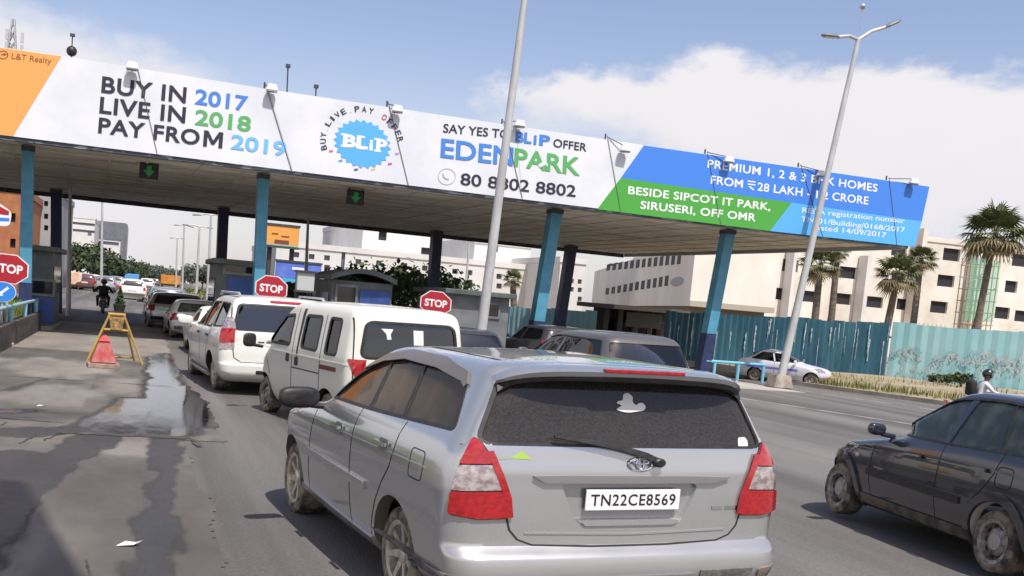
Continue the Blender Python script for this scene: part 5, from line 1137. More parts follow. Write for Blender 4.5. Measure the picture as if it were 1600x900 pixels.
def disc_sign(px, py, rx, ry, Y):
    c = at(px, py, Y); k = zdep(c) / FPX; ax, az_ = rx * k, ry * k
    t = thing('direction_sign', 'round blue keep left sign with a white arrow below the cut STOP sign', 'sign', (c.x, c.y, 0))
    e = lambda s: [(ax * s * math.cos(q), 0, c.z + az_ * s * math.sin(q)) for q in [2 * math.pi * i / 32 for i in range(32)]]
    p = prism('sign_plate', e(1), (0, -1, 0), .012, SWHITE, t); prism('blue_face', [Vector(q) - Vector((0, .004, 0)) for q in e(.95)], (0, -1, 0), .003, SBLUE, p)
    R = Matrix.Rotation(math.radians(-55), 3, 'Y'); s = ax * .62
    ar = [(-.16, .0), (.9, .16), (.9, -.16)]
    pts = [(-.9, 0), (-.2, .55), (-.2, .2), (.9, .2), (.9, -.2), (-.2, -.2), (-.2, -.55)]
    prism('arrow', [Vector((0, -.006, c.z)) + Matrix.Rotation(math.radians(-42), 3, 'Y') @ Vector((x * s * -1 * -1, 0, z * s * .8)) for x, z in pts], (0, -1, 0), .0025, SWHITE, p)
    tubes('post', [[(0, .05, 0), (0, .05, c.z + az_)]], .03, GALV, t, 12)
disc_sign(4, 456, 20, 16, 23.6)
c0 = at(-2, 338, 24.4); t = thing('board_sign', 'white rounded board with red and blue bands at the far left edge', 'sign', (c0.x, c0.y, 0))
k = 24.4 * .967 / FPX
p_ = prism('board', [Vector((x * k, 0, c0.z + z * k)) for x, z in roundpoly([(-30, -16), (16, -13), (18, 8), (-4, 22), (-30, 22)], 6)], (0, -1, 0), .02, SWHITE, t)
prism('red_band', [Vector((x * k, -.003, c0.z + z * k)) for x, z in [(-28, 3), (14, 3), (14, 9), (-4, 17), (-28, 17)]], (0, -1, 0), .0025, SRED, p_); prism('blue_band', [Vector((x * k, -.003, c0.z + z * k)) for x, z in [(-28, -9), (15, -6), (15, -1), (-28, -3)]], (0, -1, 0), .0025, SBLUE, p_)
tubes('post', [[(-.3, .05, 0), (-.3, .05, c0.z)]], .04, GALV, t)

# ------------------------------------------------------------------ planter island on the left with grass and railing
px_ = -2.58
box('planter_wall', (px_ - .25, 12.4, 0), (px_, 35.2, .52), mat('planter_wall_stained', (.10, .085, .07), .9, col2=(.045, .04, .035), nscale=1.2, stretch=(1, 1, 2.5), bump=.3, bscale=12))
tag(bpy.data.objects['planter_wall'], 'low stained dark concrete planter wall along the left lane edge', 'wall')
box('planter_soil', (-9, 12.4, -.02), (px_ - .253, 40, .46), SOIL)['kind'] = 'structure'
rail = thing('railing', 'pale blue pipe railing on top of the left planter wall', 'railing', (px_ - .12, 12.6, .52))
RAILB = mat('railing_blue_paint', (.25, .45, .52), .5, col2=(.33, .50, .54), nscale=4)
tubes('top_rail', [[(0, 0, .34), (0, 21.4, .34)]], .045, RAILB, rail)
for i in range(8): tubes('post', [[(0, .3 + i * 2.97, 0), (0, .3 + i * 2.97, .315)]], .06, RAILB, rail)
def blades(name, spots, hmin, hmax, m, label, cat, lean=.4, wdt=.02):
    V, F = [], []
    for x, y, z in spots:
        h = random.uniform(hmin, hmax); a = random.uniform(0, 6.28); l = random.uniform(0, lean) * h; wx, wy = math.cos(a) * wdt, math.sin(a) * wdt; i = len(V)
        b2 = a + 1.57 + random.uniform(-.5, .5)
        V += [(x - wx, y - wy, z), (x + wx, y + wy, z), (x + wx * .6 + math.cos(b2) * l * .4, y + wy * .6 + math.sin(b2) * l * .4, z + h * .6), (x + math.cos(b2) * l, y + math.sin(b2) * l, z + h)]; F += [(i, i + 1, i + 2), (i, i + 2, i + 3)]
    me = bpy.data.meshes.new(name); me.from_pydata(V, [], F); return tag(link(name, me, m), label, cat, kind='stuff')
GRASS = mat('grass_blades', (.10, .19, .03), .8, col2=(.20, .24, .05), nscale=2)
blades('grass', [(px_ - .28 - random.random() ** 1.5 * 3.5, random.uniform(15, 34), .45) for _ in range(11000)], .18, .50, GRASS, 'bright green grass growing in the left planter', 'grass', wdt=.03)
DRY = mat('dry_grass_blades', (.20, .18, .06), .9, col2=(.10, .13, .03), nscale=1)
sp_ = []
for cx_, cy_, r_, n_ in [(20.9, 31.2, .9, 420), (21.8, 30.8, .8, 320), (22.6, 29.6, .9, 300), (23.4, 29.0, .9, 200), (24.2, 27.9, 1.1, 240), (25.2, 26.2, 1.3, 240), (26.0, 24.5, 1.4, 240), (27.2, 23.0, 1.5, 200), (28.5, 27, 2, 160), (31, 26, 2, 160), (33, 29, 2.5, 200), (30, 33, 3, 200), (26, 33.5, 2.5, 200)]:
    sp_ += [(cx_ + random.gauss(0, r_ * .5), cy_ + random.gauss(0, r_ * .5), .12) for _ in range(int(n_ * .7))]
sp_ = [p for p in sp_ if p[0] > np.interp(p[1], [e[1] for e in edge], [e[0] for e in edge]) + .25]
blades('dry_grass', sp_, .08, .30, DRY, 'sparse dry grass tufts along the right verge', 'grass', wdt=.02)

# ------------------------------------------------------------------ barricade and red delineator
g = gnd(166, 575); CONE = mat('delineator_red', (.40, .06, .065), .8, col2=(.44, .17, .15), nscale=5)
t = thing('traffic_delineator', 'faded red pyramid delineator on a pale concrete base in front of the yellow trestle', 'cone', (g.x - .06, g.y, 0), .1)
bm = bmesh.new(); bevelbox(bm, (0, 0, .05), (.58, .50, .09), .015); from_bm('base', bm, mat('delineator_base', (.36, .27, .22), .9, col2=(.25, .18, .15), nscale=6), t)
bm = bmesh.new()
def frus(bm, z0, z1, a0, b0, a1, b1):
    A = [bm.verts.new((sx * a0, sy * b0, z0)) for sx, sy in ((-1, -1), (1, -1), (1, 1), (-1, 1))]; B = [bm.verts.new((sx * a1, sy * b1, z1)) for sx, sy in ((-1, -1), (1, -1), (1, 1), (-1, 1))]
    for k in range(4): bm.faces.new((A[k], A[(k + 1) % 4], B[(k + 1) % 4], B[k]))
    bm.faces.new(A[::-1]); bm.faces.new(B)
frus(bm, .096, .50, .24, .20, .10, .09); bmesh.ops.bevel(bm, geom=bm.edges[:], offset=.02, segments=2, affect='EDGES'); from_bm('pyramid', bm, CONE, t, 40)
bm = bmesh.new(); frus(bm, .502, .62, .115, .10, .04, .04); bmesh.ops.bevel(bm, geom=bm.edges[:], offset=.012, segments=2, affect='EDGES'); from_bm('cap', bm, mat('delineator_cap', (.50, .03, .03), .6), t, 40)
YEL = mat('trestle_yellow', (.42, .26, .05), .6, col2=(.30, .17, .05), nscale=7)
g2 = gnd(178, 566)
t = thing('barricade', 'rusty yellow A frame trestle barricade standing in the closed left lane', 'barricade', (g2.x, g2.y, 0), .08)
for s_ in (-1, 1):
    tubes('leg', [[(s_ * .54, -.30, 0), (s_ * .14, -.02, .96)]], .024, YEL, t, 8); tubes('leg', [[(s_ * .44, .42, 0), (s_ * .14, .02, .96)]], .024, YEL, t, 8)
tubes('top_bar', [[(-.17, 0, .97), (.17, 0, .97)]], .036, YEL, t, 8); tubes('cross_bar', [[(-.24, -.11, .66), (.24, -.11, .66)], [(-.24, .14, .66), (.24, .14, .66)]], .026, YEL, t, 8); tubes('brace', [[(-.39, .40, .08), (.39, .40, .08)]], .02, YEL, t, 8)
prism('hanging_plate', [(-.15, -.12, .93), (.15, -.12, .93), (.11, -.16, .67), (-.11, -.16, .67)], (0, -1, .15), .01, mat('plate_rust', (.42, .24, .05), .7, col2=(.10, .07, .04), nscale=9), t)
g = gnd(186, 487); t = thing('small_shrub', 'small dark shrub in a pot beyond the yellow trestle', 'plant', (g.x, g.y, 0))
bm = bmesh.new(); lathe(bm, [(.22, 0), (.30, .35), (.27, .36)], 'z', 16); bmesh.ops.recalc_face_normals(bm, faces=bm.faces[:]); from_bm('pot', bm, mat('pot_dark', (.05, .045, .04), .9), t, 40)
V, F = [], []
for _ in range(400):
    a, r_, z = random.uniform(0, 6.28), random.random(), random.uniform(.3, 1.1); r_ *= .32 * (1.2 - z); c = Vector((r_ * math.cos(a), r_ * math.sin(a), z)); d = Vector((random.gauss(0, 1), random.gauss(0, 1), random.gauss(0, 1))).normalized() * .07; e_ = d.orthogonal() * .6; i = len(V)
    V += [tuple(c - d), tuple(c + e_), tuple(c + d), tuple(c - e_)]; F.append((i, i + 1, i + 2, i + 3))
me = bpy.data.meshes.new('foliage'); me.from_pydata(V, [], F); link('foliage', me, mat('shrub_leaf', (.03, .06, .025), .8, col2=(.05, .09, .03), nscale=3), t)
# litter
for i, (px, py, s_, lab) in enumerate([(203, 854, .075, 'crumpled white paper scrap on the dark wet stripe near the bottom left'), (64, 636, .05, 'small white litter scrap on the left concrete slab')]):
    g = gnd(px, py); bm = bmesh.new(); P = [(-1.2, -.5, .0), (.3, -.55, .12), (1.1, .25, .35), (.5, .5, .1), (-.4, .1, .3)]; vs_ = [bm.verts.new((g.x + x * s_, g.y + y * s_, .014 + z * s_)) for x, y, z in P]
    bm.faces.new((vs_[0], vs_[1], vs_[4])); bm.faces.new((vs_[1], vs_[2], vs_[3])); bm.faces.new((vs_[1], vs_[3], vs_[4])); tag(from_bm('paper_scrap', bm, SWHITE), lab, 'litter')

# ------------------------------------------------------------------ light poles
def lamp_head(parent, loc, d, s_=1.):
    """street lantern whose arm arrives at loc, pointing along d"""
    d = Vector(d).normalized(); sd_ = d.cross(Vector((0, 0, 1))).normalized(); up = sd_.cross(d); bm = bmesh.new(); R = []
    for q, wv, hv in ((0, .05, .05), (.10, .09, .07), (.25, .15, .10), (.55, .17, .11), (.78, .12, .08), (.85, .04, .03)):
        R.append([bm.verts.new(Vector(loc) + d * q * s_ + sd_ * (wv * s_ * math.cos(t)) + up * (hv * s_ * math.sin(t) * (1 if math.sin(t) > 0 else .45))) for t in [2 * math.pi * k / 14 for k in range(14)]])
    for i in range(5):
        for k in range(14): bm.faces.new((R[i][k], R[i][(k + 1) % 14], R[i + 1][(k + 1) % 14], R[i + 1][k]))
    bm.faces.new(R[0][::-1]); bm.faces.new(R[-1]); bmesh.ops.recalc_face_normals(bm, faces=bm.faces[:])
    h = from_bm('lantern', bm, mat('lantern_grey', (.16, .17, .18), .5), parent, 50)
    P = Vector(loc) + d * .45 * s_ - up * .055 * s_; bm = bmesh.new(); slab(bm, [P + d * (a * .24 * s_) + sd_ * (b2 * .11 * s_) for a, b2 in ((-1, -1), (1, -1), (1, 1), (-1, 1))], up * -1, .02); from_bm('lens', bm, mat('lantern_lens', (.42, .44, .46), .2), h)
b0 = gnd(742, 597); tp = at(816, 28, b0.y - .05); dd = (tp - b0) / tp.z
t = thing('light_pole', 'tall grey light pole crossing the banner and leaving the frame at the top', 'light pole', b0)
zt = 9.7
tubes('pole', [[Vector((0, 0, .08)), dd * zt]], [.125, .072], GREYPOLE, t, 20)
bm = bmesh.new(); bevelbox(bm, (0, 0, .04), (.5, .5, .08), .01); from_bm('base_plate', bm, GALV, t)
tubes('arm', [[dd * zt, dd * zt + Vector((.9, .2, .45)), dd * zt + Vector((1.7, .35, .6))], [dd * zt, dd * zt + Vector((-.9, -.2, .45)), dd * zt + Vector((-1.7, -.35, .6))]], .05, GREYPOLE, t)
lamp_head(t, dd * zt + Vector((1.7, .35, .6)), (1, .2, .12)); lamp_head(t, dd * zt + Vector((-1.7, -.35, .6)), (-1, -.2, .12))
def street_lamp(pb, ptop, Y, arms, label, rad, base=None, s_=1., group=None, headpx=None, bz=0.):
    b0 = at(*pb, Y); b0.z = bz; tp = at(*ptop, Y); dd = tp - b0
    t = thing('street_lamp', label, 'street lamp', b0, 0, group)
    tubes('pole', [[Vector((0, 0, 0)), dd]], [rad, rad * .55], GREYPOLE, t, 14)
    for px, py in arms:
        e_ = at(px, py, Y) - b0; tubes('arm', [[dd, dd.lerp(e_, .45) + Vector((0, 0, .10 * s_)), e_]], rad * .42, GREYPOLE, t, 8); dv = (e_ - dd).normalized(); lamp_head(t, e_ - dv * .1, dv, s_)
    if base: base(t)
    return t
def planter_base(t):
    bm = bmesh.new(); frus(bm, 0, .42, .34, .30, .25, .24); bmesh.ops.bevel(bm, geom=bm.edges[:], offset=.03, segments=2, affect='EDGES'); from_bm('concrete_base', bm, mat('lime_washed_concrete', (.40, .36, .31), .9, col2=(.26, .22, .18), nscale=3), t, 40)
sl = street_lamp((1217, 604), (1341, 62), 28.0, [(1385, 42), (1308, 58)], 'tall street lamp with two arms in front of the blue end of the banner', .13, planter_base, .78)
q = at(1348, 10, 28.0) - sl.location; dd = at(1341, 62, 28.0) - sl.location
tubes('finial_rod', [[dd, q]], .012, GALV, sl, 6); bm = bmesh.new(); bmesh.ops.create_uvsphere(bm, u_segments=14, v_segments=8, radius=.09, matrix=Matrix.Translation(q)); from_bm('finial_ball', bm, GALV, sl, 60)
for pb, ptop, Y, arms, lab in [((326, 440), (330, 336), 62, [(347, 338), (312, 336)], 'thin twin arm street lamp on the far median, the nearest of the row'), ((308, 440), (312, 354), 80, [(324, 356), (294, 352)], 'thin twin arm street lamp second in the far median row'), ((286, 438), (288, 352), 96, [(296, 354), (279, 352)], 'thin street lamp third in the far median row'),
        ((276, 436), (277, 372), 120, [(283, 373), (271, 372)], 'faint street lamp furthest in the far median row'), ((160, 440), (160, 300), 66, [], 'pale street pole with cross arms left of the striped office block'), ((108, 470), (110, 290), 42, [], 'tall pale pole beside the left toll booth'),
        ((478, 470), (482, 330), 46, [], 'slim pale pole behind the orange hoarding'), ((727, 470), (733, 380), 70, [], 'slim pale pole in front of the white office windows')]:
    street_lamp(pb, ptop, Y, arms, lab, .10 if Y < 70 else .12, None, .62, 'street lamps down the far road')

# ------------------------------------------------------------------ blue railing near the taxi, teal fences
a, b_ = gnd(1100, 592), gnd(1192, 598); ra_ = thing('railing', 'light blue double pipe guard rail beside the taxi and the blue column base', 'railing', a)
d = b_ - a
zr = .60
tubes('top_rail', [[Vector((0, 0, zr)), d + Vector((0, 0, zr))]], .05, mat('railing_cyan', (.16, .47, .62), .5), ra_)
for k in (.15, .55, .98): tubes('post', [[d * k, d * k + Vector((0, 0, zr - .04))]], .055, MATS['railing_cyan'], ra_)
def fence(name, pts, h0, h1, m, label, step=.55, amp=.09, streak=None):
    """folded metal sheets standing side by side, every sheet slightly askew"""
    t = thing(name, label, 'fence', (pts[0][0], pts[0][1], 0)); o0 = Vector((pts[0][0], pts[0][1], 0)); bm = bmesh.new()
    segs = [(Vector((*a, 0)), Vector((*c, 0))) for a, c in zip(pts, pts[1:])]; TL = sum((c - a).length for a, c in segs); s = 0; prev = None
    for a, c in segs:
        L = (c - a).length; n = max(1, int(L / step)); d = (c - a) / n; nr = Vector((d.y, -d.x, 0)).normalized()
        for k in range(n):
            h = h0 + (h1 - h0) * (s + L * k / n) / TL + random.uniform(-.05, .05); p, q = a + d * k - o0, a + d * (k + 1) - o0; ln = random.uniform(-.02, .02)
            z0 = -.0; cs = []
            for i in range(5):
                w_ = p.lerp(q, i / 4) + nr * (amp * (1 if i % 2 else 0) + random.uniform(-.008, .008)); cs.append((bm.verts.new(w_ + Vector((0, 0, z0))), bm.verts.new(w_ + nr * ln + Vector((.02 * ln, 0, h)))))
            for i in range(4): bm.faces.new((cs[i][0], cs[i + 1][0], cs[i + 1][1], cs[i][1]))
            for _ in range(2 if streak else 0):
                if random.random() > streak: continue
                x = random.uniform(.05, .95); z1 = h - random.uniform(.02, .35) * h; z2 = z1 - random.uniform(.25, .65) * h; w0 = random.uniform(.016, .046); e_ = p.lerp(q, x) + nr * (amp + .03); dn = d.normalized(); off = random.uniform(-.03, .03); vv = []
                zz = z1
                L_, R_ = [], []
                for j in range(8):
                    f = j / 7; ww = w0 * random.uniform(.35, 1.1) * (1 - .5 * f); z = z1 + (max(z2, .1) - z1) * f; cc = e_ + dn * (off * f + random.uniform(-.012, .012)); L_.append(bm.verts.new(cc - dn * ww + Vector((0, 0, z)))); R_.append(bm.verts.new(cc + dn * ww + Vector((0, 0, z))))
                for j in range(7): bm.faces.new((L_[j + 1], R_[j + 1], R_[j], L_[j])).material_index = 1
        s += L
    bmesh.ops.recalc_face_normals(bm, faces=bm.faces[:]); so = from_bm('sheets', bm, m, t)
    if streak: so.data.materials.append(mat('pale_streak', (.42, .48, .51), .8, col2=(.16, .24, .30), nscale=6))  # narrow pale streaks running down the sheets
    tubes('back_rail', [[Vector((*p, 0)) - o0 + Vector((0, .25, h0 * .75)) for p in pts]], .05, GALV, t, 6)
    return t
FTEAL = mat('fence_teal_paint', (.22, .50, .54), .55, col2=(.36, .58, .60), nscale=.9, stretch=(1, 1, .4), lo=.35, hi=.65)
FBLUE = mat('fence_dark_blue', (.018, .078, .125), .5, col2=(.035, .125, .175), nscale=1.1, stretch=(1, 1, .3))  # darker blue than the teal sheets along its whole stretch
def fz(px, py, Y): return at(px, py, Y).z
P1 = at(1388, 540, 38.6); P0 = at(1035, 540, 39.6); P2 = at(1720, 540, 33.0)
fence('sheet_fence', [(P0.x, P0.y), (P1.x, P1.y)], fz(1060, 487, 39.5), fz(1395, 505, 38.6), FBLUE, 'dark blue corrugated sheet fence with pale streaks behind the taxi', streak=.85)
fl_ = fence('sheet_fence', [(P1.x + .05, P1.y - .05), (P2.x, P2.y)], fz(1400, 505, 38.6), fz(1660, 522, 34), FTEAL, 'pale teal corrugated sheet fence with faded scrawl at the right', .9, .03)
# faded paint scrawl, patches laid on the sheets
dirn = Vector((P2.x - P1.x, P2.y - P1.y, 0)).normalized(); nrm = Vector((dirn.y, -dirn.x, 0)); so = fl_.children[0]; bm = bmesh.new(); bm.from_mesh(so.data)
for (px0, px1, py, n_, hgt_) in [(1392, 1440, 552, 26, .32), (1455, 1560, 560, 44, .34), (1550, 1600, 566, 26, .30), (1400, 1600, 580, 46, .2)]:
    for i in range(n_):
        px = px0 + (px1 - px0) * (i + random.random() * .8) / n_; c = onplane(px, py + random.uniform(-9, 9), (P1.x, P1.y, 0), nrm) + nrm * .075; a = random.uniform(.5, 2.6); l = random.uniform(.4, 1) * hgt_; w_ = random.uniform(.018, .04)
        u_ = dirn * math.cos(a) + Vector((0, 0, 1)) * math.sin(a); v_ = dirn * -math.sin(a) + Vector((0, 0, 1)) * math.cos(a)
        bm.faces.new([bm.verts.new(c + u_ * x * l + v_ * y * w_ - fl_.location) for x, y in ((-.5, -1), (0, -.5), (.5, -1), (.45, 1), (.05, 1.4), (-.5, .8))]).material_index = 1
bm.to_mesh(so.data); bm.free(); so.data.materials.append(mat('faded_scrawl_paint', (.58, .48, .50), .8, col2=(.25, .42, .45), nscale=3, lo=.45, hi=.55))
a, b_ = at(786, 500, 52), at(828, 500, 50)
fence('sheet_fence', [(a.x, a.y), (b_.x, b_.y)], fz(800, 478, 51), fz(820, 480, 51), FTEAL, 'pale teal fence piece seen between the grey booth and the blue column', .7, .05)
a, b_ = at(842, 500, 50), at(932, 505, 47)
fence('sheet_fence', [(a.x, a.y), (b_.x, b_.y)], fz(850, 482, 49), fz(930, 485, 48), FTEAL, 'pale teal fence piece between the blue column and the roadside shop', .7, .05)

# ------------------------------------------------------------------ buildings
BWALL = mat('wall_cream', (.80, .77, .71), .9, col2=(.70, .66, .60), nscale=.25, stretch=(1, 1, .5), detail=9)
BWALLW = mat('wall_white', (.70, .69, .67), .9, col2=(.60, .59, .57), nscale=.2, detail=9)
BRAW = mat('wall_raw_plaster', (.78, .74, .67), .9, col2=(.60, .55, .48), nscale=.2, detail=9)
HOLE = mat('unglazed_opening', (.02, .02, .025), .7)
def building(name, px0, px1, ptop, Y, depth, m, label, wins=(), wm=None, roofm=None, parapet=.5, cat='building', recess=True, sill=False):
    """a block facing the camera's road axis; windows are pixel boxes on its front, set in real reveals"""
    a = at(px0, ptop, Y); pt1 = ptop + (px1 - px0) * SLOPE; b_ = at(px1, pt1, Y); x0, x1, h = a.x, b_.x, (a.z + b_.z) / 2
    t = thing(name, label, cat, ((x0 + x1) / 2, Y, 0)); hw = (x1 - x0) / 2
    R = []
    for px, py, wp, hp in wins:
        p = at(px, py, Y); k = zdep(p) / FPX; R.append((p.x - t.location.x, p.z, wp * k / 2 * 1.0, hp * k / 2))
    bm = bmesh.new(); bx(bm, (-hw, .35, 0), (hw, depth, h)); from_bm('walls', bm, m, t)
    # front wall leaf with real openings: slices between window columns
    bm = bmesh.new()
    xs = sorted({-hw, hw} | {round(max(-hw, min(hw, c + s * w_)), 4) for c, z, w_, hh in R for s in (-1, 1)})
    for xa, xb in zip(xs, xs[1:]):
        if xb - xa < .01: continue
        mid = (xa + xb) / 2; z = 0
        for z0, z1 in sorted((zc - hh, zc + hh) for c, zc, w_, hh in R if abs(c - mid) < w_):
            if z0 > z: bx(bm, (xa, 0, z), (xb, .348, z0))
            z = max(z, z1)
        if z < h: bx(bm, (xa, 0, z), (xb, .348, h))
    bmesh.ops.remove_doubles(bm, verts=bm.verts[:], dist=.0005)
    from_bm('front_wall', bm, m, t)
    for c, zc, w_, hh in R:
        wdo = box('window', (c - w_ + .002, .26, zc - hh + .002), (c + w_ - .002, .345, zc + hh - .002), wm or HOLE, t)
        if sill: box('sill', (c - w_ - .15, -.18, zc - hh - .16), (c + w_ + .15, -.004, zc - hh - .01), m, wdo)
    if parapet:
        bm = bmesh.new()
        for lo, hi in (((-hw - .1, -.1, h + .002), (hw + .1, .3, h + parapet)), ((-hw - .1, .302, h + .002), (-hw + .3, depth, h + parapet)), ((hw - .3, .302, h + .002), (hw + .1, depth, h + parapet)), ((-hw + .302, depth - .3, h + .002), (hw - .302, depth, h + parapet))): bx(bm, lo, hi)
        from_bm('roof_parapet', bm, roofm or m, t)
    t['_h'] = h; return t, hw, h
YR = 88
W_ = [(1487, 398, 27, 18), (1596, 407, 30, 18), (1325, 426, 27, 17), (1478, 439, 27, 17), (1526, 441, 14, 17), (1580, 448, 20, 17), (1404, 432, 22, 16),
      (1366, 472, 27, 16), (1415, 476, 28, 16), (1467, 480, 27, 17), (1512, 482, 16, 16), (1566, 489, 24, 17), (1316, 467, 28, 16), (1263, 463, 25, 16), (1218, 459, 22, 17), (1235, 415, 24, 18), (1596, 494, 22, 16), (1540, 402, 22, 17), (1405, 391, 24, 17)]
bR, hwR, hR = building('unfinished_building', 1188, 1760, 356, YR, 26, BRAW, 'large unfinished cream building with rows of dark unglazed openings behind the teal fence', [(a, b_, c * 1.18, d * 1.06) for a, b_, c, d in W_])
del bR['_h']
for px, y0, y1, wd in ((1432, 358, 512, 10), (1345, 400, 508, 8), (1520, 366, 514, 7), (1232, 380, 500, 6)):  # pale service shafts up the front
    a = at(px, y0, YR); k = YR / FPX; box('service_shaft', (a.x - wd * k / 2 - bR.location.x, -1.4, 0), (a.x + wd * k / 2 - bR.location.x, -.11, a.z), BWALLW if px != 1432 else BRAW, bR)
# bamboo scaffold with green net in front of it
SB = at(1540, 405, YR - 5); sc_ = thing('scaffold', 'bamboo scaffolding with pale green net on the unfinished building beside the big palm', 'scaffold', (SB.x, SB.y, 0)); k = SB.y / FPX; hs = SB.z
P = []
for i in range(7): P.append([(-1.6 + i * .54, 0, 0), (-1.6 + i * .54 + random.uniform(-.1, .1), 0, hs)]); P.append([(-1.6 + i * .54, 1.2, 0), (-1.6 + i * .54, 1.2, hs)])
for j in range(9): P.append([(-1.8, 0, hs * (j + .5) / 9), (1.9, 0, hs * (j + .5) / 9)]); P.append([(-1.7, 1.2, hs * (j + .4) / 9), (1.9, 1.2, hs * (j + .4) / 9)])
for j in range(4): P.append([(-1.7, -.05, hs * j / 4), (1.7, -.05, hs * (j + 1) / 4)])
tubes('poles', P, .06, mat('bamboo', (.36, .31, .22), .8), sc_, n=5)
def net(m_name, c, a):
    m = glass(m_name, (.80, .80, .80)); m2 = bpy.data.materials.new(m_name + '_net'); m2.use_nodes = True; p = m2.node_tree.nodes['Principled BSDF']; p.inputs['Base Color'].default_value = (*c, 1); p.inputs['Alpha'].default_value = a; p.inputs['Roughness'].default_value = .9; return m2
bm = bmesh.new(); rows = [[bm.verts.new((-1.7 + .35 * i, -.12 + .05 * math.sin(i * 1.3 + j), hs * (.42 + .58 * j / 8))) for i in range(11)] for j in range(9)]
for j in range(8):
    for i in range(10): bm.faces.new((rows[j][i], rows[j][i + 1], rows[j + 1][i + 1], rows[j + 1][i]))
from_bm('green_net', bm, net('safety', (.16, .42, .28), .5), sc_, 60)

# cream office: corner block, its long flank receding to the left with two rows of slit windows
C0 = at(1078, 470, 58); dv = ray(763, 483); dv = Vector((dv[0], dv[1], 0)).normalized()
of = thing('office_building', 'long cream office building with two rows of narrow slit windows and an oval emblem', 'building', (C0.x, C0.y, 0))
hO = at(1078, 372, 58).z; z0 = at(1078, 478, 58).z
FLK = 62.
pR = at(1210, 480, 57.0); bm = bmesh.new(); o0 = Vector((C0.x, C0.y, 0)); A = Vector((0, 0, 0)); B = Vector((pR.x, pR.y, 0)) - o0; Cc = B + dv * FLK; D = A + dv * FLK
slab(bm, [p + Vector((0, 0, hO)) for p in (A, B, Cc, D)], (0, 0, 1), hO - z0); from_bm('walls', bm, BWALL, of)
bm = bmesh.new(); slab(bm, [p + Vector((0, 0, z0 - .01)) for p in (A.lerp(D, .02) + (B - A) * .05, B.lerp(Cc, .02) - (B - A) * .05, Cc.lerp(B, .02) - (B - A) * .05, D.lerp(A, .02) + (B - A) * .05)], (0, 0, 1), z0 - .02); from_bm('ground_storey', bm, mat('ground_storey_dark', (.16, .15, .14), .9), of)  # ground storey in one plain dark grey-brown
fn = Vector((-dv.y, dv.x, 0)); fn = fn if fn.dot(Vector((-1, -1, 0))) > 0 else -fn
def flank(px): # distance along the flank for a pixel column
    d_ = ray(px, 440); M = np.array([[d_[0], -dv.x], [d_[1], -dv.y]]); s = np.linalg.solve(M, np.array([C0.x, C0.y])); return s[1], s[0]
for (xa, xb, ya, yb_, n_) in [(946, 1046, 456, 438, 11), (944, 1062, 418, 404, 13)]:
    for i in range(n_):
        px = xa + (xb - xa) * (i + .5) / n_; py = ya + (yb_ - ya) * (i + .5) / n_; s, sc2 = flank(px); c = Vector(CAMP + ray(px, py) * sc2); s0, _ = flank(px - 2.6); s1, _ = flank(px + 2.6); hh = (s1 - s0) / 2; kz = np.linalg.norm([c.x, c.y]) / FPX * (5 + 3.0 * i / n_) * 1.0
        p = dv * s; q = bmesh.new(); slab(q, [p + dv * hh * sg + Vector((0, 0, c.z + kz * sz)) + fn * .02 for sg, sz in ((-1, -1), (1, -1), (1, 1), (-1, 1))], fn, .3); from_bm('slit_window', q, HOLE, of)
s, sc2 = flank(1058); c = Vector(CAMP + ray(1058, 440) * sc2); q = bmesh.new(); slab(q, [dv * (s + 2.4 * math.cos(a)) + Vector((0, 0, c.z + .32 * math.sin(a))) + fn * .03 for a in [2 * math.pi * i / 20 for i in range(20)]], fn, .1); from_bm('oval_emblem', q, mat('emblem_grey', (.32, .32, .32), .7), of)
q = bmesh.new(); rn = Vector(((B - A).y, -(B - A).x, 0)).normalized(); bn = (B - A).normalized()
slab(q, [A + Vector((0, 0, z0)) - rn * -.01 + rn * .06, B + Vector((0, 0, z0)) + rn * .06, B + Vector((0, 0, z0 + .35)) + rn * .06, A + Vector((0, 0, z0 + .35)) + rn * .06], rn, .055); from_bm('base_band', q, mat('band_tan', (.40, .36, .30), .9), of)  # plain tan band along the foot of the wall
# open shop in front of it
sa, sb = at(928, 477, 50), at(1040, 474, 47.5); shp = thing('roadside_shop', 'low dark roadside shop with a flat awning under the cream office', 'shop', (sa.x, sa.y, 0)); u_ = Vector((sb.x - sa.x, sb.y - sa.y, 0)); Ls = u_.length; shp.rotation_euler.z = math.atan2(u_.y, u_.x); hz_ = sa.z
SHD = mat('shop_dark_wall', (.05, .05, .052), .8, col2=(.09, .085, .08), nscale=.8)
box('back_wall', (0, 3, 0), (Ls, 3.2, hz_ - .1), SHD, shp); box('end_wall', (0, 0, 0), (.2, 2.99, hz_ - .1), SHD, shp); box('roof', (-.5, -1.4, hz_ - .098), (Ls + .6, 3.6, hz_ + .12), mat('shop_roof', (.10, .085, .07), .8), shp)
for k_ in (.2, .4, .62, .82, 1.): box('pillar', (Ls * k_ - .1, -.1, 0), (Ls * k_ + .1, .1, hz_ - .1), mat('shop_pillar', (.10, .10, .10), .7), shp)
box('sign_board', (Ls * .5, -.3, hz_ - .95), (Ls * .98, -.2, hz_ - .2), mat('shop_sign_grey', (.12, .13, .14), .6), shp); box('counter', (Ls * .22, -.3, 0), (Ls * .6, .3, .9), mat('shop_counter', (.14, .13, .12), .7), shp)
for k_ in (.3, .5, .9): box('shelf', (Ls * k_ - .5, 2.3, .2), (Ls * k_ + .4, 2.9, 1.5), mat('shop_goods', (.25, .10, .06), .7, col2=(.05, .08, .2), nscale=3), shp)
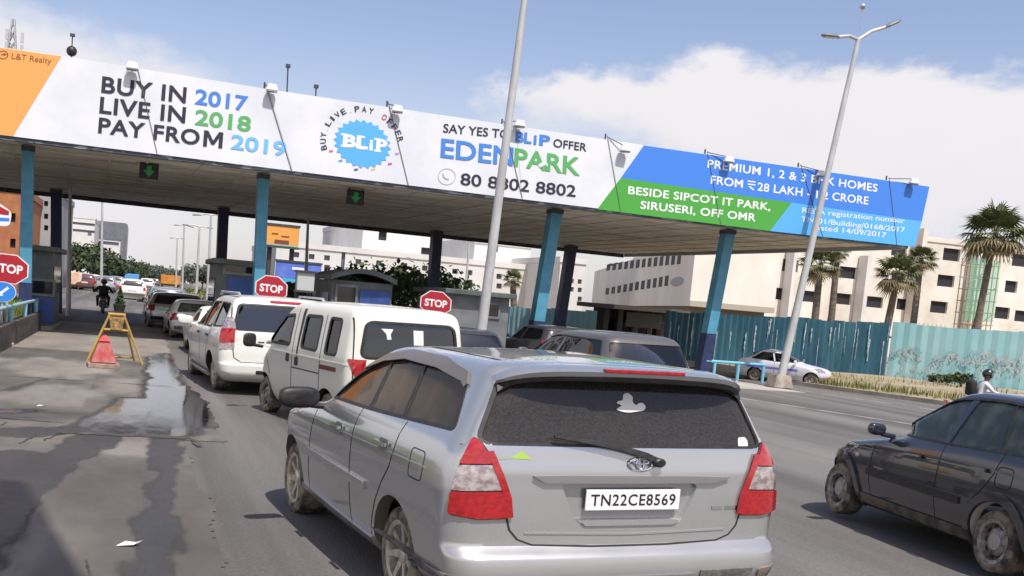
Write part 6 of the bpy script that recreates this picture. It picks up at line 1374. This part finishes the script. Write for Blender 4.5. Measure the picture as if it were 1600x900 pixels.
# white office range behind the booths
wN = mat('window_blue_grey', (.10, .12, .16), .2, coat=.5)
ww = [(463, 398, 9, 8), (487, 401, 9, 8), (511, 403, 9, 8), (560, 409, 9, 8), (592, 411, 9, 8), (632, 415, 9, 8), (664, 419, 9, 8), (711, 424, 9, 8), (734, 426, 9, 8), (511, 418, 9, 8), (560, 424, 8, 7), (711, 438, 9, 8), (734, 441, 9, 8), (536, 408, 6, 30), (762, 430, 9, 8), (780, 432, 9, 8), (762, 445, 9, 8), (780, 447, 9, 8)]
b1, _, _ = building('office_block', 432, 836, 386, 92, 20, BWALLW, 'long white office block with small square windows behind the toll booths', ww, wN); del b1['_h']
b2, _, h2_ = building('office_block', 568, 692, 350, 96, 22, BWALLW, 'taller white central block with faint lettering behind the toll canopy', [(598, 369, 13, 13), (666, 395, 17, 16), (680, 382, 4, 14)], HOLE); del b2['_h']
b3, _, _ = building('office_block', 742, 830, 380, 96, 22, BWALLW, 'white block with one black opening behind the near light pole', [(772, 388, 14, 11)], HOLE); del b3['_h']
b4, _, _ = building('apartment_block', 876, 916, 410, 84, 14, BWALLW, 'narrow white apartment block with dark square windows right of the blue columns', [(871 + 12, 437, 8, 7), (893, 439, 8, 7), (906, 440, 7, 7), (883, 451, 8, 7), (893, 452, 8, 7), (906, 453, 7, 7), (883, 465, 8, 7), (906, 467, 7, 7)], wN); del b4['_h']
# left side of the road
bl1, _, _ = building('brick_building', -60, 34, 292, 70, 30, mat('orange_brick', (.42, .17, .07), .9, col2=(.34, .13, .06), nscale=1.5), 'orange brick building behind the left blue column', [(-20, 330, 30, 12), (-20, 360, 30, 12), (20, 340, 8, 14), (20, 380, 8, 14)], HOLE); del bl1['_h']
bl2, _, _ = building('apartment_block', 52, 83, 288, 84, 26, mat('grey_render', (.36, .37, .37), .8, col2=(.28, .29, .29), nscale=.3), 'tall grey apartment block behind the left toll booth', [(59, 318, 6, 8), (59, 338, 6, 8), (59, 356, 6, 8), (72, 318, 6, 8), (72, 338, 6, 8), (72, 356, 6, 8)], HOLE); del bl2['_h']
bl3, _, _ = building('striped_office', 114, 149, 340, 290, 40, BWALLW, 'white office block with grey horizontal window bands left of the dark glass tower', [(131, 350, 33, 4), (131, 361, 33, 4), (140, 366, 6, 5)], wN); del bl3['_h']
bl4, hw4, h4 = building('glass_tower', 151, 197, 349, 320, 60, BWALLW, 'white tower with a dark grey glass top above the left trees', [(169, 380, 32, 5)], wN); del bl4['_h']
GT = mat('grey_glass_cladding', (.13, .14, .16), .4, col2=(.17, .18, .20), nscale=.4); hb = at(174, 374, 320).z
box('glass_cladding', (-hw4 - .1, -.25, hb), (hw4 + .1, -.12, h4 + .8), GT, bl4); box('side_cladding', (hw4 + .12, -.25, 2), (hw4 + .4, 36, h4 + .6), GT, bl4); box('edge_fin', (hw4 - 1.2, -.26, 4), (hw4 + .1, -.122, hb - .01), GT, bl4)
bl5, _, _ = building('low_house', 203, 228, 410, 420, 30, BWALLW, 'small pale house above the far left trees', [(210, 418, 4, 4), (220, 419, 4, 4)], wN); del bl5['_h']
bl6, _, _ = building('low_house', 268, 298, 416, 460, 30, BWALLW, 'white flat building far down the road left of the second booth', [(276, 424, 5, 3), (289, 425, 5, 3)], wN); del bl6['_h']
bl7, _, _ = building('low_house', 303, 336, 428, 420, 30, mat('far_concrete', (.34, .34, .34), .9), 'grey concrete building far down the road beside the second booth', [(311, 436, 5, 4), (324, 437, 5, 4)], wN); del bl7['_h']
# hoardings
def hoarding(px0, px1, y0, y1, Y, label, m, deco):
    a = at(px0, y0, Y); b_ = at(px1, y1, Y); t = thing('hoarding', label, 'hoarding', ((a.x + b_.x) / 2, Y, 0)); hw = (b_.x - a.x) / 2; zt, zb = a.z, b_.z
    bd = box('board', (-hw, 0, zb), (hw, .25, zt), m, t)
    for lo, hi in (((-hw - .05, -.05, zt + .002), (hw + .05, .3, zt + .002 * Y)), ((-hw - .05, -.05, zb - .002 * Y), (hw + .05, .3, zb - .002))): box('frame_rail', lo, hi, DARKST, t)
    for s_ in (-.7, .7): tubes('post', [[(s_ * hw, .3 + .004 * Y, 0), (s_ * hw, .3 + .004 * Y, zt)]], .0024 * Y, DARKST, t)
    for x0, x1, z0, z1, mm in deco: box('printed_patch', (-hw + 2 * hw * x0, -.012, zb + (zt - zb) * z0), (-hw + 2 * hw * x1, -.003, zb + (zt - zb) * z1), mm, bd)
hoarding(418, 466, 351, 387, 70, 'orange hoarding with dark brown print under the canopy behind the blue column', mat('hoarding_orange', (.78, .36, .07), .6, col2=(.70, .32, .08), nscale=.5), [(.25, .7, .1, .3, mat('hoarding_brown', (.18, .05, .03), .7)), (.15, .35, .55, .62, MATS['hoarding_brown']), (.45, .7, .45, .52, MATS['hoarding_brown']), (0, 1, 0, .05, mat('hoarding_teal', (.1, .45, .45), .6))])
hoarding(432, 500, 408, 448, 66, 'blue hoarding picturing sky and sea behind the arched toll booth', mat('hoarding_blue', (.05, .11, .50), .5, col2=(.14, .22, .62), nscale=.35), [(.05, .55, .0, .25, mat('hoarding_sea', (.06, .40, .55), .5)), (.35, .62, .68, .80, mat('hoarding_white', (.75, .75, .8), .5)), (.6, .95, .3, .5, mat('hoarding_violet', (.28, .16, .50), .5))])
hoarding(466, 490, 425, 455, 25.5, 'small blank pale board on posts left of the arched booth', mat('panel_pale', (.46, .48, .46), .6), [])

# ------------------------------------------------------------------ trees
def leafmat(name, c1, c2):
    return mat(name, c1, .75, col2=c2, nscale=.9, detail=3, lo=.38, hi=.62)
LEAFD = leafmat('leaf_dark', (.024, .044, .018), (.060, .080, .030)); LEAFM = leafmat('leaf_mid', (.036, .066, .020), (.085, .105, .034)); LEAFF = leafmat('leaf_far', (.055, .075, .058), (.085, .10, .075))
BARK = mat('bark', (.13, .10, .075), .9, col2=(.08, .06, .045), nscale=4)
def tree(name, x, y, h, rad, m, label, n=1400, leaf=.22, group=None, squash=.8, z0=0.):
    t = thing(name, label, 'tree', (x, y, z0), random.uniform(0, 6), group)
    bm = bmesh.new(); tube(bm, [(0, 0, 0), (.1, .05, h * .3), (-.05, .1, h * .55), (0, 0, h * .75)], [h * .035, h * .028, h * .02, h * .008], 8); ctr = []
    for i in range(9):
        a = i * 2.4; rr = rad * random.uniform(.35, .8); e_ = Vector((rr * math.cos(a), rr * math.sin(a), h * random.uniform(.55, .92))); tube(bm, [(0, 0, h * random.uniform(.25, .5)), e_ * .55 + Vector((0, 0, h * .12)), e_], [h * .015, h * .010, h * .004], 5); ctr.append((e_, rad * random.uniform(.28, .5)))
    for i in range(5): ctr.append((Vector((random.uniform(-.4, .4) * rad, random.uniform(-.4, .4) * rad, h * random.uniform(.7, .97))), rad * random.uniform(.28, .45)))
    from_bm('trunk', bm, BARK, t, 40); V, F = [], []
    for _ in range(n):
        c, r_ = random.choice(ctr); d = Vector((random.gauss(0, 1), random.gauss(0, 1), random.gauss(0, .8))).normalized() * r_ * random.random() ** .35; d.z *= squash; p = c + d; nn = (d.normalized() + Vector((random.gauss(0, .6), random.gauss(0, .6), random.gauss(0, .6) + .3))).normalized(); u_ = nn.orthogonal().normalized(); v_ = nn.cross(u_); a = random.uniform(0, 6.28); q = leaf * random.uniform(.5, 1.3); u2 = (u_ * math.cos(a) + v_ * math.sin(a)) * q; v2 = (v_ * math.cos(a) - u_ * math.sin(a)) * q * .55; i = len(V)
        V += [tuple(p - u2), tuple(p + v2), tuple(p + u2), tuple(p - v2)]; F.append((i, i + 1, i + 2, i + 3))
    me = bpy.data.meshes.new('crown'); me.from_pydata(V, [], F); link('crown', me, m, t); return t
def palm(pc, rpx, pb, Y, label, lean=0, fr=34):
    c = at(*pc, Y); k = Y / FPX; R = rpx * k; b0 = at(*pb, Y); b0.z = 0
    t = thing('fan_palm', label, 'palm tree', b0, 0, 'fan palms beyond the teal fence'); top = c - b0
    bm = bmesh.new(); tube(bm, [(0, 0, 0), top * .4 + Vector((.1, 0, 0)), top * .8, top], [.34, .25, .22, .16], 10); from_bm('trunk', bm, mat('palm_bark', (.17, .14, .11), .95, col2=(.10, .085, .07), nscale=2, stretch=(1, 1, 4)), t, 40)
    V, F, V2, F2 = [], [], [], []
    for i in range(fr):
        a = i * 2.399; e_ = math.radians(82 - 128 * (i / fr) ** .9 + random.uniform(-9, 9)); d = Vector((math.cos(a) * math.cos(e_), math.sin(a) * math.cos(e_), math.sin(e_))); st = R * random.uniform(.42, .58); hub = top + d * st; hub.z -= R * .07; sd_ = d.cross(Vector((0, 0, 1))); sd_ = sd_.normalized() if sd_.length > .01 else Vector((1, 0, 0)); up = sd_.cross(d); dead = i > fr * .72; VV, FF = (V2, F2) if dead else (V, F); j = len(VV); wv = sd_ * R * .012
        VV += [tuple(top - wv), tuple(top + wv), tuple(hub + wv), tuple(hub - wv)]; FF.append((j, j + 1, j + 2, j + 3)); fl = R * random.uniform(.40, .55); nb = 17; pleat = random.uniform(.1, .3)
        for b2 in range(nb):
            th = math.radians(-112 + 224 * b2 / (nb - 1)); dr = d * math.cos(th) + sd_ * math.sin(th); tip = hub + dr * fl * random.uniform(.85, 1.08) + up * (-abs(math.sin(th)) * fl * pleat) - Vector((0, 0, fl * .18 * (2 if dead else 1))); q = up.cross(dr) * fl * .065; mid = hub + dr * fl * .5 + up * fl * .03; j = len(VV)
            VV += [tuple(hub), tuple(mid + q), tuple(tip), tuple(mid - q)]; FF.append((j, j + 1, j + 2, j + 3))
    me = bpy.data.meshes.new('fronds'); me.from_pydata(V, [], F); link('fronds', me, mat('palm_frond', (.075, .105, .035), .7, col2=(.13, .15, .06), nscale=.8), t)
    me = bpy.data.meshes.new('dry_fronds'); me.from_pydata(V2, [], F2); link('dry_fronds', me, mat('palm_frond_dry', (.24, .19, .11), .85, col2=(.15, .13, .06), nscale=.8), t)
palm((1556, 362), 72, (1518, 512), 62, 'biggest fan palm, its crown against the sky at the right edge', fr=44)
palm((1404, 428), 52, (1378, 508), 60, 'fan palm with a pale trunk between the banner end and the biggest palm')
palm((1440, 405), 34, (1424, 508), 66, 'smaller fan palm tucked just right of the banner corner')
palm((1283, 412), 46, (1270, 505), 60, 'fan palm partly hidden by the canopy beside the double arm street lamp')
palm((1310, 392), 24, (1296, 505), 66, 'slim fan palm close behind the double arm street lamp')
palm((802, 436), 22, (803, 500), 66, 'lone small fan palm left of the blue column behind the near pole', fr=26)
for px, py, Y, h, r_, lab in [(560, 452, 46, 0, 3.0, 'dense dark green tree behind the arched booth, its right part'), (636, 448, 50, 0, 3.1, 'dense green tree between the arched booth and the dark column'), (478, 462, 44, 0, 2.0, 'low dark tree left of the arched booth'), (700, 460, 52, 0, 1.9, 'low olive tree right of the dark column above the STOP sign')]:
    p = at(px, py, Y); top_ = {560: 436, 636: 428, 478: 450, 700: 444}[px]; hh = at(px, top_, Y).z; tree('bushy_tree', p.x, Y, hh, r_, LEAFM if px in (636, 700) else LEAFD, lab, 2600, .16, 'bushy trees behind the toll booths')
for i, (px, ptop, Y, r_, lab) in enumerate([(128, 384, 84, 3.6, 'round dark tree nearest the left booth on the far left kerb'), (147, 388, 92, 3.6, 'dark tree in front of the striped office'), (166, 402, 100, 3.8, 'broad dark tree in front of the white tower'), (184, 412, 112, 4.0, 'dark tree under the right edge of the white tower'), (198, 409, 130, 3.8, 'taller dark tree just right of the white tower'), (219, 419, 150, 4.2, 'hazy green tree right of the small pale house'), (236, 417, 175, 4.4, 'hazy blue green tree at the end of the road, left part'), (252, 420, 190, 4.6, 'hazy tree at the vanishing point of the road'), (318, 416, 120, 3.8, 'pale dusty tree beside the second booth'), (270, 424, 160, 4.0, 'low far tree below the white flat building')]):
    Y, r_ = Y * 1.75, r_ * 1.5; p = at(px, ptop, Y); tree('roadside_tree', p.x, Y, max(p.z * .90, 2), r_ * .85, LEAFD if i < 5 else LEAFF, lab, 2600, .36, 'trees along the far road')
for i, (px, py, Y) in enumerate([(1478, 598, 35), (1502, 606, 33.5), (1462, 596, 36)]):
    p = at(px, py, Y); tree('verge_shrub', p.x, Y, [.55, .7, .45][i], .42, LEAFM, ['low green weed bush at the foot of the teal fence', 'green weed bush right behind the white shirted rider', 'smallest green weed tuft at the foot of the teal fence'][i], 260, .09, 'weeds at the fence foot')
V, F = [], []
for _ in range(2600):
    x, y = random.uniform(3.6, 7.5), random.uniform(52, 120); p = Vector((x, y, .1 + random.random() * .7)); d = Vector((random.gauss(0, 1), random.gauss(0, 1), random.gauss(0, 1))).normalized() * .28; e_ = d.orthogonal().normalized() * .18; i = len(V); V += [tuple(p - d), tuple(p + e_), tuple(p + d), tuple(p - e_)]; F.append((i, i + 1, i + 2, i + 3))
me = bpy.data.meshes.new('median_hedge'); me.from_pydata(V, [], F); tag(link('median_hedge', me, mat('hedge_leaf', (.10, .13, .04), .8, col2=(.17, .17, .07), nscale=.6)), 'low yellow green planting on the far median', 'hedge', kind='stuff')

# ------------------------------------------------------------------ riders
def motorcycle(x, y, yaw, s_, mt, label):
    t = thing('motorcycle', label, 'motorcycle', (x, y, 0), yaw); t.scale = s_
    for yy, n in ((-.60, 'wheel'), (.70, 'wheel')):
        bm = bmesh.new(); lathe(bm, [(.23, -.045), (.29, -.05), (.305, 0), (.29, .05), (.23, .045)], 'x', 28, (0, yy, .305), closed=True); bmesh.ops.recalc_face_normals(bm, faces=bm.faces[:]); wh = from_bm(n, bm, RUBBER, t, 40)
        bm = bmesh.new(); lathe(bm, [(.235, -.02), (.235, .02), (.215, .02), (.215, -.02)], 'x', 28, (0, yy, .305), closed=True); lathe(bm, [(.05, -.05), (.05, .05)], 'x', 14, (0, yy, .305))
        for k in range(6): a = k * math.pi / 3; tube(bm, [(0, yy, .305), (0, yy + .22 * math.cos(a), .305 + .22 * math.sin(a))], .012, 6)
        bmesh.ops.recalc_face_normals(bm, faces=bm.faces[:]); from_bm('rim', bm, ALLOY, wh, 40)
    bm = bmesh.new(); bevelbox(bm, (0, .26, .86), (.26, .44, .20), .08); from_bm('tank', bm, mt, t, 50)
    bm = bmesh.new(); bevelbox(bm, (0, -.22, .80), (.25, .62, .10), .04); from_bm('seat', bm, BLACK, t, 50)
    bm = bmesh.new(); bevelbox(bm, (0, .12, .46), (.28, .36, .34), .06); bevelbox(bm, (0, -.45, .70), (.16, .40, .14), .05); from_bm('engine', bm, mat('engine_dark', (.06, .06, .065), .5, .5), t, 50)
    tubes('frame', [[(0, .52, .95), (0, -.05, .74), (0, -.70, .78)], [(0, .50, .86), (0, .34, .40), (0, -.1, .34)], [(.08, -.6, .305), (.08, -.15, .42)], [(-.08, -.6, .305), (-.08, -.15, .42)]], .025, DARKST, t, 8)
    for sx in (-1, 1): tubes('fork', [[(sx * .08, .70, .305), (sx * .08, .50, 1.0)]], .022, CHROME, t, 8)
    tubes('handlebar', [[(-.36, .40, 1.04), (-.20, .48, 1.06), (0, .50, 1.0), (.20, .48, 1.06), (.36, .40, 1.04)]], .016, DARKST, t, 8)
    bm = bmesh.new(); bmesh.ops.create_uvsphere(bm, u_segments=16, v_segments=10, radius=.10, matrix=Matrix.Translation((0, .62, .92))); hl = from_bm('head_lamp', bm, BLACK, t, 50)
    bm = bmesh.new(); lathe(bm, [(.085, 0), (.085, .02), (.002, .035)], 'z', 20)
    for v in bm.verts: v.co = Vector((v.co.x, .70 + v.co.z, .92 + v.co.y))
    bmesh.ops.recalc_face_normals(bm, faces=bm.faces[:]); from_bm('lens', bm, CLEARL, hl, 40)
    for sx in (-1, 1): tubes('rear_view_mirror', [[(sx * .22, .47, 1.06), (sx * .30, .46, 1.20)], [(sx * .24, .46, 1.22), (sx * .36, .46, 1.22)]], [.010, .012], BLACK, t, 6)
    bm = bmesh.new(); bx(bm, (-.1, -.90, .66), (.1, -.86, .76), .01); from_bm('tail_lamp', bm, REDL, t); tubes('exhaust', [[(.14, .2, .30), (.15, -.3, .30), (.16, -.8, .40)]], [.02, .035, .04], CHROME, t, 10)
    bm = bmesh.new()
    for k in range(9):
        a0 = math.radians(20 + 15 * k); a1 = math.radians(20 + 15 * (k + 1)); slab(bm, [(-.06, .70 + .33 * math.cos(a0), .305 + .33 * math.sin(a0)), (.06, .70 + .33 * math.cos(a0), .305 + .33 * math.sin(a0)), (.06, .70 + .33 * math.cos(a1), .305 + .33 * math.sin(a1)), (-.06, .70 + .33 * math.cos(a1), .305 + .33 * math.sin(a1))], (0, math.cos(a0), math.sin(a0)), .008)
    from_bm('mudguard', bm, mt, t); return t
SKIN = mat('skin', (.23, .12, .075), .55)
def rider(x, y, yaw, s_, shirt, trouser, helmet, label, bag=None):
    """seated body grown as one skinned figure; hands close on the grips"""
    J = {'pel': (0, -.12, .90), 'wai': (0, -.09, 1.04), 'che': (0, -.02, 1.24), 'nek': (0, .05, 1.40), 'hd0': (0, .085, 1.49), 'hd1': (0, .10, 1.60), 'hd2': (0, .09, 1.68)}; Rr = {'pel': .15, 'wai': .135, 'che': .155, 'nek': .055, 'hd0': .075, 'hd1': .095, 'hd2': .07}
    E_ = [('pel', 'wai'), ('wai', 'che'), ('che', 'nek'), ('nek', 'hd0'), ('hd0', 'hd1'), ('hd1', 'hd2')]
    for sx, n in ((-1, 'l'), (1, 'r')):
        P = {'sh': ((sx * .18, .0, 1.33), .068), 'el': ((sx * .30, .14, 1.12), .046), 'wr': ((sx * .335, .33, 1.075), .030), 'pa': ((sx * .335, .385, 1.075), .036), 'hip': ((sx * .10, -.06, .87), .105), 'kn': ((sx * .20, .32, .84), .068), 'an': ((sx * .19, .10, .42), .042), 'he': ((sx * .19, .04, .36), .040), 'to': ((sx * .20, .24, .34), .036)}
        for i in range(4): P['f%d' % i] = ((sx * (.302 + .022 * i), .425, 1.085 - .003 * abs(i - 1)), .011); P['g%d' % i] = ((sx * (.302 + .022 * i), .436, 1.050), .010); P['h%d' % i] = ((sx * (.302 + .022 * i), .405, 1.024), .009)
        P['t0'] = ((sx * .298, .375, 1.055), .012); P['t1'] = ((sx * .285, .40, 1.025), .010)
        for k, (c, r_) in P.items(): J[n + k] = c; Rr[n + k] = r_
        E_ += [('che', n + 'sh'), (n + 'sh', n + 'el'), (n + 'el', n + 'wr'), (n + 'wr', n + 'pa'), ('pel', n + 'hip'), (n + 'hip', n + 'kn'), (n + 'kn', n + 'an'), (n + 'an', n + 'he'), (n + 'an', n + 'to'), (n + 'pa', n + 't0'), (n + 't0', n + 't1')]
        for i in range(4): E_ += [(n + 'pa', n + 'f%d' % i), (n + 'f%d' % i, n + 'g%d' % i), (n + 'g%d' % i, n + 'h%d' % i)]
    K = list(J); me = bpy.data.meshes.new('person'); me.from_pydata([J[k] for k in K], [(K.index(a), K.index(b_)) for a, b_ in E_], []); o = link('person', me); o.modifiers.new('s', 'SKIN'); sv = me.skin_vertices[0].data
    for i, k in enumerate(K): sv[i].radius = (Rr[k], Rr[k]); sv[i].use_root = (k == 'pel')
    o.modifiers.new('u', 'SUBSURF').levels = 2; bpy.context.view_layer.update(); m3 = bpy.data.meshes.new_from_object(o.evaluated_get(bpy.context.evaluated_depsgraph_get())); o.modifiers.clear(); o.data = m3
    for m in (shirt, trouser, SKIN, BLACK): m3.materials.append(m)
    for p in m3.polygons:
        c = p.center; p.use_smooth = True
        p.material_index = 3 if c.z < .40 else 1 if c.z < .98 else 2 if (c.z > 1.40 or c.y > .30) else 0
    for v in m3.vertices:                            # nose and chin under the visor
        if v.co.y > .15 and abs(v.co.x) < .03 and 1.53 < v.co.z < 1.585: v.co.y += .02
    tag(o, label, 'person'); o.location = (x, y, 0); o.rotation_euler = (0, 0, yaw); o.scale = s_
    for sx in (-1, 1):
        bm = bmesh.new(); bmesh.ops.create_uvsphere(bm, u_segments=8, v_segments=6, radius=.012, matrix=Matrix.Translation((sx * .035, .178, 1.592))); from_bm('eye', bm, SWHITE, o, 60)
    bm = bmesh.new(); bmesh.ops.create_uvsphere(bm, u_segments=24, v_segments=16, radius=.14)
    bmesh.ops.delete(bm, geom=[f for f in bm.faces if (f.calc_center_median().y > .035 and -.075 < f.calc_center_median().z < .035) or f.calc_center_median().z < -.11], context='FACES')
    for v in bm.verts: v.co = Vector((v.co.x * .93, v.co.y * 1.08 + .085, v.co.z * 1.08 + 1.625))
    h = from_bm('helmet', bm, helmet, o, 60); sm = h.modifiers.new('t', 'SOLIDIFY'); sm.thickness = .02
    bm = bmesh.new(); 
    for sx in (-1, 1): tube(bm, [(sx * .035, -.02 + .16, 1.39), (sx * .012, .165, 1.30)], .012, 6)
    from_bm('collar', bm, shirt, o, 40)
    if bag:
        bm = bmesh.new(); bevelbox(bm, (0, -.30, 1.18), (.36, .20, .46), .08); b2 = from_bm('backpack', bm, bag, None, 50); b2.location = o.location; b2.rotation_euler = o.rotation_euler; b2.scale = o.scale; tag(b2, 'black backpack on the back of the white shirted rider', 'bag')
    return o
HB = mat('helmet_black', (.012, .012, .014), .15, coat=1.)
g = at(1537, 600, 18.6); sc3 = (.86, .86, .76); yw = math.radians(-112)
motorcycle(g.x, g.y, yw, sc3, mat('tank_black', (.015, .015, .02), .2, coat=1.), 'black motorcycle of the white shirted rider beyond the dark hatchback')
rider(g.x, g.y, yw, sc3, mat('shirt_white', (.68, .68, .72), .85, col2=(.55, .56, .66), nscale=7), mat('trouser_dark', (.03, .03, .04), .9), HB, 'rider in a white shirt and black helmet passing beyond the dark hatchback', mat('bag_black', (.015, .016, .015), .8))
g = gnd(160, 489); sc3 = (1.2, 1.1, .86)
motorcycle(g.x, g.y, .06, sc3, mat('tank_maroon', (.04, .01, .012), .3), 'dark motorcycle riding away under the canopy in the open left lane')
rider(g.x, g.y, .06, sc3, mat('shirt_black', (.014, .013, .015), .9), mat('trouser_black', (.012, .012, .014), .9), HB, 'rider in dark clothes and black helmet riding away in the left lane')

# ------------------------------------------------------------------ added unseen panel above the viewpoint, put there to shade the lane's lower left
t = thing('shadow_caster', 'added unseen panel on a post above the viewpoint, shading the lane', 'sign', (-9.5, .45, 0))
box('caster_panel', (0, -.1, 9.6), (10.5, .1, 15.0), mat('caster_green', (.03, .15, .07), .5), t)
tubes('post', [[(-.2, .1, 0), (-.2, .1, 15.1)]], .2, GALV, t); tubes('boom', [[(-.2, .22, 10.5), (10.4, .22, 10.5)], [(-.2, .22, 14), (10.4, .22, 14)]], .1, GALV, t)
